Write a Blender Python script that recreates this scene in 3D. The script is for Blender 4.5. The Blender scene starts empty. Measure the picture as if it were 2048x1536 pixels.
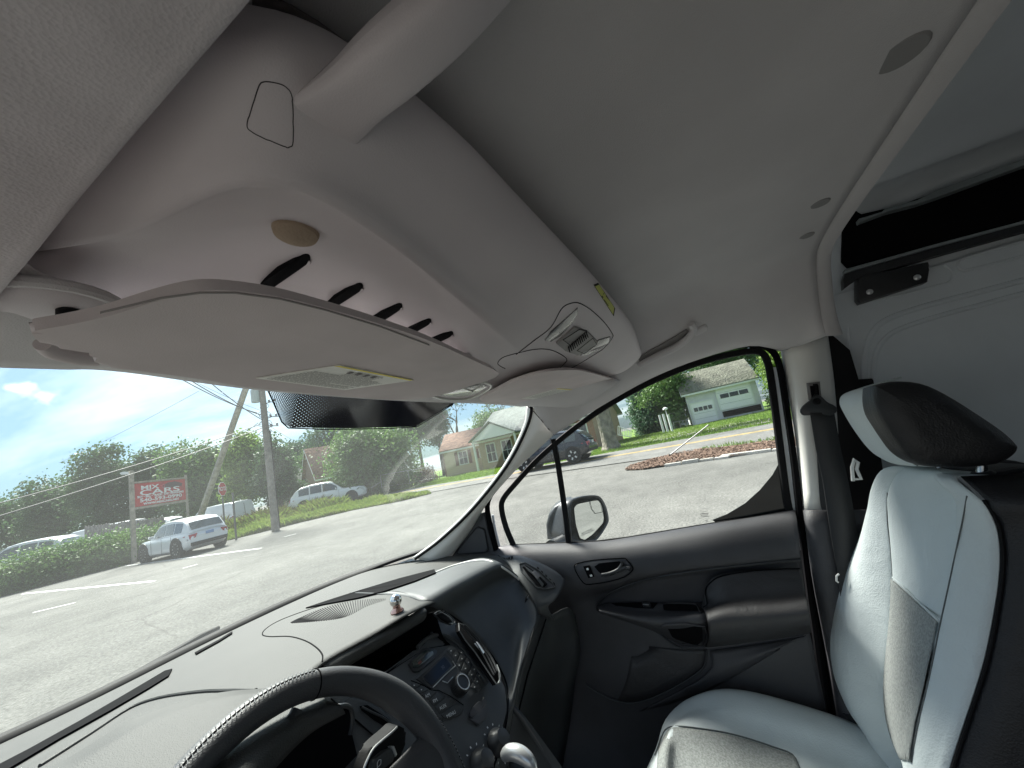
import bpy, bmesh, math, random
import numpy as np
from mathutils import Vector, Matrix
from mathutils.bvhtree import BVHTree
random.seed(7); RNG = np.random.default_rng(7)
S = bpy.context.scene
COL = S.collection
# ------------------------------------------------------------------ camera
FPX, CXP, CYP = 772.0, 1024.0, 768.0
_y, _p, _r = math.radians(24.4), math.radians(9.8), math.radians(12.0)
FW = Vector((math.cos(_p)*math.cos(_y), math.cos(_p)*math.sin(_y), math.sin(_p)))
_rt = Vector((math.sin(_y), -math.cos(_y), 0.0)); _up = _rt.cross(FW)
RT = _rt*math.cos(_r) - _up*math.sin(_r); UP = _rt*math.sin(_r) + _up*math.cos(_r)
CAMPOS = Vector((0, 0, 1.5))
cd = bpy.data.cameras.new('camera'); cam = bpy.data.objects.new('camera', cd); COL.objects.link(cam)
cd.sensor_width = 36.0; cd.lens = FPX*36.0/2048.0; cd.clip_start = 0.02; cd.clip_end = 2000
cam.matrix_world = Matrix(((RT.x, UP.x, -FW.x, 0), (RT.y, UP.y, -FW.y, 0), (RT.z, UP.z, -FW.z, 1.5), (0, 0, 0, 1)))
S.camera = cam
# ------------------------------------------------------------------ world, sun, exposure
SUN_EL, SUN_AZ = math.radians(48), math.radians(62)      # azimuth measured from +X (passenger side) towards +Y (ahead)
W = bpy.data.worlds.new('World'); S.world = W; W.use_nodes = True
nt = W.node_tree; nt.nodes.clear(); N = nt.nodes.new; LK = nt.links.new
def mth(op, a, b=None, clamp=False):
    n = N('ShaderNodeMath'); n.operation = op; n.use_clamp = clamp
    for i, v in enumerate((a, b)):
        if v is None: continue
        if isinstance(v, (int, float)): n.inputs[i].default_value = v
        else: LK(v, n.inputs[i])
    return n.outputs[0]
sky = N('ShaderNodeTexSky'); sky.sky_type = 'NISHITA'; sky.sun_disc = False
sky.sun_elevation = SUN_EL; sky.sun_rotation = math.pi/2 - SUN_AZ
sky.air_density = 1.2; sky.dust_density = 2.0; sky.ozone_density = 1.5
tc = N('ShaderNodeTexCoord'); sp = N('ShaderNodeSeparateXYZ'); LK(tc.outputs['Generated'], sp.inputs[0])
zc = mth('ADD', mth('MAXIMUM', sp.outputs[2], 0.0), 0.10)
cb = N('ShaderNodeCombineXYZ'); LK(mth('DIVIDE', sp.outputs[0], zc), cb.inputs[0]); LK(mth('DIVIDE', sp.outputs[1], zc), cb.inputs[1])
mp = N('ShaderNodeMapping'); mp.inputs['Scale'].default_value = (0.55, 0.22, 1); mp.inputs['Rotation'].default_value = (0, 0, 0.9); LK(cb.outputs[0], mp.inputs[0])
nz = N('ShaderNodeTexNoise'); nz.inputs['Scale'].default_value = 0.9; nz.inputs['Detail'].default_value = 7; nz.inputs['Roughness'].default_value = 0.58; nz.inputs['Distortion'].default_value = 0.6
LK(mp.outputs[0], nz.inputs['Vector'])
cr = N('ShaderNodeValToRGB'); cr.color_ramp.elements[0].position = 0.42; cr.color_ramp.elements[1].position = 0.60; LK(nz.outputs[0], cr.inputs[0])
hz = mth('SUBTRACT', 1.0, mth('MULTIPLY', mth('MAXIMUM', sp.outputs[2], 0.0), 2.2), True)       # paler towards the horizon
# bright veil round the sun (thin cloud)
sd = (math.cos(SUN_EL)*math.cos(SUN_AZ), math.cos(SUN_EL)*math.sin(SUN_AZ), math.sin(SUN_EL))
vd = N('ShaderNodeVectorMath'); vd.operation = 'DOT_PRODUCT'; LK(tc.outputs['Generated'], vd.inputs[0]); vd.inputs[1].default_value = sd
glow = mth('POWER', mth('MAXIMUM', vd.outputs['Value'], 0.0), 5.0)
cov = mth('MAXIMUM', mth('MULTIPLY', cr.outputs[0], 0.85), mth('MULTIPLY', hz, 0.18), True)
cov = mth('ADD', cov, mth('MULTIPLY', glow, 0.25), True)
skm = N('ShaderNodeMix'); skm.data_type = 'RGBA'; LK(cov, skm.inputs[0])
sks = N('ShaderNodeVectorMath'); sks.operation = 'MULTIPLY'; sks.inputs[1].default_value = (.18, .315, .46); LK(sky.outputs[0], sks.inputs[0]); LK(sks.outputs[0], skm.inputs[6])
cc = N('ShaderNodeVectorMath'); cc.operation = 'SCALE'; cc.inputs[0].default_value = (5.0, 5.6, 5.8)
LK(mth('ADD', 0.78, mth('MULTIPLY', glow, 0.7)), cc.inputs[3]); LK(cc.outputs[0], skm.inputs[7])
# one small cumulus puff low on the left
pn = N('ShaderNodeTexNoise'); pn.inputs['Scale'].default_value = 55; pn.inputs['Detail'].default_value = 6; LK(tc.outputs['Generated'], pn.inputs['Vector'])
def ray(px, py):
    return (RT*((px-CXP)/FPX) - UP*((py-CYP)/FPX) + FW).normalized()
pz = None
for (a, b, rr) in ((50, 776, .034), (88, 792, .036), (30, 774, .022)):
    dv = ray(a, b); vs = N('ShaderNodeVectorMath'); vs.operation = 'SUBTRACT'; LK(tc.outputs['Generated'], vs.inputs[0]); vs.inputs[1].default_value = dv
    v2 = N('ShaderNodeVectorMath'); v2.operation = 'MULTIPLY'; LK(vs.outputs[0], v2.inputs[0]); v2.inputs[1].default_value = (1, 1, 1.9)
    vl = N('ShaderNodeVectorMath'); vl.operation = 'LENGTH'; LK(v2.outputs[0], vl.inputs[0])
    q = mth('SUBTRACT', 1.0, mth('DIVIDE', vl.outputs['Value'], rr), True)
    pz = q if pz is None else mth('MAXIMUM', pz, q)
pm = mth('MULTIPLY', mth('SUBTRACT', mth('ADD', mth('MULTIPLY', pz, 0.9), mth('MULTIPLY', pn.outputs[0], 1.6)), 1.10), 1.3, True)
pm = mth('MULTIPLY', pm, mth('GREATER_THAN', pz, 0.02))
sk2 = N('ShaderNodeMix'); sk2.data_type = 'RGBA'; LK(pm, sk2.inputs[0]); LK(skm.outputs[2], sk2.inputs[6]); sk2.inputs[7].default_value = (6.6, 6.9, 7.0, 1)
bg = N('ShaderNodeBackground'); bg.inputs[1].default_value = 0.05; LK(sk2.outputs[2], bg.inputs[0])
wo = N('ShaderNodeOutputWorld'); LK(bg.outputs[0], wo.inputs[0])
sl = bpy.data.lights.new('sun', 'SUN'); sl.energy = 3.0; sl.angle = math.radians(20); sl.color = (1, .96, .9)
so = bpy.data.objects.new('sun', sl); COL.objects.link(so); so.rotation_euler = (math.pi/2 - SUN_EL, 0, SUN_AZ + math.pi/2)
S.view_settings.view_transform = 'Standard'; S.view_settings.look = 'None'; S.view_settings.gamma = 1; S.view_settings.use_curve_mapping = False
S.view_settings.exposure = 2.42
S.render.engine = 'CYCLES'; S.cycles.use_denoising = True; S.cycles.max_bounces = 10; S.cycles.diffuse_bounces = 6; S.cycles.transparent_max_bounces = 24
S.cycles.sample_clamp_indirect = 8
try: S.cycles.denoiser = 'OPENIMAGEDENOISE'; S.cycles.denoising_input_passes = 'RGB_ALBEDO_NORMAL'
except Exception: pass

# ------------------------------------------------------------------ materials
def srgb(r, g, b): return tuple(((c/255)/12.92 if c <= 10 else ((c/255+.055)/1.055)**2.4) for c in (r, g, b))
MATS = {}
def mat(name, col, rough=.6, bump=0, bscale=400, var=0, vscale=3, metal=0, spec=.5, tex='noise', col2=None, sheen=0, coat=0, emit=None):
    if name in MATS: return MATS[name]
    m = bpy.data.materials.new(name); m.use_nodes = True; t = m.node_tree; n = t.nodes; b = n['Principled BSDF']; L = t.links.new
    b.inputs['Base Color'].default_value = (*col, 1); b.inputs['Roughness'].default_value = rough; b.inputs['Metallic'].default_value = metal
    b.inputs['Specular IOR Level'].default_value = spec; b.inputs['Coat Weight'].default_value = coat
    b.inputs['Sheen Weight'].default_value = sheen
    if emit: b.inputs['Emission Color'].default_value = (*emit[:3], 1); b.inputs['Emission Strength'].default_value = emit[3]
    tc = n.new('ShaderNodeTexCoord')
    if var or col2:
        z = n.new('ShaderNodeTexNoise'); z.inputs['Scale'].default_value = vscale; z.inputs['Detail'].default_value = 6; L(tc.outputs['Object'], z.inputs['Vector'])
        mx = n.new('ShaderNodeMix'); mx.data_type = 'RGBA'; r = n.new('ShaderNodeMapRange'); r.inputs[1].default_value = .35; r.inputs[2].default_value = .65
        L(z.outputs[0], r.inputs[0]); L(r.outputs[0], mx.inputs[0])
        c2 = col2 or tuple(min(1, c*(1+var)) for c in col); c1 = col if col2 else tuple(c*(1-var) for c in col)
        mx.inputs[6].default_value = (*c1, 1); mx.inputs[7].default_value = (*c2, 1); L(mx.outputs[2], b.inputs['Base Color'])
        rr = n.new('ShaderNodeMapRange'); rr.inputs[3].default_value = max(0, rough-.07); rr.inputs[4].default_value = min(1, rough+.07); L(z.outputs[0], rr.inputs[0]); L(rr.outputs[0], b.inputs['Roughness'])
    if bump:
        bm_ = n.new('ShaderNodeBump'); bm_.inputs['Strength'].default_value = bump; bm_.inputs['Distance'].default_value = .6/bscale
        if tex == 'noise':
            z = n.new('ShaderNodeTexNoise'); z.inputs['Scale'].default_value = bscale; z.inputs['Detail'].default_value = 3; L(tc.outputs['Object'], z.inputs['Vector']); o = z.outputs[0]
        elif tex == 'grain':
            z = n.new('ShaderNodeTexVoronoi'); z.inputs['Scale'].default_value = bscale; L(tc.outputs['Object'], z.inputs['Vector']); o = z.outputs['Distance']
        elif tex == 'knit':
            w1 = n.new('ShaderNodeTexWave'); w1.inputs['Scale'].default_value = bscale; w1.bands_direction = 'DIAGONAL'; w1.inputs['Distortion'].default_value = 2.5; w1.inputs['Detail'].default_value = 2; w1.inputs['Detail Scale'].default_value = 2
            L(tc.outputs['Object'], w1.inputs['Vector'])
            z = n.new('ShaderNodeTexNoise'); z.inputs['Scale'].default_value = bscale*5; z.inputs['Detail'].default_value = 3; L(tc.outputs['Object'], z.inputs['Vector'])
            a = n.new('ShaderNodeMath'); a.operation = 'ADD'; L(w1.outputs[1], a.inputs[0]); L(z.outputs[0], a.inputs[1]); o = a.outputs[0]
            bm_.inputs['Distance'].default_value = .15/bscale
        elif tex == 'mesh':
            w1 = n.new('ShaderNodeTexWave'); w1.inputs['Scale'].default_value = bscale; w1.bands_direction = 'Y'; w1.inputs['Distortion'].default_value = .8
            w2 = n.new('ShaderNodeTexWave'); w2.inputs['Scale'].default_value = bscale; w2.bands_direction = 'Z'; w2.inputs['Distortion'].default_value = .8
            w3 = n.new('ShaderNodeTexWave'); w3.inputs['Scale'].default_value = bscale; w3.bands_direction = 'X'; w3.inputs['Distortion'].default_value = .8
            for w in (w1, w2, w3): L(tc.outputs['Object'], w.inputs['Vector'])
            a = n.new('ShaderNodeMath'); a.operation = 'MULTIPLY'; L(w1.outputs[1], a.inputs[0]); L(w2.outputs[1], a.inputs[1])
            a2 = n.new('ShaderNodeMath'); a2.operation = 'ADD'; L(a.outputs[0], a2.inputs[0]); L(w3.outputs[1], a2.inputs[1]); o = a2.outputs[0]
            bm_.inputs['Distance'].default_value = .002
        L(o, bm_.inputs['Height']); L(bm_.outputs[0], b.inputs['Normal'])
    MATS[name] = m; return m

def creases(m, scale, strength, dist):
    t = m.node_tree; n = t.nodes; b = n['Principled BSDF']; z = n.new('ShaderNodeTexNoise'); z.inputs['Scale'].default_value = scale; z.inputs['Detail'].default_value = 4; z.inputs['Distortion'].default_value = 1.5
    tc = n.new('ShaderNodeTexCoord'); t.links.new(tc.outputs['Object'], z.inputs['Vector']); q = n.new('ShaderNodeBump'); q.inputs['Strength'].default_value = strength; q.inputs['Distance'].default_value = dist
    t.links.new(z.outputs[0], q.inputs['Height']); l = b.inputs['Normal'].links
    if l: t.links.new(l[0].from_socket, q.inputs['Normal'])
    t.links.new(q.outputs[0], b.inputs['Normal'])
def glass_mat(name, tint=(.92, .97, .95), dust=.05, gloss=1.0, rough=0.0):
    m = bpy.data.materials.new(name); m.use_nodes = True; t = m.node_tree; n = t.nodes; n.clear(); L = t.links.new
    o = n.new('ShaderNodeOutputMaterial'); tr = n.new('ShaderNodeBsdfTransparent'); tr.inputs[0].default_value = (*tint, 1)
    gl = n.new('ShaderNodeBsdfGlossy'); gl.inputs['Roughness'].default_value = rough; lw = n.new('ShaderNodeFresnel'); lw.inputs['IOR'].default_value = 1.45
    mu = n.new('ShaderNodeMath'); mu.operation = 'MULTIPLY'; mu.inputs[1].default_value = gloss; mu.use_clamp = True; L(lw.outputs[0], mu.inputs[0])
    m1 = n.new('ShaderNodeMixShader'); L(mu.outputs[0], m1.inputs[0]); L(tr.outputs[0], m1.inputs[1]); L(gl.outputs[0], m1.inputs[2])
    out = m1.outputs[0]
    if dust:
        df = n.new('ShaderNodeBsdfTranslucent'); df.inputs[0].default_value = (.85, .9, .88, 1)
        d2 = n.new('ShaderNodeBsdfDiffuse'); d2.inputs[0].default_value = (.85, .9, .88, 1)
        ma = n.new('ShaderNodeMixShader'); ma.inputs[0].default_value = .5; L(df.outputs[0], ma.inputs[1]); L(d2.outputs[0], ma.inputs[2])
        tc = n.new('ShaderNodeTexCoord'); z = n.new('ShaderNodeTexNoise'); z.inputs['Scale'].default_value = 5; z.inputs['Detail'].default_value = 6; L(tc.outputs['Object'], z.inputs['Vector'])
        r = n.new('ShaderNodeMapRange'); r.inputs[3].default_value = dust*.5; r.inputs[4].default_value = dust*1.5; L(z.outputs[0], r.inputs[0])
        m2 = n.new('ShaderNodeMixShader'); L(r.outputs[0], m2.inputs[0]); L(out, m2.inputs[1]); L(ma.outputs[0], m2.inputs[2]); out = m2.outputs[0]
    L(out, o.inputs[0]); MATS[name] = m; return m

LINER = mat('headliner_felt', (.57, .545, .545), .95, .8, 900, .08, 4, sheen=.2)
KNIT = mat('headliner_knit', (.66, .61, .62), .95, .35, 620, .06, 30, tex='grain', sheen=.2)
SHELFP = mat('shelf_plastic', (.60, .55, .56), .6, .25, 900, .05, 6)
VISM = mat('visor_vinyl', (.60, .535, .53), .75, .22, 1300, .06, 12, tex='grain')
TRIM = mat('pillar_trim', (.76, .745, .70), .6, .25, 900, .04, 8)
DASH = mat('dash_plastic', (.052, .052, .05), .6, .5, 650, .14, 14, tex='grain', spec=.22)
DASHD = mat('dash_dark_plastic', (.055, .058, .06), .5, .35, 700, .15, 10, tex='grain', spec=.35)
BEZEL = mat('satin_black_plastic', (.025, .026, .028), .38, .1, 900, .2, 12)
BLACK = mat('black_rubber', (.012, .012, .013), .7, .2, 500, .2, 9, spec=.12)
VOID = mat('matte_black', (.006, .006, .007), .9, spec=.05)
DOORM = mat('door_plastic', (.045, .045, .05), .55, .4, 700, .12, 12, tex='grain')
DOORV = mat('door_vinyl', (.032, .031, .033), .5, .3, 500, .12, 7, tex='grain')
SEATL = mat('light_grey_vinyl', (.62, .675, .68), .55, .25, 420, .05, 7, tex='grain')
SEATM = mat('grey_seat_mesh', (.30, .315, .305), .9, .8, 520, .22, 260, tex='grain')
SEATB = mat('black_seat_vinyl', (.010, .010, .012), .5, .3, 420, .2, 7, tex='grain')
LEATH = mat('wheel_leather', (.05, .05, .053), .5, .3, 700, .12, 14, tex='grain')
STITCH = mat('grey_thread', (.17, .175, .185), .8)
CHROME = mat('chrome', (.85, .83, .8), .09, metal=1)
COPPER = mat('rosy_chrome', (.6, .38, .33), .15, metal=1)
SILVER = mat('silver_plastic', (.62, .63, .63), .3, metal=.6)
PAINTI = mat('cargo_paint', (.70, .74, .77), .4, .08, 300, .05, 5)
PAINTO = mat('white_body_paint', (.72, .77, .8), .3)
PRINTW = mat('white_print', (.75, .76, .76), .6)
PRINTG = mat('grey_print', (.18, .17, .17), .8)
PRINTR = mat('red_print', (.55, .08, .06), .6)
LABELW = mat('label_paper', (.82, .82, .76), .55, .1, 200, .04, 30)
LABELY = mat('label_yellow', (.85, .74, .15), .6)
SCREEN = mat('dark_display', (.02, .022, .03), .12)
WSGLASS = glass_mat('windshield_glass', (.93, .985, .955), .055, .45)
SDGLASS = glass_mat('side_glass', (.97, .99, .98), .012, .3)
MIRROR = mat('mirror_silver', (.85, .88, .87), .02, metal=1)
SEATPAD = mat('felt_pad', (.42, .33, .24), .95, .5, 300, .08, 20)

creases(SEATL, 7, .5, .012); creases(SEATB, 9, .4, .01); creases(DOORV, 8, .4, .01); creases(PAINTI, 1.5, .25, .02); creases(LINER, 3, .15, .01)
STACK = mat('stack_plastic', (.085, .09, .095), .5, .2, 900, .1, 12, spec=.35)
# ------------------------------------------------------------------ pixel-ray helpers: a pixel plus a real plane gives a place
def at(px, py, ax, v):
    d = ray(px, py)
    if ax == 'd': return CAMPOS + d*(v/d.dot(FW))
    i = 'xyz'.index(ax); return CAMPOS + d*((v - CAMPOS[i])/d[i])
def pt(s):
    if isinstance(s, Vector): return s
    return Vector(s) if len(s) == 3 else at(*s)
def tag(o, label=None, cat=None, group=None, kind=None):
    if label: o['label'] = label
    if cat: o['category'] = cat
    if group: o['group'] = group
    if kind: o['kind'] = kind
    return o
def root(o):
    while o.parent: o = o.parent
    return o
def thing(name, label, cat, loc=(0, 0, 0), rz=0, group=None):
    o = bpy.data.objects.new(name, None); COL.objects.link(o); o.location = loc; o.rotation_euler = (0, 0, rz); o.empty_display_size = .2
    return tag(o, label, cat, group)
def mk(name, V, Fc, m, parent=None, smooth=True, world=True, sharp=40):
    me = bpy.data.meshes.new(name)
    if world and parent is not None:
        l = root(parent).location; V = [Vector(v) - l for v in V]
    me.from_pydata([tuple(v) for v in V], [], Fc); me.materials.append(m); me.update()
    if smooth:
        me.polygons.foreach_set('use_smooth', [True]*len(me.polygons)); me.set_sharp_from_angle(angle=math.radians(sharp))
    o = bpy.data.objects.new(name, me); COL.objects.link(o)
    if parent is not None: o.parent = parent
    return o
def cr1(P, t):
    n = len(P); i = min(int(t), n-2); f = t - i
    p1, p2 = P[i], P[i+1]; p0 = P[i-1] if i > 0 else p1*2-p2; p3 = P[i+2] if i+2 < n else p2*2-p1
    return .5*((2*p1) + (p2-p0)*f + (2*p0-5*p1+4*p2-p3)*f*f + (3*p1-p0-3*p2+p3)*f**3)
def curve(P, k=6, closed=False):
    P = [pt(p) for p in P]
    if closed:
        Q = [P[-1]] + P + [P[0], P[1]]; n = len(P); return [cr1(Q, 1 + i/k) for i in range(n*k)]
    return [cr1(P, i/k) for i in range((len(P)-1)*k+1)]
SURF = {}
def grid_surface(grid, nu=5, nv=5, lin=False):
    G = [[pt(p) for p in r] for r in grid]
    if lin:
        f = lambda P, t: P[min(int(t), len(P)-2)].lerp(P[min(int(t), len(P)-2)+1], t-min(int(t), len(P)-2))
    else: f = cr1
    R = [[f(r, i/nu) for i in range((len(r)-1)*nu+1)] for r in G]
    C = len(R[0]); out = []
    for j in range((len(G)-1)*nv+1): out.append([f([R[a][c] for a in range(len(R))], j/nv) for c in range(C)])
    return out
def gverts(out):
    V = [p for r in out for p in r]; C = len(out[0])
    Fc = [(j*C+i, j*C+i+1, (j+1)*C+i+1, (j+1)*C+i) for j in range(len(out)-1) for i in range(C-1)]
    return V, Fc
def patch(name, grid, m, parent=None, nu=5, nv=5, thick=.003, key=None, lin=False, sharp=50):
    V, Fc = gverts(grid_surface(grid, nu, nv, lin))
    o = mk(name, V, Fc, m, parent, sharp=sharp)
    if thick:
        s = o.modifiers.new('thickness', 'SOLIDIFY'); s.thickness = thick; s.offset = 0
    if key: SURF[key] = BVHTree.FromPolygons(V, Fc); THK[key] = thick/2
    return o
THK = {}
def on(key, px, py, lift=.001):
    d = ray(px, py); keys = key if isinstance(key, (list, tuple)) else [key]; best = None
    for k in keys:
        h = SURF[k].ray_cast(CAMPOS, d)
        if h[0] is not None and (best is None or h[3] < best[3]): best = h; lk = k
    if best is None:
        for k in keys:                                     # just past the rim: nearest point of the surface
            q = CAMPOS + d*.6; h = SURF[k].find_nearest(q)
            for _ in range(6):
                q = CAMPOS + d*((h[0]-CAMPOS).dot(d)); h = SURF[k].find_nearest(q)
            if best is None or (h[0]-q).length < best[3]: best = (h[0], h[1], 0, (h[0]-q).length); lk = k
    n = best[1].normalized()
    if n.dot(CAMPOS - best[0]) < 0: n = -n
    return best[0] + n*(lift + THK.get(lk, 0))
def tube(name, P, r, m, parent=None, n=8, closed=False, k=0, taper=None, world=True):
    P = curve(P, k, closed) if k else [pt(p) for p in P]
    V, Fc = [], []; M = len(P); up = None
    for i, p in enumerate(P):
        a = P[(i-1) % M] if (closed or i > 0) else p; b = P[(i+1) % M] if (closed or i < M-1) else p
        t = (b-a).normalized() if (b-a).length > 1e-9 else Vector((0, 0, 1))
        if up is None: up = t.orthogonal().normalized()
        u = (up - t*up.dot(t)); u = u.normalized() if u.length > 1e-6 else t.orthogonal().normalized(); up = u; w = t.cross(u)
        if isinstance(r, (list, tuple)):
            fi = i/(M-1)*(len(r)-1); i0 = min(int(fi), len(r)-2); rr = r[i0] + (r[i0+1]-r[i0])*(fi-i0)
        else: rr = r*(taper[0] + (taper[1]-taper[0])*i/(M-1)) if taper else r
        for j in range(n):
            an = 2*math.pi*j/n; V.append(p + (u*math.cos(an) + w*math.sin(an))*rr)
    for i in range(M if closed else M-1):
        for j in range(n):
            a, b = i*n+j, i*n+(j+1) % n; c, d = ((i+1) % M)*n+(j+1) % n, ((i+1) % M)*n+j; Fc.append((a, b, c, d))
    if not closed: Fc.append(tuple(range(n-1, -1, -1))); Fc.append(tuple((M-1)*n+j for j in range(n)))
    return mk(name, V, Fc, m, parent, world=world)
def band(name, P, width, height, m, parent=None, nrm=None, closed=False, k=0):
    """rectangular strip: nrm = outward direction (Vector or function of point)"""
    P = curve(P, k, closed) if k else [pt(p) for p in P]; M = len(P); V, Fc = [], []
    for i, p in enumerate(P):
        a = P[(i-1) % M] if (closed or i > 0) else p; b = P[(i+1) % M] if (closed or i < M-1) else p
        t = (b-a).normalized(); nn = nrm(p) if callable(nrm) else (nrm or (CAMPOS-p).normalized())
        s = t.cross(nn).normalized(); nn = s.cross(t).normalized(); w, h = width/2, height/2
        for (x, y) in ((-w, -h), (w, -h), (w*1, h*.5), (w*.7, h), (-w*.7, h), (-w, h*.5)): V.append(p + s*x + nn*y)
    for i in range(M if closed else M-1):
        for j in range(6):
            Fc.append((i*6+j, i*6+(j+1) % 6, ((i+1) % M)*6+(j+1) % 6, ((i+1) % M)*6+j))
    if not closed: Fc.append((5, 4, 3, 2, 1, 0)); Fc.append(tuple((M-1)*6+j for j in range(6)))
    return mk(name, V, Fc, m, parent)
def slab(name, P, vec, m, parent=None, bevel=.001, seg=2, key=None, world=True):
    """outline P (3D, about planar) extruded along vec, edges bevelled"""
    P = [pt(p) for p in P]; vec = Vector(vec); n = len(P); off = Vector((0, 0, 0))
    if world and parent is not None: off = root(parent).location
    bm = bmesh.new(); a = [bm.verts.new(p-off) for p in P]; b = [bm.verts.new(p+vec-off) for p in P]
    fa = bm.faces.new(a); fb = bm.faces.new(b[::-1])
    for i in range(n): bm.faces.new((a[i], b[i], b[(i+1) % n], a[(i+1) % n]))
    if bevel: bmesh.ops.bevel(bm, geom=list(set(fa.edges) | set(fb.edges)), offset=bevel, segments=seg, profile=.5, affect='EDGES', clamp_overlap=True)
    bmesh.ops.recalc_face_normals(bm, faces=bm.faces)
    me = bpy.data.meshes.new(name); bm.to_mesh(me); bm.free(); me.materials.append(m)
    me.polygons.foreach_set('use_smooth', [True]*len(me.polygons)); me.set_sharp_from_angle(angle=math.radians(35))
    o = bpy.data.objects.new(name, me); COL.objects.link(o)
    if parent is not None: o.parent = parent
    if key: SURF[key] = BVHTree.FromPolygons(P, [tuple(range(n))])
    return o
def box(name, c, s, m, parent=None, rz=0, bevel=.004, world=True):
    c = Vector(c); R = Matrix.Rotation(rz, 3, 'Z'); x, y, z = (v/2 for v in s)
    P = [c + R @ Vector(q) for q in ((-x, -y, -z), (x, -y, -z), (x, y, -z), (-x, y, -z))]
    return slab(name, P, (0, 0, s[2]), m, parent, bevel, 1, world=world)
def lathe(name, c, axis, prof, m, parent=None, n=24, world=True):
    """prof: list of (radius, height along axis)"""
    c = Vector(c); axis = Vector(axis).normalized(); u = axis.orthogonal().normalized(); w = axis.cross(u); V, Fc = [], []
    for (r, h) in prof:
        for j in range(n):
            a = 2*math.pi*j/n; V.append(c + axis*h + (u*math.cos(a)+w*math.sin(a))*max(r, 1e-5))
    for i in range(len(prof)-1):
        for j in range(n): Fc.append((i*n+j, i*n+(j+1) % n, (i+1)*n+(j+1) % n, (i+1)*n+j))
    Fc.append(tuple(range(n-1, -1, -1))); Fc.append(tuple((len(prof)-1)*n+j for j in range(n)))
    return mk(name, V, Fc, m, parent, world=world)
def roundpoly(P, r=.3, k=4):
    """round the corners of a closed outline of points"""
    P = [pt(p) for p in P]; out = []; n = len(P)
    for i in range(n):
        a, b, c = P[i-1], P[i], P[(i+1) % n]; s = b.lerp(a, r); e = b.lerp(c, r)
        for j in range(k+1):
            t = j/k; out.append(s.lerp(b, t).lerp(b.lerp(e, t), t))
    return out
def text(name, body, o, xd, yd, size, m, parent, align='CENTER', sx=1.0, font_bold=0, world=True):
    c = bpy.data.curves.new(name, 'FONT'); c.body = body; c.size = size; c.align_x = align; c.align_y = 'CENTER'; c.materials.append(m); c.offset = font_bold; c.resolution_u = 3
    xd = Vector(xd).normalized(); yd = Vector(yd); yd = (yd - xd*yd.dot(xd)).normalized(); zd = xd.cross(yd)
    o = Vector(o) - (root(parent).location if world else Vector((0, 0, 0)))
    ob = bpy.data.objects.new(name, c); COL.objects.link(ob); bpy.context.view_layer.update()
    me = bpy.data.meshes.new_from_object(ob); bpy.data.objects.remove(ob); bpy.data.curves.remove(c); ob = bpy.data.objects.new(name, me); COL.objects.link(ob); ob.parent = parent
    ob.matrix_basis = Matrix(((xd.x*sx, yd.x, zd.x, o.x), (xd.y*sx, yd.y, zd.y, o.y), (xd.z*sx, yd.z, zd.z, o.z), (0, 0, 0, 1)))
    return ob
def dashes(name, o, xd, yd, w, h, rows, m, parent, seed=1, fill=.8):
    """print too small to read: rows of little flat marks"""
    rg = random.Random(seed); xd = Vector(xd); yd = Vector(yd); V, Fc = [], []
    for r in range(rows):
        y = h*(.5 - (r+.5)/rows); x = -w/2
        end = w/2*(1 if rg.random() < .7 else rg.uniform(.2, .9))
        while x < end:
            l = rg.uniform(.02, .09)*w
            if x + l > end: break
            hh = h/rows*.22
            a = Vector(o) + xd*x + yd*y; b = len(V)
            V += [a - yd*hh, a + xd*l*.85 - yd*hh, a + xd*l*.85 + yd*hh, a + yd*hh]; Fc.append((b, b+1, b+2, b+3)); x += l
    return mk(name, V, Fc, m, parent, smooth=False)
_at0 = at
def at(px, py, ax, v):
    if ax == 'pl':
        d = ray(px, py); return CAMPOS + d*((v[0]-CAMPOS).dot(v[1])/d.dot(v[1]))
    return _at0(px, py, ax, v)
def A(ax, v, *pp): return [at(a, b, ax, v) for a, b in pp]
def V3(*a): return Vector(a)
# ================================================================== the cab as a room: roof, pillars, walls, floor
# roof lining: constant cross-section blending into the curved edge over the passenger door
PROF = [(0.02, 1.70), (.10, 1.775), (.28, 1.792), (.45, 1.795), (.62, 1.793), (.80, 1.79), (.94, 1.782), (1.00, 1.765), (1.045, 1.72), (1.085, 1.66)]
EDGE = {-.30: at(1652, 672, 'y', -.30), -.235: at(1562, 700, 'x', 1.205), -.15: at(1500, 690, 'x', 1.2), -.02: at(1400, 716, 'x', 1.2), .12: at(1300, 756, 'x', 1.2), .28: at(1200, 812, 'x', 1.2), .43: at(1108, 868, 'x', 1.2)}
rows = []
for y, e in EDGE.items():
    k = max(0, min(1, (y+.05)/.45)); r = []; dz_ = .03
    for (x, z) in PROF:
        zz = z - (.035 if x < .95 else .08)*k*k; r.append(V3(x, y if y < .05 else y, zz))
    r[-1] = r[-1].lerp(e, .35) if y > -.25 else r[-1]
    r.append(e); rows.append(r)
hl = patch('roof_lining', rows, LINER, nu=5, nv=4, thick=.006, key='liner', sharp=80); tag(hl, kind='structure')
patch('lining_rear_lip', [[V3(x, -.298, z+.001) for x, z in PROF[1:]]+[EDGE[-.30]], [V3(x+.010, -.325, z-.008) for x, z in PROF[1:]]+[EDGE[-.30]+V3(.01, -.03, -.005)], [V3(x+.022, -.335, z+.020) for x, z in PROF[1:]]+[EDGE[-.30]+V3(.03, -.035, .01)]], LINER, hl, nu=5, nv=3)
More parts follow.
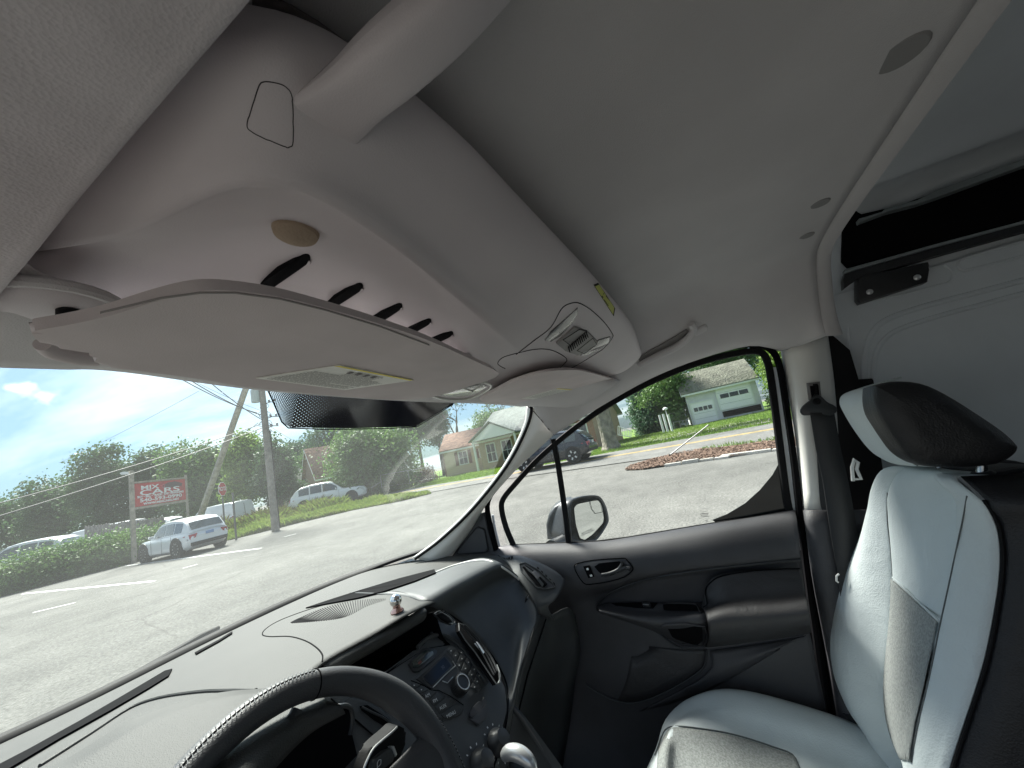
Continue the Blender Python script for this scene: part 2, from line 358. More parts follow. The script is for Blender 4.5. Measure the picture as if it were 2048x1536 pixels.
for (cx_, cy_, s) in ((1798, 104, 1.5), (1638, 404, 1), (1612, 469, .9)):        # round fixings in the lining
    c = on('liner', cx_, cy_, .001); lathe('lining_clip', c, (0, .08, -1), [(.0, .0), (.0130*s, 0), (.0145*s, -.002), (.0145*s, -.004)][::-1], mat('clip_plastic', (.27, .26, .255), .6), hl, 20)
# left side rail: very close to the lens
le = [at(700, -300, 'x', .075), at(455, 0, 'x', .072), at(340, 136, 'x', .070), at(230, 268, 'x', .069), at(110, 415, 'x', .068), at(22, 528, 'x', .067), at(-80, 650, 'x', .066)]
lt = [p + V3(.012, 0, .03) for p in le]
lo = [V3(-.02, p.y, p.z-.012) for p in le]; lo2 = [V3(-.12, p.y, p.z-.06) for p in le]; lo3 = [V3(-.19, p.y, p.z-.14) for p in le]
def rearw(L): return [L[0] + V3(0, -.30, 0)] + L
g = [rearw(x) for x in (lt, [p+V3(.004, 0, .004) for p in le], le, [p+V3(-.012, 0, -.001) for p in le], lo, lo2, lo3)]
lr = patch('left_roof_rail', g, KNIT, nu=4, nv=4, thick=.004, key='lrail', sharp=80); tag(lr, kind='structure')
# windshield header with the sun-visor mount
hg = [[at(-140, 640, 'z', 1.668), at(10, 515, 'z', 1.672), at(90, 552, 'z', 1.672), at(240, 602, 'z', 1.672), at(520, 690, 'z', 1.675), V3(.62, .30, 1.675), V3(.9, .32, 1.67), at(1240, 762, 'x', 1.02)],
      [at(-140, 700, 'z', 1.662), at(0, 640, 'z', 1.660), at(90, 660, 'z', 1.660), at(230, 680, 'z', 1.66), at(520, 735, 'z', 1.66), V3(.62, .40, 1.655), V3(.92, .42, 1.645), at(1150, 815, 'x', 1.12)],
      [at(-140, 724, 'y', .50), at(0, 731, 'y', .50), at(120, 735, 'y', .50), at(250, 741, 'y', .505), at(530, 779, 'y', .51), at(800, 800, 'y', .51), at(960, 806, 'y', .50), at(1060, 812, 'x', 1.16)]]
hd = patch('windshield_header', hg, LINER, nu=6, nv=5, thick=.004, key='header', sharp=80); tag(hd, kind='structure')
# passenger-side A-pillar trim
PIL_L = [at(1060, 810, 'x', 1.15), at(1052, 852, 'x', 1.15), at(1012, 930, 'x', 1.15), at(945, 1015, 'x', 1.15), at(882, 1076, 'x', 1.145), at(829, 1116, 'x', 1.13)]
PIL_R = [at(1106, 868, 'x', 1.2), at(1080, 893, 'x', 1.2), at(1026, 945, 'x', 1.2), at(975, 1005, 'x', 1.2), at(940, 1062, 'x', 1.195), at(889, 1128, 'x', 1.18)]
PIL_M = [a.lerp(b, .5) + V3(-.012, -.018, 0) for a, b in zip(PIL_L, PIL_R)]
PIL_O = [a + V3(.03, .02, 0) for a in PIL_L]
ap = patch('front_pillar_trim', [[a + V3(.004, .012, .0) for a in PIL_L], PIL_L, [a.lerp(b, .18)+V3(-.006, -.008, 0) for a, b in zip(PIL_L, PIL_R)], PIL_M, PIL_R, [b + V3(.02, .02, 0) for b in PIL_R]], TRIM, nu=6, nv=5, thick=.003, key='apil', sharp=80); tag(ap, kind='structure')
tube('pillar_seam', [on(['apil', 'header', 'liner'], *q, .0012) for q in ((1056, 811), (1068, 823), (1082, 838), (1098, 858))], .0013, VOID, ap)
tube('glass_edge_rubber', [p + V3(-.002, -.004, -.003) for p in curve([at(1000, 806, 'x', 1.14), at(1040, 809, 'x', 1.148)] + PIL_L, 5)], .005, BLACK, ap)
# B-pillar
bp = patch('centre_pillar_trim', [[at(1562, 702, 'x', 1.215), at(1574, 770, 'x', 1.215), at(1592, 880, 'x', 1.215), at(1607, 1022, 'x', 1.215)], [at(1590, 690, 'x', 1.175), at(1598, 770, 'x', 1.175), at(1607, 880, 'x', 1.175), at(1617, 1022, 'x', 1.175)], [at(1628, 680, 'x', 1.17), at(1632, 770, 'x', 1.17), at(1638, 880, 'x', 1.17), at(1640, 1022, 'x', 1.17)], [at(1655, 672, 'x', 1.20), at(1668, 770, 'x', 1.2), at(1676, 880, 'x', 1.2), at(1684, 1022, 'x', 1.2)]], TRIM, nu=4, nv=4, thick=.003, key='bpil', sharp=80); tag(bp, kind='structure')
bl = patch('lower_pillar_trim', [[at(1606, 1020, 'x', 1.222), at(1622, 1150, 'x', 1.215), at(1650, 1300, 'x', 1.21), at(1680, 1480, 'x', 1.2), at(1700, 1640, 'x', 1.2)], [at(1616, 1020, 'x', 1.165), at(1634, 1150, 'x', 1.16), at(1662, 1300, 'x', 1.16), at(1694, 1480, 'x', 1.155), at(1712, 1640, 'x', 1.155)], [at(1690, 1020, 'x', 1.165), at(1700, 1150, 'x', 1.16), at(1720, 1300, 'x', 1.16), at(1740, 1480, 'x', 1.155), at(1750, 1640, 'x', 1.155)], [at(1800, 1020, 'x', 1.25), at(1800, 1150, 'x', 1.25), at(1800, 1300, 'x', 1.25), at(1800, 1480, 'x', 1.25), at(1800, 1640, 'x', 1.25)]], DOORM, nu=4, nv=4, thick=.003, sharp=80); tag(bl, kind='structure')
# cargo side wall and roof (painted steel)
WX = 1.30
cw = slab('cargo_side_wall', [V3(WX, -.30, .45), V3(WX, -3.2, .45), V3(WX, -3.2, 1.73), V3(WX, -.30, 1.73)], (.012, 0, 0), PAINTI, None, 0); tag(cw, kind='structure')
def onw(px, py, dx=0): return at(px, py, 'x', WX+dx)
tube('pressed_swage', [onw(*q) for q in ((1746, 1050), (1738, 960), (1730, 860), (1728, 760), (1732, 700), (1748, 660), (1780, 636), (1850, 612), (1950, 586), (2060, 557), (2200, 520))], .007, PAINTI, cw, k=6)
tube('pressed_swage', [onw(*q) for q in ((1766, 1050), (1756, 960), (1748, 860), (1746, 770), (1750, 715), (1764, 684), (1795, 660), (1870, 634), (1960, 610), (2060, 583), (2200, 546))], .006, PAINTI, cw, k=6)
tube('pressed_swage', [onw(*q) for q in ((2200, 440), (2048, 482), (1945, 512), (1924, 520), (1917, 532), (1924, 540), (1945, 538), (2048, 512), (2200, 470))], .004, PAINTI, cw, k=6)
tube('pressed_swage', [onw(*q) for q in ((1720, 606), (1800, 590), (1870, 572), (1898, 564), (1905, 552), (1902, 540), (1890, 530))], .003, PAINTI, cw, k=5)
tube('panel_seam', [onw(*q) for q in ((1697, 655), (1701, 700), (1715, 820), (1730, 960), (1740, 1080))], .003, PAINTI, cw, k=4)
cr_g = [[V3(1.32, y, 1.70), V3(1.315, y, 1.83), V3(1.30, y, 1.925), V3(1.22, y, 1.955), V3(1.14, y, 1.925), V3(1.07, y, 1.935), V3(.9, y, 1.955), V3(.5, y, 1.965), V3(0, y, 1.95), V3(-.22, y, 1.88), V3(-.3, y, 1.73)] for y in (-.28, -.8, -1.6, -3.2)]
co = patch('cargo_roof', cr_g, PAINTI, nu=4, nv=2, thick=.004, sharp=80); tag(co, kind='structure')
# shadowed upper side recess with the sliding-door track
tr = thing('sliding_door_track', 'black recessed sliding door track high on the painted cargo wall', 'door track', at(1690, 575, 'x', 1.29))
def P_(x, *pp): return [at(a, b, 'x', x) for a, b in pp]
slab('channel', P_(1.288, (1688, 442), (1712, 420), (1722, 430), (1800, 412), (1870, 384), (2048, 333), (2240, 276), (2240, 410), (2048, 436), (1860, 488), (1698, 533), (1686, 520)), (.02, 0, 0), VOID, tr, .002)
slab('upper_lip', P_(1.262, (1718, 437), (1765, 424), (1770, 417), (1815, 405), (1835, 401), (1872, 380), (2048, 318), (2240, 250), (2240, 262), (2048, 330), (1880, 392), (1838, 406), (1774, 423), (1720, 444)), (.024, 0, 0), mat('worn_grey_paint', (.24, .27, .28), .5, .2, 200, .15, 20), tr, .001)
slab('lower_lip', P_(1.266, (1690, 539), (1860, 491), (2048, 441), (2240, 390), (2240, 396), (2048, 447), (1860, 497), (1690, 546)), (.022, 0, 0), mat('worn_grey_paint', (0, 0, 0)), tr, .001)
slab('rail', P_(1.268, (1689, 548), (1860, 499), (2048, 448), (2240, 397), (2240, 412), (2048, 463), (1870, 512), (1715, 556), (1688, 578), (1686, 560)), (.022, 0, 0), BEZEL, tr, .002)
bk = slab('bracket', P_(1.262, (1716, 556), (1728, 552), (1857, 523), (1860, 530), (1855, 540), (1856, 563), (1722, 606), (1716, 598)), (.03, 0, 0), BEZEL, tr, .003)
for q in ((1739, 584), (1834, 555)): lathe('bolt', at(*q, 'x', 1.261), (-1, 0, 0), [(.007, 0), (.007, .002), (.004, .004)], SILVER, bk, 12)
# dark void between pillar and wall, floor, firewall, left side
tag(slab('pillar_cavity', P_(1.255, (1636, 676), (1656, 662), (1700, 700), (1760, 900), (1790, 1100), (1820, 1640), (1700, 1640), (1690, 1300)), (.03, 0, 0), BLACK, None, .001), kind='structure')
tag(box('cab_floor', (.5, -.2, .53), (1.75, 3.0, .04), mat('floor_carpet', (.02, .02, .021), .95, .6, 300), None, 0, 0), kind='structure')
tag(box('cargo_floor', (.5, -2.4, .56), (1.75, 1.9, .06), mat('floor_carpet', (0, 0, 0)), None, 0, 0), kind='structure')
tag(box('firewall', (.5, 1.32, .72), (1.6, .03, .78), BLACK, None, 0, 0), kind='structure')
tag(box('rear_door_panel', (.5, -3.2, .85), (1.62, .03, .75), PAINTI, None, 0, 0), kind='structure')
for x_ in (-.28, .5, 1.28): tag(box('rear_door_pillar', (x_, -3.2, 1.5), (.14, .03, .6), PAINTI, None, 0, 0), kind='structure')
ds = slab('driver_side_wall', [V3(-.33, -.55, .45), V3(-.33, -3.2, .45), V3(-.33, -3.2, 1.72), V3(-.33, -.60, 1.72)], (-.03, 0, 0), DOORM, None, 0); tag(ds, kind='structure')
tag(slab('driver_side_sill', [V3(-.33, -.55, .45), V3(-.33, 1.0, .45), V3(-.33, 1.0, .56), V3(-.33, -.55, .56)], (-.03, 0, 0), DOORM, None, 0), kind='structure')   # driver's door left out so that extra daylight reaches the cab
tag(tube('driver_side_frame', [V3(-.345, -.60, 1.13), V3(-.345, -.60, 1.62), V3(-.34, .42, 1.60), V3(-.32, 1.05, 1.13)], .022, BLACK, None, k=0), kind='structure')
# outside roof skin so daylight does not leak in
tag(patch('roof_skin', [[V3(x, y, z) for x, z in ((-.40, 1.58), (-.35, 1.86), (-.1, 1.98), (.5, 2.0), (1.1, 1.99), (1.35, 1.95), (1.37, 1.60 if y < -.4 else 1.69))] for y in (-3.2, -1.5, -.45, -.28)] + [[V3(x, .3, z) for x, z in ((-.36, 1.60), (-.28, 1.72), (-.1, 1.80), (.5, 1.83), (1.1, 1.80), (1.25, 1.74), (1.27, 1.685))], [V3(x, .49, z) for x, z in ((-.30, 1.60), (-.24, 1.675), (-.1, 1.70), (.5, 1.72), (1.08, 1.70), (1.17, 1.67), (1.19, 1.645))]], PAINTO, nu=4, nv=4, thick=.003, sharp=80), kind='structure')
tag(slab('body_side_skin', [V3(1.36, -.20, .45), V3(1.36, -3.2, .45), V3(1.36, -3.2, 1.66), V3(1.36, -.30, 1.66)], (.004, 0, 0), PAINTO, None, 0), kind='structure')

# ================================================================== windshield
BOT = [at(-200, 1570, 'z', 1.13), at(0, 1480, 'z', 1.13), at(200, 1386, 'z', 1.13), at(430, 1272, 'z', 1.14), at(600, 1193, 'z', 1.155), at(740, 1137, 'z', 1.175), at(850, 1100, 'x', 1.16), at(960, 1040, 'x', 1.19)]
TOP = [at(-140, 722, 'y', .50), at(0, 727, 'y', .51), at(200, 731, 'y', .515), at(430, 755, 'y', .52), at(700, 780, 'y', .52), at(900, 790, 'y', .52), at(1010, 796, 'x', 1.08), at(1068, 800, 'x', 1.165)]
wsr = thing('windshield', 'wide dusty windshield with a dotted black band at its top', 'windshield', (.5, 1.0, 1.2))
patch('glass', [BOT, [b.lerp(t, .5) + V3(0, .02, .02) for b, t in zip(BOT, TOP)], TOP], WSGLASS, wsr, nu=5, nv=6, thick=0, key='ws', sharp=180)
rub = band('lower_seal', [p + V3(0, -.012, .002) for p in BOT[:7]], .034, .012, BLACK, wsr, nrm=Vector((-.05, -.4, .9)), k=5)
# ceramic dot band
fm = bpy.data.materials.new('ceramic_dots'); fm.use_nodes = True; t_ = fm.node_tree; n_ = t_.nodes; n_.clear(); L_ = t_.links.new
o_ = n_.new('ShaderNodeOutputMaterial'); tr_ = n_.new('ShaderNodeBsdfTransparent'); pb = n_.new('ShaderNodeBsdfPrincipled'); pb.inputs['Base Color'].default_value = (.012, .012, .02, 1); pb.inputs['Roughness'].default_value = .12
mx_ = n_.new('ShaderNodeMixShader'); uvn = n_.new('ShaderNodeUVMap'); uvn.uv_map = 'UVMap'; vo = n_.new('ShaderNodeTexVoronoi'); vo.inputs['Randomness'].default_value = 0; vo.inputs['Scale'].default_value = 78; vo.voronoi_dimensions = '2D'
rt_ = n_.new('ShaderNodeMapping'); rt_.inputs['Rotation'].default_value = (0, 0, .78); L_(uvn.outputs[0], rt_.inputs[0]); L_(rt_.outputs[0], vo.inputs['Vector'])
sx_ = n_.new('ShaderNodeSeparateXYZ'); L_(uvn.outputs[0], sx_.inputs[0])
mr_ = n_.new('ShaderNodeMapRange'); mr_.inputs[1].default_value = 0; mr_.inputs[2].default_value = .50; mr_.inputs[3].default_value = .42; mr_.inputs[4].default_value = .74; L_(sx_.outputs[0], mr_.inputs[0])
ma_ = n_.new('ShaderNodeMath'); ma_.operation = 'MULTIPLY'; ma_.inputs[1].default_value = 1.0; L_(vo.outputs['Distance'], ma_.inputs[0])
lt_ = n_.new('ShaderNodeMath'); lt_.operation = 'LESS_THAN'; L_(ma_.outputs[0], lt_.inputs[0]); L_(mr_.outputs[0], lt_.inputs[1])
L_(lt_.outputs[0], mx_.inputs[0]); L_(tr_.outputs[0], mx_.inputs[1]); L_(pb.outputs[0], mx_.inputs[2]); L_(mx_.outputs[0], o_.inputs[0])
FR_T = [(528, 755), (600, 765), (700, 775), (800, 785), (930, 795)]; FR_B = [(563, 842), (580, 852), (700, 854), (830, 851), (905, 806)]
rowsf = [[on('ws', x0+(x1-x0)*k, y0+(y1-y0)*k, .003) for (x0, y0), (x1, y1) in zip(FR_T, FR_B)] for k in (0, .33, .67, 1)]
fr = patch('dotted_band', rowsf, fm, wsr, nu=6, nv=4, thick=0, lin=True)
uv = fr.data.uv_layers.new(name='UVMap'); C_ = (len(FR_T)-1)*6+1
vi = np.zeros(len(fr.data.loops), int); fr.data.loops.foreach_get('vertex_index', vi)
cov_ = np.array([((i % C_)/(C_-1), (i//C_)/12*.25) for i in range(len(fr.data.vertices))])
uv.data.foreach_set('uv', cov_[vi].ravel())
# tube('band_outline'...) thin solid line round the dots
tube('band_outline', [on('ws', *q, .004) for q in ((530, 757), (545, 800), (562, 840), (575, 852), (640, 855), (700, 855), (780, 854), (832, 851), (870, 828), (905, 806))], .0011, VOID, wsr)
wb = thing('windshield_wiper', 'black wiper blade resting at the foot of the windshield', 'wiper', at(330, 1330, 'z', 1.10))
tube('rubber', [at(x, y, 'z', 1.125) for x, y in ((195, 1412), (255, 1370), (330, 1330), (400, 1288), (432, 1266))], [.003, .009, .012, .011, .006], BLACK, wb, k=3)if False else tube('rubber', [at(x, y, 'z', 1.125) for x, y in ((190, 1400), (255, 1358), (330, 1316), (400, 1275), (437, 1256))], [.005, .010, .012, .011, .007], BLACK, wb)
tube('metal_spine', [at(x, y, 'z', 1.13) for x, y in ((230, 1368), (300, 1328), (380, 1282))], .004, BLACK, wb)
bon = patch('bonnet', [[p + V3(0, .05, -.03) for p in BOT[:7]], [p + V3(0, .14, -.05) for p in BOT[:7]], [V3(p.x, p.y+.75, .92) for p in BOT[:7]], [V3(p.x, p.y+.95, .7) for p in BOT[:7]]], PAINTO, nu=4, nv=4, thick=.003, sharp=80); tag(bon, 'white bonnet of the van just showing under the windshield', 'bonnet')

# ================================================================== overhead shelf
sh = thing('overhead_shelf', 'moulded grey overhead shelf spanning the cab above both sun visors', 'overhead shelf', (.5, .2, 1.66))
rA = [at(470, -210, 'z', 1.735), at(425, -12, 'z', 1.735), at(590, 42, 'z', 1.735), at(700, 98, 'z', 1.735), at(822, 192, 'z', 1.735), at(935, 292, 'z', 1.733), at(1040, 402, 'z', 1.73), at(1190, 560, 'z', 1.72), at(1262, 650, 'z', 1.705), at(1281, 705, 'z', 1.672)]
rA0 = [p + V3(0, .035, .028) for p in rA]
rB1 = [at(380, -150, 'z', 1.71), at(400, 60, 'z', 1.705), at(545, 105, 'z', 1.70), at(640, 165, 'z', 1.70), at(755, 252, 'z', 1.70), at(870, 352, 'z', 1.70), at(990, 465, 'z', 1.695), at(1135, 600, 'z', 1.69), at(1222, 672, 'z', 1.682), at(1266, 728, 'z', 1.656)]
rB2 = [at(230, 200, 'z', 1.70), at(330, 250, 'z', 1.695), at(480, 262, 'z', 1.685), at(590, 300, 'z', 1.68), at(710, 362, 'z', 1.68), at(830, 455, 'z', 1.68), at(940, 545, 'z', 1.678), at(1080, 650, 'z', 1.67), at(1180, 705, 'z', 1.660), at(1244, 743, 'z', 1.648)]
rC1 = [at(60, 480, 'z', 1.69), at(250, 455, 'z', 1.685), at(430, 378, 'z', 1.674), at(530, 368, 'z', 1.67), at(640, 394, 'z', 1.668), at(800, 498, 'z', 1.666), at(915, 592, 'z', 1.662), at(1008, 664, 'z', 1.66), at(1110, 728, 'z', 1.652), at(1218, 751, 'z', 1.646)]
rC2 = [at(60, 500, 'z', 1.692), at(255, 462, 'z', 1.695), at(430, 388, 'z', 1.694), at(530, 377, 'z', 1.695), at(638, 402, 'z', 1.695), at(795, 508, 'z', 1.695), at(902, 600, 'z', 1.692), at(1000, 682, 'z', 1.661), at(1075, 735, 'z', 1.651), at(1190, 757, 'z', 1.645)]
rD = [at(40, 540, 'z', 1.675), at(240, 560, 'z', 1.70), at(400, 520, 'z', 1.720), at(520, 520, 'z', 1.73), at(620, 560, 'z', 1.73), at(760, 640, 'z', 1.73), at(880, 700, 'z', 1.715), at(955, 722, 'z', 1.668), at(1025, 748, 'z', 1.651), at(1120, 765, 'z', 1.644)]
rE = [at(40, 600, 'z', 1.68), at(240, 640, 'z', 1.69), at(400, 650, 'z', 1.70), at(520, 680, 'z', 1.70), at(620, 700, 'z', 1.70), at(760, 740, 'z', 1.69), at(870, 780, 'z', 1.68), at(950, 790, 'z', 1.66), at(1010, 782, 'z', 1.645), at(1065, 784, 'z', 1.641)]
patch('moulded_shell', [rA0, rA, rB1, rB2, rC1, rC2, rD, rE], SHELFP, sh, nu=6, nv=5, thick=.004, key='shelf', sharp=75)
# dark storage space behind the lip
patch('storage_floor', [[p + V3(0, .02, .034) for p in rA], [V3(p.x, p.y+.12, 1.772) for p in rA], [V3(p.x, .44, 1.765) for p in rA]], mat('shelf_felt', (.16, .14, .135), .95, .4, 600), sh, nu=2, nv=2, thick=.003)
def seam(name, key, pp, parent, r=.0012, m=None, closed=False, k=5, lift=.0004):
    P = curve([Vector((a, b, 0)) for a, b in pp], k, closed)
    return tube(name, [on(key, p.x, p.y, lift) for p in P], r, m or VOID, parent, n=6, closed=closed)
seam('access_cover_outline', 'shelf', [(518, 172), (527, 162), (548, 163), (568, 170), (580, 186), (584, 215), (585, 280), (578, 291), (567, 291), (535, 277), (504, 260), (497, 246), (505, 215)], sh, .00026, mat('gap_grey', (.05, .045, .045), .9), closed=True, lift=.0001)
slots = [((618, 508), (525, 572), .62), ((724, 566), (655, 610), .5), ((803, 606), (735, 650), .42), ((862, 637), (800, 672), .36), ((907, 663), (848, 690), .32)]
for (a, b, w) in slots:
    dx, dy = a[0]-b[0], a[1]-b[1]; L_ = math.hypot(dx, dy); ux, uy = dx/L_, dy/L_; vx, vy = -uy, ux; h = w*22
    out = []
    for k in range(9):
        an = -math.pi/2 + math.pi*k/8; out.append((a[0]-ux*h + (ux*math.cos(an)*h*1.2 + vx*math.sin(an)*h*.75), a[1]-uy*h + (uy*math.cos(an)*h*1.2 + vy*math.sin(an)*h*.75)))
    out += [(b[0]+vx*h*.75, b[1]+vy*h*.75), (b[0]-vx*h*.75, b[1]-vy*h*.75)]
    slab('slot', [on('shelf', *q, .0012) for q in out], (0, 0, .02), VOID, sh, 0)
    seam('slot_lip', 'shelf', [out[6], out[7], out[8], out[9]], sh, .0016, SHELFP, k=2, lift=.001)
# map-light console at the middle
co_ = [(1035, 703), (1100, 650), (1122, 612), (1150, 604), (1175, 612), (1205, 640), (1223, 672), (1218, 690), (1195, 712), (1160, 720), (1120, 742)]
ml = seam('console_outline', 'shelf', [(1032, 706), (1065, 680), (1100, 652), (1120, 617), (1135, 606), (1155, 604), (1180, 618), (1206, 642), (1222, 664), (1223, 674), (1206, 695), (1180, 712), (1150, 730), (1130, 738)], sh, .0007)
seam('cover_outline', 'shelf', [(1010, 735), (998, 728), (996, 722), (1006, 712), (1032, 704), (1070, 696), (1098, 697), (1120, 706), (1133, 717), (1126, 727), (1118, 735)], sh, .0007)
for pp in ([(1088, 678), (1100, 660), (1130, 634), (1152, 614), (1152, 625), (1140, 645), (1120, 668), (1100, 680)], [(1158, 709), (1172, 694), (1195, 678), (1217, 672), (1215, 684), (1195, 698), (1175, 706)]):
    slab('map_light_lens', [on('shelf', *q, .0020) for q in pp], (0, 0, .004), mat('smoked_lens', (.11, .11, .115), .15, coat=.5), sh, .0008)
sw = slab('switch_bank', [on('shelf', *q, .0045) for q in ((1110, 682), (1145, 650), (1170, 660), (1192, 681), (1172, 698), (1152, 705), (1128, 696))], (0, 0, .005), mat('switch_plastic', (.24, .23, .225), .5), sh, .001)
for i in range(11):
    t = i/10; c = Vector((1133+t*34, 692-t*28, 0)); 
    slab('grille_rib', [on('shelf', c.x+a, c.y+b, .0066) for a, b in ((-1.1, -5), (1.0, -5), (4.4, 4.5), (2.4, 5))], (0, 0, .002), VOID, sw, 0)
for pp in ([(1121, 672), (1136, 683), (1168, 655), (1154, 651)], [(1150, 694), (1165, 700), (1188, 683), (1180, 670)]):
    tube('button_seam', [on('shelf', *q, .0062) for q in pp], .0006, VOID, sw, n=5, closed=True)
seam('corner_recess', 'shelf', [(1148, 712), (1180, 700), (1205, 690), (1222, 672)], sh, .0015, SHELFP)
# oval dome lamp between the visors
dl = thing('dome_lamp', 'oval clear lamp lens with a pale rim between the two sun visors', 'lamp', at(930, 783, 'z', 1.635))
def zp(z, *pp): return [at(a, b, 'z', z) for a, b in pp]
rim = [(862, 790), (875, 786), (905, 778), (940, 768), (965, 765), (980, 769), (980, 776), (962, 788), (935, 798), (905, 800), (880, 797)]
slab('base', roundpoly(zp(1.632, *rim), .3, 2), (0, 0, .012), SHELFP, dl, .002)
tube('rim', zp(1.630, *rim), .0022, mat('pale_rim', (.62, .62, .58), .3), dl, k=4, closed=True, n=8)
slab('lens', zp(1.629, (880, 791), (905, 783), (940, 773), (965, 769), (974, 774), (955, 787), (930, 793), (900, 794)), (0, 0, .004), mat('clear_ribbed_lens', (.32, .33, .32), .1, .6, 120, .3, 90, coat=.8), dl, .001)
tube('lamp_rib', zp(1.628, (930, 778), (945, 783), (955, 776), (965, 772)), .0012, mat('pale_rim', (0, 0, 0)), dl, n=6)
# beige felt pad, warning sticker
c = on('shelf', 598, 454, .004); fp = lathe('felt_pad', c + V3(0, 0, .012), (-.12, .1, -1), [(.0155, 0), (.0170, .003), (.0172, .010), (.0160, .0135), (.012, .0148), (.0, .0152)], SEATPAD, None, 32); tag(fp, 'round beige felt pad stuck on the underside of the overhead shelf', 'felt pad')
ws_ = thing('warning_sticker', 'small yellow warning sticker on the rear lip of the shelf', 'sticker', on('shelf', 1206, 597, .001))
q4 = [on('shelf', *q, .0015) for q in ((1184, 568), (1192, 566), (1227, 615), (1225, 630))]
slab('border', q4, (q4[0]-q4[1]).cross(q4[2]-q4[1]).normalized()*-.0008, BLACK, ws_, 0)
q5 = [p.lerp(sum(q4, V3(0, 0, 0))/4, .10) for p in q4]; q5 = [p + (CAMPOS-p).normalized()*.0012 for p in q5]
slab('paper', q5, (q4[0]-q4[1]).cross(q4[2]-q4[1]).normalized()*-.0006, mat('lime_paper', (.50, .52, .10), .5), ws_, 0)
cc_ = sum(q5, V3(0, 0, 0))/4; xd_ = (q5[3]+q5[2]-q5[0]-q5[1]).normalized(); yd_ = (q5[1]+q5[2]-q5[0]-q5[3]).normalized()
dashes('print', cc_ + xd_*.010 + (CAMPOS-cc_).normalized()*.001, xd_, yd_, .036, .010, 3, BLACK, ws_, 3)
tri = cc_ - xd_*.020 + (CAMPOS-cc_).normalized()*.001
slab('warning_triangle', [tri - xd_*.005 - yd_*.004, tri + xd_*.005 - yd_*.004, tri + yd_*.005], (CAMPOS-tri).normalized()*.0003, BLACK, ws_, 0)
# slanting support bar
sb = thing('support_bar', 'grey slanting bar joining the overhead shelf to the roof lining', 'support bar', at(690, 220, 'z', 1.69))
cl = [on('shelf', 652, 252, -.004), at(718, 184, 'z', 1.689), at(790, 118, 'z', 1.69), at(900, 20, 'z', 1.705), at(1010, -90, 'z', 1.74), at(1100, -200, 'z', 1.79)]
wd = [(655, 45), (30, 0)]
rows = []
for i, p in enumerate(curve(cl, 4)):
    P_c = curve(cl, 4); a = P_c[max(0, i-1)]; b = P_c[min(len(P_c)-1, i+1)]; t = (b-a).normalized(); s = t.cross(V3(0, 0, 1)).normalized(); d = s.cross(t)
    f = i/(len(P_c)-1); w = .0155 + .004*max(0, 1-f*4)**1.6; hgt = .003 + .0065*min(1, f*2.6)**.7 + .003*f; sink = 0
    rows.append([p + s*(w*math.copysign(abs(math.cos(an))**.7, math.cos(an))) + d*(hgt*math.copysign(abs(math.sin(an))**.6, math.sin(an))) for an in [math.pi*2*j/14 for j in range(15)]])
patch('bar', rows, SHELFP, sb, nu=2, nv=1, thick=0, sharp=80)
lathe('screw_hole', on('shelf', 637, 214, .0008), (0, 0, -1), [(.0012, 0), (.0012, .0006)], VOID, sb, 8)

# ================================================================== sun visors
def visor(name, label, loc, outer, zc, thick, bev, m=VISM):
    t = thing(name, label, 'sun visor', loc)
    P = curve([at(a, b, 'z', zc(a, b)) for a, b in outer], 4, True)
    slab('panel', P, (0, .005, thick), m, t, bev, 4)
    return t
vz = lambda a, b: 1.606
v1 = visor('sun_visor', 'large driver side sun visor with long warning label, its near edge arched', at(500, 680, 'z', 1.61),
    [(64, 668), (78, 660), (135, 650), (220, 631), (320, 600), (400, 582), (470, 582), (560, 594), (650, 616), (760, 648), (860, 682), (950, 722), (995, 744), (992, 756), (940, 772), (870, 794), (800, 800), (700, 794), (600, 785), (500, 775), (400, 758), (300, 745), (205, 733), (190, 722), (198, 710), (150, 702), (90, 690)], vz, .008, .0038)
v1.location = at(500, 680, 'z', 1.61)
slab('stitched_edge', [at(a, b, 'z', 1.6052) for a, b in ((200, 626), (320, 597), (400, 586), (470, 586), (560, 598), (650, 620), (760, 653), (858, 690), (859, 692), (760, 655), (650, 622), (560, 600), (470, 588), (400, 588), (320, 599), (200, 628))], (0, 0, .0008), mat('visor_seam', (.26, .24, .23), .8), v1, 0)
lb = slab('warning_label', [at(a, b, 'z', 1.6050) for a, b in ((512, 757), (680, 731), (827, 761), (690, 780))], (0, 0, .0008), LABELW, v1, 0)
def fourp(z, q, s, t):      # bilinear point on a four-corner label
    P = [at(a, b, 'z', z) for a, b in q]; return P[0].lerp(P[1], t).lerp(P[3].lerp(P[2], t), s)
q = ((512, 757), (680, 731), (827, 761), (690, 780))
Pq = [at(a, b, 'z', 1.6046) for a, b in q]
slab('yellow_header', [Pq[1].lerp(Pq[2], .02).lerp(Pq[0], .02), Pq[1].lerp(Pq[2], .98), Pq[2].lerp(Pq[3], .05), Pq[1].lerp(Pq[0], .07)], (0, 0, .0003), LABELY, lb, 0)
for r in range(20):                                                                   # printed lines run along the long edge 1-2
    a = Pq[1].lerp(Pq[0], .12+.043*r); b = Pq[2].lerp(Pq[3], .12+.043*r); cc2 = a.lerp(b, .5)
    if 4 <= r <= 5: pass
    dashes('printed_line', cc2 + V3(0, 0, -.0002), (b-a).normalized(), (Pq[0]-Pq[1]).normalized(), (b-a).length*(.9 if r > 5 else .4), .0022, 1, PRINTG, lb, r)
for k in range(4):
    c0 = Pq[1].lerp(Pq[0], .2).lerp(Pq[2].lerp(Pq[3], .2), .28+.10*k)
    slab('pictogram', [c0 + V3(*o, -.0003) for o in ((-.002, -.003), (.0025, -.003), (.002, .003), (-.0025, .002))], (0, 0, .0003), PRINTG, lb, 0)
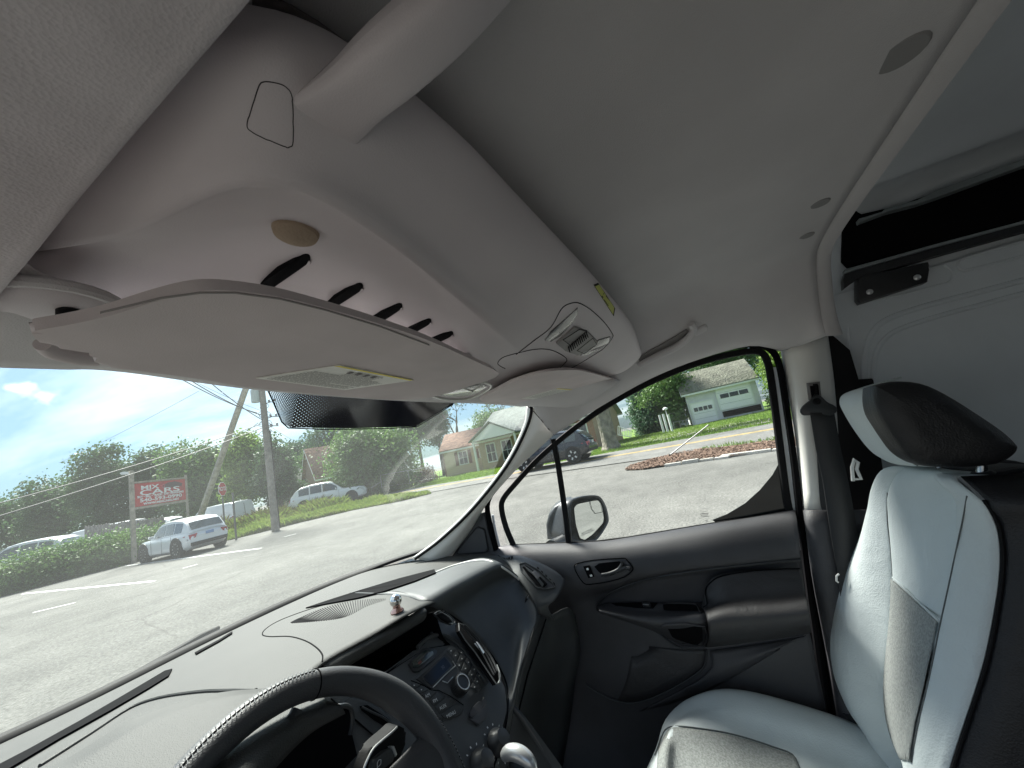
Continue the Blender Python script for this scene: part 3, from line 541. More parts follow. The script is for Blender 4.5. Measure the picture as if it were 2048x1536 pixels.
# pivot mount on the header
c = on('header', 98, 604, .002)
tube('mount_ring', [c + V3(math.cos(a)*.036, math.sin(a)*.036, .001) for a in [k*math.pi/12 for k in range(24)]], .004, LINER, v1, closed=True)
lathe('mount_plate', c + V3(0, 0, .006), (0, 0, -1), [(.033, 0), (.033, .004), (.029, .008), (.010, .010), (0, .010)], SHELFP, v1, 32)
c2 = on('header', 130, 600, .014); lathe('screw', c2, (0, 0, -1), [(.0062, -.006), (.0062, .001), (.005, .002), (.004, .001)], BLACK, v1, 20); lathe('screw_head', c2 + V3(0, 0, -.001), (0, 0, -1), [(.0032, 0), (.0032, .0018), (.002, .002), (.0018, .001)], CHROME, v1, 6)
tube('pivot_rod', zp(1.622, (84, 688), (104, 700), (135, 708), (160, 713), (196, 717)), [.004, .0055, .006, .006, .0055], VISM, v1, n=20, k=4)
v2 = visor('sun_visor', 'smaller passenger side sun visor beneath the map light console', at(1090, 780, 'z', 1.62),
    [(962, 800), (1000, 778), (1040, 758), (1090, 744), (1130, 740), (1160, 741), (1190, 748), (1236, 762), (1242, 770), (1220, 783), (1180, 793), (1140, 800), (1080, 808), (1000, 808)], lambda a, b: 1.630, .006, .0028)
lb2 = slab('warning_label', [at(a, b, 'z', 1.6293) for a, b in ((1043, 797), (1116, 777), (1154, 780), (1092, 800))], (0, 0, .0006), LABELW, v2, 0)
Pq = [at(a, b, 'z', 1.6289) for a, b in ((1043, 797), (1116, 777), (1154, 780), (1092, 800))]
slab('yellow_header', [Pq[1], Pq[2], Pq[2].lerp(Pq[3], .05), Pq[1].lerp(Pq[0], .05)], (0, 0, .0002), LABELY, lb2, 0)
for r in range(10):
    a = Pq[1].lerp(Pq[0], .12+.08*r); b = Pq[2].lerp(Pq[3], .12+.08*r)
    dashes('printed_line', a.lerp(b, .5) + V3(0, 0, -.0002), (b-a).normalized(), (Pq[0]-Pq[1]).normalized(), (b-a).length*.85, .004, 1, PRINTG, lb2, r)

# grab handle above the passenger door
gh = thing('grab_handle', 'folded grey grab handle in the roof edge above the passenger window', 'grab handle', on('liner', 1340, 690, .01))
tube('handle', [on('liner', *q, .014) for q in ((1275, 724), (1310, 706), (1345, 690), (1370, 672), (1384, 652), (1380, 640))], .0085, LINER, gh, k=4)
patch('recess', [[on('liner', x, y, .003) for x, y in ((1275, 712), (1310, 692), (1345, 672), (1372, 655))], [on('liner', x, y, .003) for x, y in ((1278, 720), (1312, 702), (1348, 684), (1378, 662))]], mat('recess_felt', (.2, .19, .185), .9), gh, nu=4, nv=2, thick=.002)
slab('end_cap', [on('liner', *q, .005) for q in ((1385, 660), (1410, 648), (1414, 653), (1412, 659), (1390, 670))], (0, 0, .006), LINER, gh, .001)
# ================================================================== dashboard
da = thing('dashboard', 'dark grained dashboard sweeping under the windshield', 'dashboard', (.55, .75, 1.1))
SP = (V3(0, .44, 1.0), V3(0, -.8, 1.0).normalized().cross(V3(1, 0, 0)))       # the centre stack's sloping plane
SP = (V3(0, .44, 1.0), V3(0, 1, -.8).normalized())
d0 = [p + V3(0, -.004, -.006) for p in BOT[:5]+[at(670, 1163, 'z', 1.165), BOT[5]]]
d0[0] = at(-260, 1610, 'z', 1.13)
d0 += [at(852, 1118, 'x', 1.165), at(980, 1108, 'x', 1.19)]
d1 = [at(-200, 1640, 'z', 1.165), at(40, 1520, 'z', 1.165), at(240, 1415, 'z', 1.17), at(470, 1292, 'z', 1.185), at(625, 1218, 'z', 1.197), at(700, 1190, 'z', 1.203), at(790, 1160, 'z', 1.208), at(890, 1127, 'x', 1.10), at(1010, 1112, 'x', 1.16)]
d2 = [at(-200, 1720, 'z', 1.20), at(70, 1580, 'z', 1.20), at(300, 1450, 'z', 1.205), at(515, 1345, 'z', 1.222), at(620, 1285, 'z', 1.228), at(715, 1232, 'z', 1.230), at(812, 1188, 'z', 1.230), at(905, 1148, 'x', 1.0), at(1040, 1122, 'x', 1.14)]
d3 = [at(-200, 1800, 'z', 1.24), at(120, 1640, 'z', 1.24), at(380, 1500, 'z', 1.24), at(570, 1395, 'z', 1.24), at(645, 1328, 'z', 1.241), at(745, 1272, 'z', 1.241), at(843, 1216, 'z', 1.241), at(935, 1185, 'x', .90), at(1075, 1160, 'x', 1.08)]
# upper deck
patch('upper_deck', [d0, d1, d2, d3], DASH, da, nu=6, nv=6, thick=.003, key='deck', sharp=80)
# defroster slots
def sslab(name, pp, m, key='deck', lift=.0012, vec=(0, 0, .003), parent=da, bevel=0): return slab(name, [on(key, *q, lift) for q in pp], vec, m, parent, bevel)
sslab('defroster_slot', [(-20, 1545), (60, 1503), (160, 1447), (250, 1394), (330, 1346), (345, 1342), (338, 1356), (300, 1380), (220, 1427), (120, 1483), (20, 1543), (-20, 1563)], VOID)
sslab('defroster_slot', [(390, 1309), (440, 1282), (465, 1266), (465, 1270), (440, 1286), (393, 1312)], VOID)
WEDGE = [(612, 1219), (660, 1203), (720, 1184), (800, 1160), (869, 1142), (872, 1149), (830, 1166), (770, 1186), (715, 1200), (660, 1210)]
tube('deck_ridge', [on('deck', *q, .001) for q in ((80, 1536), (180, 1472), (260, 1420), (320, 1398), (400, 1386), (460, 1384), (512, 1385))], .0035, DASH, da, k=4)
# cluster hood swelling in front of the driver
hg = [[at(-120, 1640, 'z', 1.245), at(100, 1540, 'z', 1.245), at(270, 1440, 'z', 1.245), at(420, 1392, 'z', 1.245), at(530, 1380, 'z', 1.245), at(640, 1375, 'z', 1.24)],
      [at(-60, 1800, 'z', 1.262), at(180, 1640, 'z', 1.262), at(340, 1530, 'z', 1.262), at(450, 1455, 'z', 1.262), at(560, 1420, 'z', 1.258), at(650, 1402, 'z', 1.25)],
      [at(60, 1900, 'z', 1.262), at(300, 1720, 'z', 1.262), at(430, 1600, 'z', 1.262), at(520, 1500, 'z', 1.262), at(600, 1440, 'z', 1.256), at(680, 1412, 'z', 1.245)],
      [at(120, 1960, 'z', 1.235), at(330, 1780, 'z', 1.235), at(450, 1660, 'z', 1.235), at(540, 1545, 'z', 1.235), at(620, 1465, 'z', 1.235), at(690, 1425, 'z', 1.235)]]
patch('cluster_hood', hg, DASH, da, nu=5, nv=4, thick=.004, key='hood', sharp=80)
# centre pad with speaker grille, lip in front
PADZ = lambda a, b: at(a, b, 'z', 1.241)
pad = [(524, 1271), (536, 1255), (570, 1238), (640, 1215), (720, 1198), (780, 1193), (832, 1203), (846, 1211), (838, 1219), (760, 1264), (700, 1297), (660, 1320), (648, 1326), (640, 1300), (618, 1286), (580, 1275)]
seam('pad_seam', 'deck', [(838, 1200), (815, 1190), (780, 1185), (720, 1196), (640, 1214), (570, 1238), (536, 1256), (525, 1270), (540, 1275), (580, 1275), (612, 1284), (634, 1298), (645, 1312), (645, 1326)], da, .0012)
lipt = [(648, 1326), (700, 1297), (760, 1264), (838, 1219), (846, 1211)]
patch('pad_lip', [[PADZ(a, b) + V3(0, .003, -.002) for a, b in lipt], [PADZ(a, b) + V3(0, -.006, -.010) for a, b in lipt], [PADZ(a, b) + V3(0, .002, -.024) for a, b in lipt], [PADZ(a, b) + V3(0, .03, -.028) for a, b in lipt]], DASH, da, nu=5, nv=4, thick=.002)
gt = [(580, 1247), (600, 1237), (640, 1220), (690, 1206), (740, 1200), (774, 1199)]; gb = [(582, 1248), (625, 1245), (672, 1240), (700, 1232), (735, 1214), (774, 1201)]
g1, g2 = curve([Vector((a, b, 0)) for a, b in gt], 10), curve([Vector((a, b, 0)) for a, b in gb], 10)
for i in range(1, 50, 1):
    a, b = g1[i], g2[i]
    if (a-b).length < 3: continue
    P0, P1 = on('deck', a.x, a.y, .0008), on('deck', b.x, b.y, .0008); w = V3(.0013, .0005, 0)
    slab('grille_slot', [P0-w, P1-w, P1+w, P0+w], (0, 0, -.0012), VOID, da, 0)
# silver magnetic ball mount
bm_ = thing('magnetic_ball_mount', 'small shiny ball mount with a copper tinted foot on the dashboard pad', 'phone mount', at(795, 1226, 'z', 1.243))
c = on('deck', 795, 1226, 0); lathe('foot', c, (0, 0, 1), [(.0125, 0), (.013, .002), (.0115, .0045), (.0085, .007), (.007, .009), (.0075, .012), (.006, .014)], COPPER, bm_, 32)
lathe('ball', c + V3(0, 0, .0215), (0, 0, 1), [(math.sin(a)*.0118, -math.cos(a)*.0118) for a in [math.pi*k/16 for k in range(17)]], CHROME, bm_, 32)
# storage tray under the pad: back, side and floor
def L3(P): return [pt(p) for p in P]
t_l, t_r = (642, 1330), (850, 1216)
BK = lambda a, b, dy, z: (lambda p: V3(p.x, p.y+dy, z))(PADZ(a, b))
patch('tray_recess', [[BK(640, 1326, 0, 1.225), BK(700, 1297, 0, 1.225), BK(760, 1264, 0, 1.225), BK(846, 1213, 0, 1.225), BK(875, 1200, -.01, 1.222)],
                      [BK(640, 1326, .12, 1.22), BK(700, 1297, .12, 1.22), BK(760, 1264, .12, 1.22), BK(846, 1213, .1, 1.22), BK(882, 1200, .02, 1.215)],
                      [BK(640, 1326, .12, 1.15), BK(700, 1297, .12, 1.15), BK(760, 1264, .12, 1.15), BK(846, 1213, .1, 1.15), BK(882, 1200, .01, 1.17)],
                      [at(640, 1440, 'pl', SP), at(700, 1400, 'pl', SP), at(785, 1340, 'pl', SP), at(850, 1298, 'pl', SP), at(900, 1290, 'pl', SP)]], VOID, da, nu=4, nv=4, thick=.002, lin=True)
# centre stack: flat sloping fascia with surround
fas = [(862, 1222), (888, 1231), (930, 1255), (965, 1295), (990, 1330), (1012, 1375), (1016, 1420), (1000, 1470), (980, 1530), (955, 1600), (700, 1760), (560, 1660), (560, 1600), (640, 1450), (700, 1400), (765, 1357), (800, 1325), (832, 1298), (858, 1285), (866, 1262)]
slab('stack_fascia', [at(a, b, 'pl', SP) for a, b in fas], V3(0, .01, -.008), STACK, da, .004, 3)
def st(px, py, h=0): return at(px, py, 'pl', (SP[0] - SP[1]*h, SP[1]))
def sbtn(name, pp, m, h=.004, t=.004, bev=.0008, par=None): return slab(name, [st(a, b, h) for a, b in pp], SP[1]*t, m, par or da, bev, 2)
def sline(name, pp, m=VOID, h=.0018, r=.0007, par=None, closed=False): return tube(name, [st(a, b, h) for a, b in pp], r, m, par or da, n=6, closed=closed)
# glossy outer rim of the stack around tray
tube('stack_rim', [st(*q, .002) for q in ((835, 1295), (850, 1280), (866, 1271), (885, 1270), (905, 1279), (925, 1298), (948, 1330), (975, 1368))], .004, DASHD, da, k=4)
tube('tray_edge', [st(*q, .003) for q in ((640, 1440), (700, 1395), (745, 1362), (780, 1338), (828, 1302))], .0012, DASHD, da)
# hazard / airbag display pod
slab('airbag_lamp_surround', roundpoly([st(a, b, .004) for a, b in ((816, 1325), (848, 1294), (868, 1297), (876, 1304), (872, 1314), (840, 1342), (828, 1343))], .25, 3), SP[1]*.006, BEZEL, da, .001)
sbtn('airbag_lamp', [(824, 1323), (850, 1300), (866, 1302), (868, 1308), (838, 1334), (827, 1335)], mat('dark_green_lens', (.03, .045, .042), .2, coat=.5), .006, .002)
xd = (st(850, 1300) - st(824, 1323)).normalized(); yd = SP[1].cross(xd)*-1
if yd.z < 0: yd = -yd
xd_s = xd
def stext(body, px, py, size, m=PRINTW, h=.0068, par=None, xdir=None):
    x = xdir or XS; y = -SP[1].cross(x); y = y if y.z > 0 else -y
    return text('lettering', body, st(px, py, h), x, y, size, m, par or da)
XS = V3(1, 0, 0)
stext('PASSENGER AIRBAG', 846, 1313, .0036, PRINTG); stext('OFF', 840, 1325, .005, PRINTR)
# display
sbtn('display_frame', [(833, 1358), (890, 1306), (912, 1328), (868, 1376), (862, 1377)], BEZEL, .0045, .006, .0012)
sbtn('display', [(846, 1355), (889, 1313), (903, 1331), (863, 1371)], SCREEN, .0052, .001, 0)
stext('30', 886, 1335, .008, mat('dim_digits', (.12, .13, .16), .5), .0062)
tube('display_edge', [st(*q, .0052) for q in ((866, 1375), (888, 1352), (911, 1331), (905, 1322))], .0010, SILVER, da, n=6)
sline('display_edge', [(885, 1362), (895, 1366), (906, 1354)], SILVER, .004, .0009)
# radio key groups
RAD = [(815, 1367), (900, 1292), (918, 1294), (940, 1318), (955, 1340), (966, 1352), (963, 1376), (956, 1385), (948, 1383), (927, 1410), (923, 1428), (905, 1436), (890, 1440), (880, 1436)]
sbtn('radio_panel', RAD, STACK, .0026, .003, .001)
KEYS = [((892, 1301), (902, 1293), (912, 1300), (903, 1312)), ((903, 1312), (912, 1300), (920, 1307), (911, 1324)), ((913, 1299), (924, 1301), (933, 1312), (921, 1307)),
        ((921, 1308), (933, 1313), (928, 1322), (914, 1325)), ((912, 1325), (927, 1323), (921, 1340), (915, 1333)), ((934, 1314), (945, 1326), (941, 1335), (929, 1322)),
        ((928, 1324), (940, 1336), (935, 1347), (922, 1340)), ((921, 1342), (934, 1349), (928, 1360), (919, 1348)), ((946, 1328), (956, 1340), (952, 1348), (942, 1337)),
        ((941, 1338), (951, 1350), (946, 1360), (936, 1349)), ((935, 1351), (945, 1362), (939, 1372), (929, 1362)), ((957, 1342), (963, 1351), (962, 1362), (953, 1350)),
        ((952, 1352), (961, 1364), (958, 1373), (947, 1362)), ((946, 1364), (957, 1375), (954, 1382), (940, 1374))]
for kq in KEYS:
    c = sum((Vector(a) for a in kq), Vector((0, 0)))/4; sbtn('radio_key', [c.lerp(Vector(a), .88) for a in kq], STACK, .0040, .002, .0005)
    sbtn('key_mark', [(c.x-1.3, c.y-.9), (c.x+1.1, c.y-1.3), (c.x+1.3, c.y+.9), (c.x-1, c.y+1.3)], PRINTW, .0043, .0004, 0)
MK = [((820, 1364), (848, 1345), (0, 0), (0, 0))]
LOW = [(((818, 1372), (826, 1361), (843, 1369), (829, 1379)), ''), (((829, 1380), (843, 1370), (860, 1378), (842, 1388)), ''), (((843, 1389), (858, 1378), (874, 1382), (858, 1400)), 'AM'),
       (((858, 1401), (876, 1383), (892, 1392), (868, 1413)), 'FM'), (((869, 1414), (894, 1393), (913, 1404), (880, 1429)), 'AUX'), (((881, 1430), (914, 1405), (927, 1412), (922, 1426), (900, 1437), (888, 1437)), 'MENU')]
for kq, w in LOW:
    c = sum((Vector(a) for a in kq), Vector((0, 0)))/len(kq); sbtn('radio_key', [c.lerp(Vector(a), .93) for a in kq], DASHD, .0046, .003, .0006)
    if w: stext(w, c.x-3, c.y+4, .0075, PRINTW, .0050, xdir=(st(c.x+10, c.y-6)-st(c.x, c.y)).normalized())
    else: sbtn('key_mark', [(c.x-1.5, c.y-1), (c.x+1.2, c.y), (c.x-1, c.y+1.8)], PRINTW, .005, .0004, 0)
sline('key_group_seam', [(822, 1361), (850, 1372), (862, 1380), (878, 1381), (900, 1392), (927, 1410)], VOID, .0046, .0007)
# tuning knob
kc = st(916, 1376, .003); kn = lathe('tuning_knob', kc, -SP[1], [(.0165, 0), (.0165, .004), (.0155, .016), (.014, .0185), (.0115, .0185), (.0105, .0172), (0, .0172)], BEZEL, da, 32)
tube('knob_ring', [kc - SP[1]*.0187 + (V3(1, 0, 0)*math.cos(a) + SP[1].cross(V3(1, 0, 0))*math.sin(a))*.0128 for a in [k*math.pi/12 for k in range(24)]], .0009, SILVER, kn, n=6, closed=True)
for k in range(30):
    a = k*math.pi/15; e = V3(1, 0, 0)*math.cos(a) + SP[1].cross(V3(1, 0, 0))*math.sin(a); tube('knurl', [kc - SP[1]*.005 + e*.0164, kc - SP[1]*.015 + e*.0157], .0006, BEZEL, kn, n=4)
# blanking switches
for pp in ([(940, 1424), (947, 1412), (958, 1402), (965, 1404), (968, 1392), (974, 1404), (958, 1424), (946, 1436), (941, 1432)], [(936, 1436), (946, 1438), (972, 1407), (978, 1420), (973, 1436), (959, 1449)]):
    sbtn('blank_switch', pp, mat('switch_grey', (.06, .06, .066), .5, .2, 700), .005, .004, .0012)
# climate dials, half hidden by the wheel
for (a, b) in ((995, 1487), (962, 1530)):
    c = st(a, b, .002); dlx = lathe('climate_dial', c, -SP[1], [(.021, 0), (.021, .006), (.016, .012), (.013, .020), (0, .021)], BEZEL, da, 28)
    for k in range(10): 
        an = k*.5-2; e = V3(1, 0, 0)*math.cos(an) + SP[1].cross(V3(1, 0, 0))*math.sin(an); sl_ = c - SP[1]*.0012 + e*.026
        slab('dial_mark', [sl_ + V3(-.0012, 0, 0), sl_ + V3(.0012, 0, 0), sl_ + e*.003 + V3(.001, 0, 0), sl_ + e*.003 + V3(-.001, 0, 0)], SP[1]*.0003, PRINTW, dlx, 0)
slab('stack_backing', [at(a, b, 'y', .68) for a, b in ((835, 1206), (880, 1204), (920, 1240), (925, 1275), (860, 1262))], (0, .01, 0), DASHD, da, 0)
# passenger dome of the dash
m0 = [at(700, 1186, 'z', 1.212), at(800, 1192, 'z', 1.232), at(848, 1206, 'z', 1.232), at(900, 1232, 'y', .60), at(945, 1268, 'y', .57), at(985, 1318, 'y', .535), at(1010, 1368, 'y', .50), at(1012, 1420, 'y', .47), at(1003, 1475, 'y', .46), at(975, 1560, 'y', .46)]
m1 = [at(790, 1160, 'z', 1.205), at(860, 1160, 'z', 1.225), at(905, 1172, 'z', 1.232), at(945, 1200, 'y', .60), at(985, 1240, 'y', .565), at(1018, 1285, 'y', .53), at(1028, 1340, 'y', .495), at(1022, 1400, 'y', .47), at(1011, 1460, 'y', .465), at(990, 1550, 'y', .47)]
m2 = [at(866, 1143, 'z', 1.200), at(915, 1134, 'z', 1.218), at(955, 1146, 'z', 1.225), at(990, 1168, 'y', .60), at(1022, 1202, 'y', .56), at(1048, 1240, 'y', .52), at(1043, 1300, 'y', .49), at(1032, 1370, 'y', .47), at(1018, 1450, 'y', .47), at(1000, 1545, 'y', .48)]
m3 = [at(905, 1131, 'z', 1.20), at(960, 1117, 'z', 1.215), at(1000, 1126, 'z', 1.216), at(1035, 1152, 'y', .585), at(1062, 1190, 'y', .545), at(1076, 1228, 'y', .51), at(1062, 1270, 'y', .49), at(1040, 1340, 'y', .475), at(1024, 1430, 'y', .475), at(1008, 1540, 'y', .49)]
patch('passenger_dome', [m0, m1, m2, m3], DASHD, da, nu=5, nv=5, thick=.003, key='dome', sharp=80)
tube('dome_seam', [p + V3(0, -.004, .001) for p in m0[2:]], .0016, VOID, da, k=4)
sslab('defroster_slot', WEDGE, VOID, key=['deck', 'dome'], lift=.001)
tube('pale_edge', [on('dome', *q, .001) for q in ((872, 1147), (905, 1134), (945, 1124), (975, 1123), (1003, 1134), (1028, 1152), (1045, 1168))], .0028, TRIM, da, k=4)
slab('key_slot_mark', [on('dome', *q, .0006) for q in ((1050, 1198), (1057, 1187), (1061, 1188), (1054, 1200))], (0, .001, 0), VOID, da, 0)
slab('key_slot_mark', [on('dome', *q, .001) for q in ((1052, 1198), (1057, 1190), (1059, 1191), (1054, 1199))], (0, .001, 0), DASHD, da, 0)
# centre-right vent: a long slot set into the dome's left edge
vs_o = [(917, 1247), (930, 1250), (955, 1275), (980, 1312), (998, 1345), (1000, 1366), (993, 1369), (975, 1342), (950, 1305), (930, 1280), (919, 1262)]
vt = slab('centre_vent', [on(['dome'], *q, .006) if False else at(q[0], q[1], 'y', .555-.00075*(q[1]-1247)) for q in vs_o], (0, .01, -.003), VOID, da, .001)
def vp(a, b, dy=0): return at(a, b, 'y', .545-.00075*(b-1247)+dy)
for o in (0, 1, 2):
    s = [(922+o*5, 1251+0*o), (938+o*5, 1268-o), (955+o*6, 1291-o), (972+o*6, 1320-o*2), (988+o*3, 1350-o*4)]
    tube('slat', [vp(a, b) for a, b in s], .0016, BEZEL, vt, n=6, k=3)
slab('vent_tab', [vp(*q) for q in ((950, 1287), (955, 1283), (971, 1303), (967, 1308))], (0, .003, 0), SILVER, vt, .0006)
tube('chrome_corner', [vp(*q) for q in ((994, 1330), (999, 1345), (1000, 1358), (996, 1367))], .0014, mat('grey_rim', (.2, .21, .21), .4), vt, k=3)
tube('vent_edge', [vp(*q, -.001) for q in vs_o], .0012, DASHD, vt, closed=True, n=6)
# small speaker / hazard switch at the head of the stack
slab('hazard_switch_surround', [vp(*q, .004) for q in ((868, 1226), (880, 1221), (900, 1232), (910, 1243), (904, 1249), (885, 1243))], (0, .006, -.002), BEZEL, da, .0015)
slab('hazard_switch', [vp(*q, -.002) for q in ((874, 1228), (884, 1224), (898, 1234), (905, 1243), (898, 1245), (884, 1238))], (0, .004, -.002), VOID, da, .0015)
tube('switch_rim', [vp(*q, -.004) for q in ((869, 1228), (876, 1223), (888, 1223), (902, 1233), (910, 1244), (903, 1249))], .0010, DASHD, da, k=3)
# right-hand vent housing by the door
vh = [[at(1000, 1112, 'x', 1.14), at(1040, 1112, 'x', 1.13), at(1075, 1124, 'x', 1.12), at(1110, 1142, 'x', 1.11), at(1130, 1160, 'x', 1.105)],
      [at(1018, 1130, 'x', 1.09), at(1042, 1130, 'x', 1.08), at(1070, 1148, 'x', 1.07), at(1100, 1168, 'x', 1.07), at(1122, 1182, 'x', 1.07)],
      [at(1030, 1150, 'x', 1.05), at(1045, 1160, 'x', 1.04), at(1062, 1178, 'x', 1.03), at(1085, 1196, 'x', 1.03), at(1110, 1200, 'x', 1.04)],
      [at(1050, 1180, 'x', 1.03), at(1062, 1195, 'x', 1.02), at(1072, 1212, 'x', 1.01), at(1080, 1220, 'x', 1.01), at(1096, 1214, 'x', 1.03)],
      [at(1070, 1225, 'x', 1.03), at(1075, 1235, 'x', 1.03), at(1082, 1240, 'x', 1.04), at(1095, 1240, 'x', 1.05), at(1110, 1240, 'x', 1.06)]]
patch('vent_housing', vh, DASHD, da, nu=5, nv=4, thick=.003, key='vh', sharp=80)
side = [[at(1130, 1158, 'x', 1.105), at(1130, 1180, 'x', 1.105), at(1125, 1200, 'x', 1.105), at(1130, 1230, 'x', 1.11)], [at(1122, 1182, 'x', 1.075), at(1112, 1200, 'x', 1.05), at(1100, 1220, 'x', 1.045), at(1085, 1245, 'x', 1.04)]]
vq = [(1040, 1131), (1050, 1128), (1076, 1142), (1105, 1168), (1110, 1176), (1090, 1180), (1072, 1176), (1055, 1158), (1042, 1143)]
rv = slab('side_vent', [on('vh', *q, .002) for q in vq], (.004, .006, -.003), BEZEL, da, .001)
slab('vent_opening', [on('vh', *q, .0035) for q in ((1046, 1137), (1052, 1134), (1072, 1148), (1095, 1170), (1088, 1176), (1074, 1172), (1058, 1154))], (.002, .003, 0), VOID, rv, 0)
for o in range(3):
    tube('slat', [on('vh', *q, .0065) for q in ((1049+o*3, 1137+o*3.5), (1062+o*3, 1146+o*4.5), (1076+o*2, 1160+o*5), (1086-o, 1172+o*2))], .0014, DASHD, rv, n=6)
slab('vent_tab', [on('vh', *q, .009) for q in ((1064, 1150), (1070, 1147), (1080, 1156), (1074, 1163))], (.001, .003, 0), mat('switch_grey', (0, 0, 0)), rv, .0006)
for k in range(5):
    a, b = 1076+k*8, 1138+k*7.5; slab('vent_notch', [on('vh', a+x, b+y, .003) for x, y in ((-2, -2), (1.5, 0), (2, 4), (-1.5, 2))], (0, .001, 0), VOID, rv, 0)
tube('vent_rim', [on('vh', *q, .003) for q in vq], .0014, DASHD, rv, closed=True, n=6)
sd_ = slab('demister_vent', [on(['vh', 'deck'], *q, .002) for q in ((996, 1112), (1006, 1108), (1026, 1114), (1025, 1119), (1010, 1119))], (0, 0, -.002), VOID, da, 0)
for k in range(4): slab('demister_rib', [on(['vh', 'deck'], 1003+k*6+x, 1109.5+k*1.5+y, .003) for x, y in ((0, 0), (1.5, 0), (2.5, 7), (1, 7))], (0, 0, -.001), DASHD, sd_, 0)
# face below the dome, glovebox side, console side
patch('lower_face', [[at(1076, 1228, 'x', .99), at(1058, 1290, 'x', .93), at(1040, 1350, 'x', .88), at(1024, 1430, 'x', .84), at(1008, 1560, 'x', .80)],
                     [at(1092, 1236, 'x', 1.03), at(1075, 1290, 'x', .98), at(1055, 1350, 'x', .93), at(1036, 1430, 'x', .88), at(1020, 1560, 'x', .84)],
                     [at(1100, 1232, 'x', 1.05), at(1085, 1290, 'x', 1.02), at(1068, 1350, 'x', .98), at(1048, 1430, 'x', .93), at(1030, 1560, 'x', .88)],
                     [at(1135, 1215, 'x', 1.10), at(1118, 1290, 'x', 1.10), at(1100, 1350, 'x', 1.08), at(1080, 1430, 'x', 1.05), at(1060, 1560, 'x', 1.0)],
                     [at(1150, 1230, 'x', 1.16), at(1160, 1300, 'x', 1.16), at(1150, 1360, 'x', 1.16), at(1140, 1440, 'x', 1.16), at(1120, 1560, 'x', 1.16)]], DASHD, da, nu=4, nv=3, thick=.003, sharp=50)
tube('face_groove', [at(1092, 1238, 'x', 1.02), at(1075, 1290, 'x', .97), at(1055, 1350, 'x', .92), at(1036, 1430, 'x', .87)], .0018, VOID, da)
patch('console_side', [[at(1003, 1395, 'x', .72), at(1040, 1440, 'x', .72), at(1080, 1500, 'x', .72), at(1140, 1590, 'x', .72)], [at(1013, 1397, 'x', .735), at(1050, 1442, 'x', .735), at(1090, 1500, 'x', .735), at(1150, 1590, 'x', .735)], [at(1005, 1450, 'x', .72), at(1020, 1520, 'x', .72), at(1030, 1600, 'x', .72), at(1040, 1700, 'x', .72)]], DASHD, da, nu=4, nv=3, thick=.003, sharp=50)
tube('console_edge', [at(1006, 1393, 'x', .725), at(1045, 1440, 'x', .725), at(1085, 1500, 'x', .725), at(1140, 1585, 'x', .725)], .0035, mat('edge_grey', (.10, .095, .092), .6), da)
# column side of the stack (grained panel and vent seen through the wheel)
patch('driver_side_face', [[st(560, 1440, .002), st(640, 1385, .002), st(700, 1385, .002), st(760, 1405, .002)], [st(560, 1500, .002), st(680, 1440, .002), st(760, 1470, .002), st(830, 1530, .002)], [st(560, 1600), st(680, 1560), st(760, 1560), st(830, 1600)]], DASHD, da, nu=4, nv=4, thick=.003)
sline('face_seam', [(662, 1397), (700, 1430), (760, 1482), (800, 1520)], VOID, .0045, .001)
vl = slab('driver_vent', [st(a, b, .005) for a, b in ((720, 1412), (735, 1410), (775, 1436), (792, 1452), (786, 1462), (750, 1440), (724, 1420))], SP[1]*.003, VOID, da, 0)
tube('slat', [st(a, b, .007) for a, b in ((724, 1414), (745, 1425), (765, 1434), (790, 1452))], .0016, DASHD, vl, n=6)
# instrument cluster shroud
cl_ = thing('instrument_cluster', 'black hooded instrument cluster seen through the steering wheel', 'instrument cluster', (.28, .58, 1.18))
def cy(a, b, y=.56): return at(a, b, 'y', y)
patch('visor_hood', [[cy(590, 1428, .60), cy(620, 1421, .60), cy(655, 1414, .60), cy(685, 1408, .60), cy(700, 1414, .60)], [cy(594, 1446, .53), cy(625, 1432, .53), cy(658, 1420, .53), cy(688, 1411, .53), cy(703, 1422, .54)]], mat('hood_reflection_grey', (.34, .34, .32), .35), cl_, nu=5, nv=2, thick=.003)  # pale grey paints in the reflection on the top of the black hood
tube('hood_rim', [cy(*q, .528) for q in ((596, 1450), (625, 1434), (658, 1421), (686, 1411), (700, 1416), (705, 1430), (704, 1450), (700, 1470))], .003, BEZEL, cl_, k=4)
slab('cluster_face', [cy(*q, .545) for q in ((596, 1448), (625, 1432), (658, 1419), (688, 1411), (702, 1420), (705, 1450), (703, 1470), (722, 1540), (720, 1640), (380, 1700), (470, 1560), (540, 1500))], (0, .01, 0), VOID, cl_, .001)
tube('shroud_edge', [cy(*q, .50) for q in ((596, 1420), (585, 1438), (560, 1462), (520, 1495), (480, 1530), (430, 1580))], .0075, DASH, cl_, k=4)
tube('shroud_edge', [cy(*q, .505) for q in ((598, 1418), (596, 1436), (588, 1450))], .003, BEZEL, cl_, k=3)

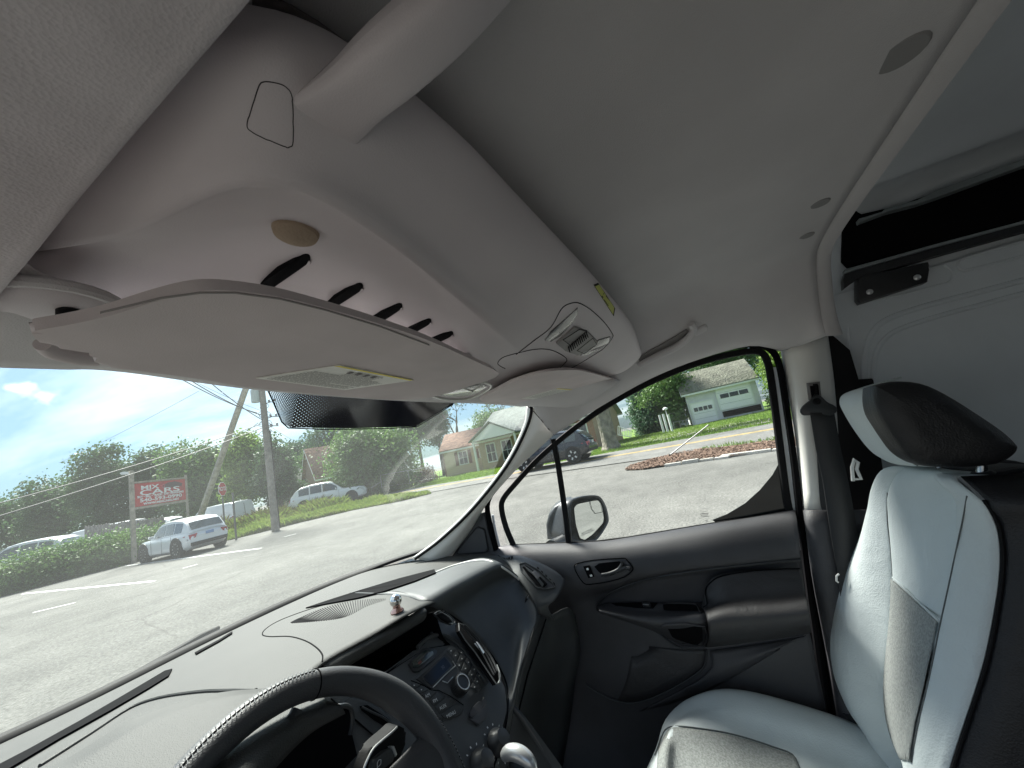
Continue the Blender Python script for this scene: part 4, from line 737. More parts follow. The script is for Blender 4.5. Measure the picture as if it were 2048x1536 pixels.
# ================================================================== steering wheel
WC, WR, WT = V3(.2775, .4213, 1.1228), .183, .458
wu, ww = V3(1, 0, 0), V3(0, math.sin(WT), math.cos(WT)); wn = wu.cross(ww)
if wn.y > 0: wn = -wn
swh = thing('steering_wheel', 'leather wrapped steering wheel with pale stitching on its rim', 'steering wheel', WC)
def wp(r, a, h=0): return WC + (wu*math.cos(a) + ww*math.sin(a))*r + wn*h
V, Fc = [], []; NN, MM = 120, 20
for i in range(NN):
    a = 2*math.pi*i/NN; fat = 1 + .16*math.exp(-((a-math.pi*.17)/.3)**2) + .16*math.exp(-((a-math.pi*.83)/.3)**2)
    for j in range(MM):
        b = 2*math.pi*j/MM; V.append(wp(WR + math.cos(b)*.0150*fat, a, math.sin(b)*.0172*fat))
for i in range(NN):
    for j in range(MM): Fc.append((i*MM+j, i*MM+(j+1) % MM, ((i+1) % NN)*MM+(j+1) % MM, ((i+1) % NN)*MM+j))
mk('rim', V, Fc, LEATH, swh); SURF['rim'] = BVHTree.FromPolygons(V, Fc)
for (s0, s1, off) in ((1.24, 2.9, .62), (-.75, .55, .62)):          # stitched seam round the outer shoulder
    k = 0; a = s0
    while a < s1:
        b = .95; r1 = WR + math.cos(b)*.0158; h1 = math.sin(b)*.018; 
        tube('stitch', [wp(r1+.0012, a, h1-.0012), wp(r1-.0012, a+.013, h1+.0014)], .0005, STITCH, swh, n=4); 
        if off: tube('stitch', [wp(r1+.0060, a+.006, h1-.0065), wp(r1+.0038, a+.019, h1-.0042)], .0005, STITCH, swh, n=4)
        a += .024
    tube('rim_seam', [wp(WR+math.cos(.8)*.0154, s0+(s1-s0)*i/40, math.sin(.8)*.0176) for i in range(41)], .0006, VOID, swh, n=5)
for a in (1.22, .28): tube('rim_joint', [wp(WR+math.cos(b)*.0155, a, math.sin(b)*.0177) for b in [k*math.pi/9-1 for k in range(16)]], .0008, VOID, swh, n=5)
# spokes and hub
for s in (1, -1):
    g = []
    for t in (0, .25, .5, .75, 1):
        r = WR*(1-t*.62); wid = .034 + .035*t**1.5; yo = .012 - .02*t; dep = -.002 - .028*math.sin(t*1.2)
        g.append([WC + wu*s*math.sqrt(max(r*r-(yo+f*wid)**2, 0))*1.0 + ww*(yo + f*wid*.8) + wn*(dep + .010*(1-abs(f)**2)) for f in (-1, -.6, 0, .6, 1)])
    g[0] = [p + wu*s*.004 for p in g[0]]
    patch('spoke', g, LEATH, swh, nu=4, nv=4, thick=.012)
lathe('hub', WC + wn*-.045, wn, [(.075, 0), (.082, .015), (.078, .03), (.06, .042), (.03, .047), (0, .048)], LEATH, swh, 40)
patch('horn_pad', [[WC + wu*x + ww*y + wn*(.004 - (x*x+y*y)*2) for x in (-.07, -.03, 0, .03, .07)] for y in (-.05, -.02, .02, .06)], BEZEL, swh, nu=3, nv=3, thick=.004)
# column stalk
sk = thing('wiper_stalk', 'black wiper stalk with a highlight modelled on its upper edge behind the steering wheel', 'control stalk', cy(800, 1470, .47))
slab('lever', roundpoly([cy(*q, .47) for q in ((790, 1453), (797, 1451), (812, 1459), (814, 1480), (800, 1515), (775, 1570), (715, 1600), (726, 1540), (740, 1500), (760, 1480), (776, 1467))], .25, 3), (0, .016, .002), BLACK, sk, .004, 4)
tube('edge_highlight', [cy(*q, .466) for q in ((794, 1454), (783, 1465), (765, 1480), (748, 1496), (737, 1515), (727, 1540), (718, 1580))], .0014, SILVER, sk, k=3)  # silver strip stands in for the highlight along the lever
slab('end_switch', [cy(*q, .464) for q in ((748, 1520), (770, 1502), (786, 1496), (794, 1505), (786, 1525), (760, 1545), (742, 1540))], (0, .01, 0), DASHD, sk, .002)
slab('bright_collar', [cy(*q, .462) for q in ((784, 1494), (789, 1492), (795, 1508), (792, 1514))], (0, .01, 0), SILVER, sk, .0008)
c = cy(757, 1528, .4635)
tube('wiper_symbol', [c + V3(x, -.0006, z) for x, z in ((-.003, -.002), (-.002, .003), (.001, .004), (.004, .002), (.003, -.002), (-.003, -.002))], .0004, PRINTW, sk, n=4)
# gear lever
gl = thing('gear_lever', 'silver capped gear lever below the climate dials', 'gear lever', at(1035, 1545, 'x', .60))
tube('lever_cap', [at(1012, 1508, 'x', .60), at(1022, 1500, 'x', .60), at(1042, 1508, 'x', .60), at(1060, 1522, 'x', .60), at(1068, 1534, 'x', .60)], [.007, .0125, .0145, .012, .006], SILVER, gl, n=16, k=4) if False else None
gp = curve([at(1008, 1512, 'x', .60), at(1020, 1504, 'x', .60), at(1040, 1508, 'x', .60), at(1058, 1522, 'x', .60), at(1070, 1540, 'x', .60)], 4); M = len(gp)
tube('lever_cap', gp, [.0118*math.sqrt(max(.06, 1-((i/(M-1)-.45)/.6)**2)) for i in range(M)], SILVER, gl, n=18)
tube('lever_body', [at(1040, 1530, 'x', .60), at(1046, 1640, 'x', .60), at(1050, 1800, 'x', .60)], .018, BEZEL, gl, n=14)

# ================================================================== passenger door
dr = thing('passenger_door', 'dark grained passenger door with moulded armrest and large window', 'door', (1.22, .15, .9))
def dx(v, *pp): return [at(a, b, 'x', v) for a, b in pp]
sill = [(940, 1098), (985, 1098), (1020, 1090), (1100, 1087), (1190, 1083), (1255, 1075), (1400, 1051), (1500, 1035), (1580, 1021), (1590, 1022)]
D = [dx(1.222, *sill),
     dx(1.20, (940, 1104), (985, 1104), (1020, 1098), (1100, 1094), (1190, 1090), (1258, 1081), (1400, 1057), (1500, 1040), (1580, 1026), (1591, 1028)),
     dx(1.175, (940, 1120), (990, 1114), (1030, 1112), (1108, 1110), (1192, 1104), (1265, 1094), (1400, 1072), (1500, 1056), (1582, 1044), (1594, 1044)),
     dx(1.155, (950, 1150), (1010, 1140), (1050, 1140), (1125, 1140), (1200, 1130), (1275, 1118), (1400, 1100), (1500, 1088), (1586, 1078), (1597, 1078)),
     dx(1.150, (960, 1180), (1030, 1170), (1070, 1170), (1140, 1172), (1210, 1165), (1285, 1148), (1400, 1132), (1500, 1122), (1590, 1113), (1600, 1112)),
     dx(1.165, (970, 1200), (1045, 1200), (1090, 1200), (1150, 1190), (1215, 1178), (1290, 1156), (1402, 1140), (1500, 1129), (1591, 1120), (1601, 1119)),
     dx(1.185, (980, 1230), (1060, 1230), (1110, 1230), (1160, 1215), (1222, 1192), (1295, 1168), (1404, 1150), (1502, 1138), (1592, 1128), (1603, 1128)),
     dx(1.19, (990, 1280), (1080, 1290), (1130, 1290), (1180, 1280), (1240, 1280), (1310, 1280), (1420, 1260), (1515, 1250), (1603, 1240), (1614, 1240)),
     dx(1.18, (1000, 1340), (1090, 1350), (1150, 1350), (1200, 1350), (1260, 1360), (1330, 1370), (1430, 1350), (1530, 1330), (1618, 1310), (1628, 1310)),
     dx(1.19, (1010, 1460), (1110, 1460), (1170, 1460), (1220, 1460), (1280, 1470), (1350, 1470), (1450, 1460), (1550, 1450), (1642, 1430), (1652, 1430)),
     dx(1.19, (1020, 1640), (1130, 1640), (1200, 1640), (1250, 1640), (1310, 1640), (1380, 1640), (1480, 1640), (1580, 1640), (1680, 1640), (1692, 1640))]
patch('door_panel', D, DOORM, dr, nu=4, nv=4, thick=.003, key='door', sharp=60)
# bright-lipped crease that runs into the armrest
cr_ = [(1600, 1116), (1500, 1126), (1400, 1138), (1340, 1147), (1290, 1157), (1240, 1174), (1210, 1192), (1196, 1208), (1194, 1219)]
tube('crease_trim', [on('door', *q, .002) for q in cr_], .0032, BEZEL, dr, k=4)
tube('pocket_trim', [on('door', *q, .003) for q in ((1194, 1220), (1230, 1232), (1265, 1240), (1297, 1246), (1305, 1255), (1330, 1275), (1352, 1290), (1375, 1296), (1410, 1294))], .0025, BEZEL, dr, k=3)
# padded armrest
AR = [dx(1.165, (1404, 1216), (1410, 1185), (1425, 1155), (1480, 1142), (1560, 1138), (1603, 1137)),
      dx(1.15, (1406, 1218), (1430, 1190), (1460, 1172), (1520, 1165), (1580, 1160), (1606, 1158)),
      dx(1.13, (1408, 1220), (1440, 1208), (1480, 1200), (1535, 1196), (1590, 1190), (1611, 1186)),
      dx(1.10, (1412, 1230), (1445, 1222), (1490, 1218), (1545, 1214), (1597, 1208), (1616, 1206)),
      dx(1.085, (1416, 1248), (1450, 1244), (1495, 1240), (1552, 1236), (1602, 1230), (1619, 1228)),
      dx(1.10, (1418, 1272), (1452, 1268), (1500, 1262), (1557, 1256), (1606, 1250), (1621, 1247)),
      dx(1.15, (1414, 1291), (1454, 1286), (1502, 1280), (1560, 1272), (1608, 1264), (1622, 1261)),
      dx(1.19, (1412, 1294), (1454, 1290), (1503, 1283), (1561, 1275), (1609, 1267), (1623, 1264))]
am = patch('padded_armrest', AR, DOORV, dr, nu=5, nv=5, thick=.003, key='arm', sharp=80)
tube('pad_seam', [on('arm', *q, .001) for q in ((1408, 1216), (1406, 1200), (1412, 1180), (1424, 1163), (1445, 1152), (1500, 1143), (1560, 1139), (1600, 1138))], .0014, VOID, am, k=3)
# long pull with switches in front of it
PU = [dx(1.18, (1196, 1214), (1215, 1208), (1260, 1205), (1330, 1206), (1405, 1206)),
      dx(1.15, (1197, 1217), (1220, 1218), (1265, 1222), (1332, 1226), (1408, 1222)),
      dx(1.115, (1198, 1220), (1224, 1225), (1270, 1232), (1334, 1236), (1412, 1228)),
      dx(1.11, (1199, 1223), (1228, 1230), (1274, 1242), (1336, 1252), (1414, 1245)),
      dx(1.15, (1202, 1226), (1235, 1236), (1290, 1250), (1345, 1262), (1412, 1258)),
      dx(1.18, (1206, 1228), (1245, 1240), (1310, 1262), (1352, 1282), (1412, 1292))]
pull = patch('pull_handle', PU, DOORM, dr, nu=5, nv=4, thick=.003, key='pull', sharp=80)
slab('switch_tray', [on('pull', *q, .0012) for q in ((1222, 1208), (1290, 1206), (1316, 1207), (1306, 1219), (1270, 1217), (1232, 1213))], (.002, 0, -.001), VOID, pull, 0)
slab('window_switch', roundpoly([on('pull', *q, .008) for q in ((1285, 1208), (1299, 1207), (1304, 1214), (1301, 1218), (1287, 1217))], .2, 2), (.004, 0, -.007), BEZEL, pull, .001)
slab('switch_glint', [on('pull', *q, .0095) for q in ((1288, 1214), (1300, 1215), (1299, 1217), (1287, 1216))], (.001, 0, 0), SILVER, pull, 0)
slab('pull_cup', roundpoly([on('pull', *q, .0015) for q in ((1326, 1210), (1380, 1209), (1396, 1211), (1401, 1224), (1328, 1223))], .12, 2), (.002, 0, -.001), VOID, pull, 0)
tube('cup_rim', [on('pull', *q, .003) for q in ((1335, 1209), (1380, 1210), (1394, 1213), (1399, 1224), (1402, 1228))], .0016, DOORV, pull, k=2)
slab('lower_cup', [on(['pull', 'door'], *q, .0015) for q in ((1331, 1248), (1404, 1250), (1405, 1280), (1395, 1288), (1366, 1287), (1345, 1272))], (.002, 0, 0), VOID, pull, 0)
tube('lower_cup_rim', [on(['pull', 'door'], *q, .004) for q in ((1324, 1254), (1332, 1248), (1408, 1248), (1410, 1284), (1398, 1292), (1366, 1291), (1346, 1280))], .0022, DOORM, pull, k=2)
# door release in its bezel
bz = [(1150, 1133), (1158, 1127), (1190, 1121), (1245, 1117), (1254, 1120), (1266, 1134), (1265, 1140), (1250, 1152), (1215, 1162), (1180, 1167), (1168, 1164), (1156, 1148)]
hb = slab('release_bezel', [on('door', *q, .004) for q in bz], (.004, 0, 0), DOORM, dr, .0015)
tube('bezel_groove', [on('door', *q, .0045) for q in bz], .0016, VOID, hb, closed=True, k=2)
slab('release_recess', [on('door', *q, .0055) for q in ((1190, 1133), (1200, 1127), (1240, 1123), (1245, 1127), (1238, 1143), (1222, 1150), (1207, 1149), (1198, 1142))], (.001, 0, 0), VOID, hb, 0)
tube('release_lever', [on('door', *q, .010) for q in ((1206, 1148), (1222, 1145), (1238, 1138), (1246, 1128), (1245, 1124))], .0048, BEZEL, hb, n=10, k=3)
tube('release_lever_tail', [on('door', *q, .009) for q in ((1238, 1140), (1252, 1134), (1262, 1136))], .0055, BEZEL, hb, n=10)
slab('lock_switch', [on('door', *q, .0065) for q in ((1168, 1133), (1181, 1131), (1190, 1152), (1178, 1155))], (.002, 0, 0), VOID, hb, .0008)
for a, b in ((1177, 1137), (1184, 1149)): slab('lock_mark', [on('door', a+x, b+y, .0075) for x, y in ((-3, 0), (1, -2), (3, 2), (-1, 3))], (.0004, 0, 0), PRINTW, hb, 0)
# map pocket below
pk = [(1414, 1298), (1412, 1318), (1406, 1335), (1380, 1355), (1340, 1378), (1300, 1396), (1265, 1404), (1235, 1400), (1200, 1385), (1170, 1366)]
tube('map_pocket_rim', [on('door', *q, .003) for q in pk], .0028, BEZEL, dr, k=4)
patch('map_pocket', [[on('door', a, b, .002) for a, b in pk[:8]], [on('door', a*.6+1280*.4, b*.6+1300*.4, .0022) for a, b in pk[:8]], [on('door', a*.2+1270*.8, b*.2+1290*.8, .0022) for a, b in pk[:8]]], DOORV, dr, nu=2, nv=2, thick=.001)
patch('lower_flank', [[on('door', *q, .004) for q in ((1420, 1300), (1480, 1292), (1560, 1280), (1612, 1270))], [on('door', *q, .012) for q in ((1412, 1345), (1440, 1336), (1500, 1312), (1560, 1290))], [on('door', *q, .004) for q in ((1280, 1420), (1370, 1395), (1450, 1360), (1560, 1296))]], DOORM, dr, nu=4, nv=4, thick=.002)
# sail panel with tweeter cover
sp_ = [at(a, b, 'x', 1.195) for a, b in ((893, 1126), (940, 1063), (958, 1028), (968, 1025), (975, 1060), (986, 1104), (990, 1112), (930, 1120))]
slab('sail_panel', sp_, (.012, 0, 0), DOORM, dr, .003)
slab('tweeter_cover', roundpoly([at(a, b, 'x', 1.190) for a, b in ((911, 1108), (955, 1055), (968, 1060), (975, 1099), (970, 1103))], .18, 3), (.006, 0, 0), DOORM, dr, .001)
tube('tweeter_groove', roundpoly([at(a, b, 'x', 1.189) for a, b in ((909, 1109), (954, 1053), (970, 1058), (977, 1100), (972, 1105))], .18, 3), .0013, BLACK, dr, closed=True, n=6)
slab('outer_skin', [V3(1.31, -.19, .45), V3(1.31, 1.0, .45), V3(1.31, 1.0, 1.13), V3(1.31, -.19, 1.16)], (.004, 0, 0), PAINTO, dr, 0)
tube('rear_gap_cover', [at(a, b, 'x', 1.20) for a, b in ((1604, 1040), (1612, 1120), (1622, 1200), (1634, 1280), (1650, 1400), (1672, 1500), (1690, 1600))], .009, VOID, dr, n=8)  # black tube added to cover the bright slit behind the door
# window frame rubbers
FRM = [(1027, 1092), (1012, 1056), (1003, 1020), (1006, 998), (1030, 968), (1070, 924), (1112, 886), (1160, 848), (1210, 814), (1262, 784), (1310, 760), (1370, 735), (1430, 716), (1480, 705), (1508, 702), (1524, 706), (1533, 718), (1540, 745), (1550, 815), (1562, 910), (1574, 1000), (1580, 1024)]
band('inner_frame', [at(a, b, 'x', 1.222) for a, b in FRM], .017, .012, BLACK, dr, nrm=V3(-1, 0, 0), k=3)
OUT = [(992, 1100), (980, 1050), (974, 1012), (985, 984), (1012, 950), (1052, 905), (1096, 868), (1146, 830), (1200, 797), (1254, 768), (1305, 745), (1370, 719), (1430, 701), (1480, 691), (1512, 690), (1536, 696), (1552, 712), (1562, 745), (1573, 815), (1588, 920), (1600, 1030), (1612, 1120), (1640, 1300), (1668, 1480), (1690, 1640)]
band('door_weatherstrip', [at(a, b, 'x', 1.208) for a, b in OUT], .014, .016, VOID, dr, nrm=V3(-1, 0, 0), k=3)
band('painted_door_edge', [at(a, b, 'x', 1.235) for a, b in ((1545, 735), (1556, 800), (1570, 900), (1583, 990), (1592, 1036), (1600, 1100))], .020, .006, PAINTO, dr, nrm=V3(-1, 0, 0), k=2)
band('painted_door_edge', [at(a, b, 'x', 1.240) for a, b in ((1000, 1100), (990, 1060), (985, 1030))], .008, .006, PAINTO, dr, nrm=V3(-1, 0, 0), k=2)
slab('body_gap', [at(a, b, 'x', 1.246) for a, b in ((1598, 1030), (1680, 1030), (1800, 1640), (1600, 1640), (1580, 1250))], (.002, 0, 0), BLACK, dr, 0)
slab('window_glass', [at(a, b, 'x', 1.228) for a, b in ((1015, 1100), (998, 1015), (1002, 992), (1068, 920), (1160, 842), (1262, 780), (1370, 730), (1480, 700), (1520, 700), (1536, 715), (1562, 900), (1584, 1030), (1400, 1062), (1190, 1092))], (.004, 0, 0), SDGLASS, dr, 0)
band('window_divider', [at(a, b, 'x', 1.224) for a, b in ((1106, 878), (1116, 930), (1125, 990), (1132, 1040), (1137, 1088))], .016, .014, BLACK, dr, nrm=V3(-1, 0, 0))
slab('black_glass_corner', [at(a, b, 'x', 1.225) for a, b in ((1556, 930), (1545, 950), (1520, 980), (1490, 1007), (1455, 1028), (1425, 1040), (1440, 1052), (1584, 1030), (1572, 930))], (.002, 0, 0), mat('black_glass', (.008, .012, .012), .08), dr, 0)
tube('belt_rubber', [at(a, b, 'x', 1.221) for a, b in ((1020, 1091), (1100, 1088), (1190, 1084), (1255, 1076), (1400, 1052), (1500, 1036), (1580, 1022))], .0042, BLACK, dr)
# glass stamp
gs = at(1408, 1020, 'x', 1.2265)
tube('glass_stamp', [gs + V3(0, -.010*math.cos(k*math.pi/8), .004*math.sin(k*math.pi/8)) for k in range(16)], .0003, PRINTG, dr, n=4, closed=True)
dashes('glass_print', at(1410, 1030, 'x', 1.2265), (0, -1, 0), (0, 0, 1), .022, .012, 3, PRINTG, dr, 5); dashes('glass_print', at(1414, 1042, 'x', 1.2265), (0, -1, 0), (0, 0, 1), .007, .007, 3, PRINTG, dr, 6)

# ================================================================== wing mirror
wm = thing('wing_mirror', 'black wing mirror with a blind spot insert outside the passenger window', 'wing mirror', (1.48, .5, 1.15))
MP = (V3(1.47, .47, 1.2), V3(.34, .93, -.05).normalized())
def mp_(a, b, k=0): return at(a, b, 'pl', (MP[0] + MP[1]*k, MP[1]))
mo = [(1140, 1082), (1138, 1030), (1141, 1003), (1160, 994), (1186, 991), (1200, 996), (1210, 1014), (1215, 1036), (1213, 1048), (1198, 1072), (1183, 1083)]
mo3 = [mp_(*q) for q in mo]; cc2 = sum(mo3, V3(0, 0, 0))/len(mo3)
mb = [(p-cc2)*.86 + cc2 + V3(.01, .07, 0) for p in mo3]; mbb = [(p-cc2)*.5 + cc2 + V3(.0, .13, -.01) for p in mo3]
loop = lambda L: L + [L[0]]
sh1 = patch('housing', [loop([(p-cc2)*.93+cc2 for p in mo3]), loop([p + V3(0, -.004, 0) for p in mo3]), loop([p*1.0 + V3(0, .02, 0) for p in mo3]), loop(mb), loop(mbb)], BEZEL, wm, nu=3, nv=4, thick=.002)
slab('rear_shell', [at(a, b, 'x', 1.40) for a, b in ((1094, 1080), (1092, 1050), (1097, 1030), (1108, 1014), (1124, 1004), (1142, 1000), (1145, 1082))], (.10, .03, .0), BEZEL, wm, .012, 4)
slab('mirror_glass', roundpoly([mp_(*q, -.002) for q in ((1148, 1016), (1155, 1008), (1196, 1000), (1203, 1010), (1208, 1036), (1206, 1046), (1186, 1068), (1170, 1080), (1160, 1076), (1152, 1050))], .2, 2), MP[1]*.001, MIRROR, wm, 0)
tube('glass_rim', roundpoly([mp_(*q, -.003) for q in ((1146, 1014), (1154, 1006), (1197, 998), (1205, 1009), (1210, 1036), (1208, 1047), (1187, 1070), (1170, 1082), (1158, 1078), (1150, 1050))], .2, 2), .003, VOID, wm, closed=True, n=6)
tube('blind_spot_insert', [mp_(*q, -.004) for q in ((1180, 1003), (1184, 1018), (1191, 1027), (1206, 1024), (1203, 1008))], .0009, VOID, wm, n=6)
o1 = mp_(1176, 1066, -.005); xm = (mp_(1190, 1058, -.005)-mp_(1160, 1072, -.005)).normalized()
text('mirror_lettering', 'OBJECTS IN MIRROR ARE', o1 + V3(0, 0, .006), xm, (0, 0, 1), .0062, PRINTG, wm); text('mirror_lettering', 'CLOSER THAN THEY APPEAR', o1, xm, (0, 0, 1), .0062, PRINTG, wm)
tube('mirror_foot', [V3(1.25, .55, 1.16), V3(1.34, .54, 1.15), V3(1.44, .53, 1.15)], .03, BEZEL, wm, n=10)

# ================================================================== passenger seat
se = thing('passenger_seat', 'light grey passenger seat with black sides and a mesh lower centre', 'seat', (.95, 0, .55))
def sy(y, a, b): return at(a, b, 'y', y)
def sxx(x, a, b): return at(a, b, 'x', x)
LO = [(1797, 936), (1772, 958), (1750, 1010), (1725, 1070), (1698, 1125), (1675, 1185), (1662, 1240), (1661, 1300), (1672, 1360), (1698, 1420), (1738, 1475), (1770, 1530), (1800, 1600)]
S1 = [(1806, 938), (1776, 985), (1776, 1040), (1781, 1095), (1785, 1154), (1784, 1205), (1780, 1260), (1774, 1320), (1771, 1380), (1774, 1425), (1784, 1470), (1806, 1520), (1830, 1590)]
S2 = [(1900, 950), (1937, 992), (1929, 1035), (1919, 1085), (1906, 1150), (1894, 1205), (1882, 1260), (1870, 1320), (1857, 1380), (1846, 1425), (1835, 1470), (1826, 1525), (1830, 1592)]
RO = [(1915, 955), (1962, 1000), (1990, 1048), (1999, 1100), (1997, 1160), (1989, 1215), (1979, 1270), (1965, 1330), (1946, 1392), (1930, 1440), (1914, 1488), (1898, 1540), (1880, 1610)]
nR = len(LO)
XL = [1.06, 1.115, 1.14, 1.155, 1.165, 1.17, 1.17, 1.165, 1.155, 1.14, 1.12, 1.10, 1.08]
rowsS = []
for i in range(nR):
    xl = XL[i]; e = 0 if i else .02
    l = sxx(xl, *LO[i]); s1 = sxx(1.055-(.02 if not i else 0), *S1[i]); s2 = sxx(.845+(.02 if not i else 0), *S2[i]); r = sxx(.765+(.04 if not i else 0), *RO[i])
    lm = l.lerp(s1, .5) + V3(0, .022, .004); rm = s2.lerp(r, .5) + V3(0, .020, .004); cm = s1.lerp(s2, .5) + V3(0, .006, 0)
    rowsS.append([l + V3(.015, -.05, -.01), l + V3(.008, -.018, 0), l, lm, s1.lerp(lm, .12), s1 + V3(0, -.006, 0), s1.lerp(cm, .12)+V3(0, .001, 0), cm, s2.lerp(cm, .12)+V3(0, .001, 0), s2 + V3(0, -.006, 0), s2.lerp(rm, .12), rm, r])
rowsS.insert(0, [p + V3(0, -.05, -.006) for p in rowsS[0]])
patch('backrest', rowsS, SEATL, se, nu=4, nv=4, thick=.003, key='seat', sharp=85)
tube('backrest_seam', [on('seat', *q, .0006) for q in S1[1:12]], .0009, mat('seam_grey', (.12, .13, .13), .8), se, k=3)
tube('backrest_seam', [on('seat', *q, .0006) for q in S2[1:12]], .0009, mat('seam_grey', (0, 0, 0)), se, k=3)
lowr = []
for k in range(0, 11):
    t = k/10; a = curve([Vector((x, y, 0)) for x, y in S1[4:12]], 6); b = curve([Vector((x, y, 0)) for x, y in [(1884, 1246)]+S2[6:12]], 6)
    pa = a[int(t*(len(a)-1))]; pb = b[int(t*(len(b)-1))]; lowr.append([on('seat', pa.x+(pb.x-pa.x)*(.03+.94*s/8), pa.y+(pb.y-pa.y)*(.03+.94*s/8)+(2 if k == 0 else 0), .003) for s in range(9)])
patch('mesh_insert', lowr, SEATM, se, nu=2, nv=3, thick=.001, sharp=85)
tube('insert_piping', [on('seat', *q, .0022) for q in ((1786, 1154), (1815, 1178), (1850, 1212), (1884, 1244))], .0020, SEATL, se, k=3)
# black outer side and back
bk_ = []
for i in range(nR):
    r = sxx(.765+(.04 if not i else 0), *RO[i]); bk_.append([r + V3(0, -.004, 0), r + V3(-.014, -.03, 0), r + V3(-.02, -.09, -.004), r + V3(-.01, -.15, -.01), r + V3(.05, -.19, -.02), r + V3(.2, -.20, -.02)])
patch('black_side', bk_, SEATB, se, nu=4, nv=3, thick=.003, sharp=85)
patch('black_shoulder', [[p + V3(0, -.045, -.004) for p in rowsS[1]], [p + V3(0, -.08, -.001) for p in rowsS[1]], [p + V3(0, -.12, -.008) for p in rowsS[1]], [p + V3(0, -.17, -.04) for p in rowsS[1]]], SEATB, se, nu=3, nv=3, thick=.003, sharp=85)
tube('side_piping', [sxx(.765, *q) + V3(-.002, -.002, 0) for q in RO[1:]], .0022, BLACK, se, k=3)
# headrest
HX0, HX1 = 1.10, .80
fr_l = [(1690, 790), (1685, 805), (1695, 826), (1715, 858), (1742, 893), (1765, 910), (1800, 921)]
hs = [(1760, 771), (1741, 798), (1747, 828), (1765, 858), (1781, 882), (1805, 910), (1838, 930)]
hr_front = [sxx(HX0, *q) for q in fr_l]; hr_seam = [sxx(.83, *q) for q in hs]
top = [sxx(HX0, 1697, 781), sxx(HX0-.03, 1718, 772), sxx(.95, 1742, 768), sxx(.86, 1766, 767)]
bb = [(1786, 764), (1800, 800), (1830, 850), (1850, 900), (1862, 933)]
def hrow(fl, sm):
    a, b = sxx(HX0, *fl), sxx(.845, *sm); return [a + V3(.012, -.03, 0), a, a.lerp(b, .25) + V3(0, .012, .0), a.lerp(b, .6) + V3(0, .014, 0), a.lerp(b, .88)+V3(0, .004, 0), b]
HR = [hrow(f, s) for f, s in zip(fr_l, hs)]
patch('headrest', [[p + V3(0, -.03, .006) for p in HR[0]]] + HR + [[p + V3(0, -.05, -.01) for p in HR[-1]]], SEATL, se, nu=5, nv=5, thick=.003, key='hrest', sharp=85)
hside = [(1752, 772), (1790, 763), (1841, 766), (1890, 787), (1953, 826), (2006, 862), (2034, 888), (2038, 898), (2028, 912), (1996, 929), (1925, 936), (1860, 934), (1838, 928), (1812, 909), (1790, 880), (1774, 856), (1757, 828), (1751, 800)]
hc = [sxx(.80, a, b) for a, b in hside]; hcc = sum(hc, V3(0, 0, 0))/len(hc)
o_l = lambda L: L + [L[0]]
patch('headrest_side', [o_l([hcc + V3(-.014, 0, 0)]*len(hc)), o_l([(p-hcc)*.55 + hcc + V3(-.013, 0, 0) for p in hc]), o_l([(p-hcc)*.88 + hcc + V3(-.006, 0, 0) for p in hc]), o_l([p + V3(.006, 0, 0) for p in hc]), o_l([p + V3(.045, .0, 0) for p in hc]), o_l([(p-hcc)*.98 + hcc + V3(.06, 0, 0) for p in hc])], SEATB, se, nu=3, nv=4, thick=0, sharp=85)
tube('headrest_seam', [sxx(.835, *q) + V3(-.002, .002, 0) for q in hs], .0016, mat('seam_grey', (0, 0, 0)), se, k=3)
for a, b, x in ((1962, 930, .82), (1880, 935, 1.0)):
    tube('headrest_post', [sxx(x, a, b-30), sxx(x, a+2, b+30)], .006, mat('post_steel', (.35, .35, .36), .25, metal=1), se, n=12)
lathe('post_collar', sxx(.82, 1964, 948), (0, .1, 1), [(.014, -.012), (.014, 0), (.010, .004)], BEZEL, se, 20)
# cushion
CU = [
 [sy(.36, 1240, 1640), sy(.33, 1275, 1580), sxx(1.00, 1312, 1500), sxx(1.06, 1332, 1440), sxx(1.11, 1372, 1402), sxx(1.13, 1430, 1382), sxx(1.14, 1490, 1384), sxx(1.145, 1580, 1406), sxx(1.14, 1680, 1438), sxx(1.13, 1740, 1466), sxx(1.12, 1790, 1500)],
 [sxx(.80, 1250, 1660), sxx(.90, 1290, 1560), sxx(.98, 1325, 1490), sxx(1.03, 1345, 1450), sxx(1.07, 1385, 1425), sxx(1.085, 1440, 1412), sxx(1.09, 1500, 1420), sxx(1.09, 1590, 1442), sxx(1.09, 1680, 1472), sxx(1.08, 1745, 1500), sxx(1.08, 1790, 1530)],
 [sxx(.78, 1260, 1690), sxx(.86, 1300, 1570), sxx(.93, 1332, 1492), sxx(.98, 1350, 1466), sxx(1.01, 1390, 1456), sxx(1.03, 1450, 1462), sxx(1.04, 1510, 1478), sxx(1.04, 1590, 1502), sxx(1.04, 1670, 1528), sxx(1.03, 1740, 1560), sxx(1.02, 1790, 1590)]]
mid = [p + V3(-.14, .0, -.012) for p in CU[2]]; far = [p + V3(-.28, .0, .0) for p in CU[2]]
outer = [p + V3(.03, .0, -.04) for p in CU[0]]; outer2 = [p + V3(.035, 0, -.2) for p in CU[0]]
patch('cushion', [outer2, outer] + CU + [mid, far], SEATL, se, nu=4, nv=5, thick=.003, key='cush', sharp=85)
seamc = [(1312, 1512), (1325, 1475), (1337, 1458), (1360, 1455), (1400, 1459), (1450, 1467), (1500, 1480), (1550, 1497), (1585, 1511), (1600, 1540)]
tube('cushion_seam', [on('cush', *q, .0008) for q in seamc], .0016, mat('seam_grey', (0, 0, 0)), se, k=3)
mi = []
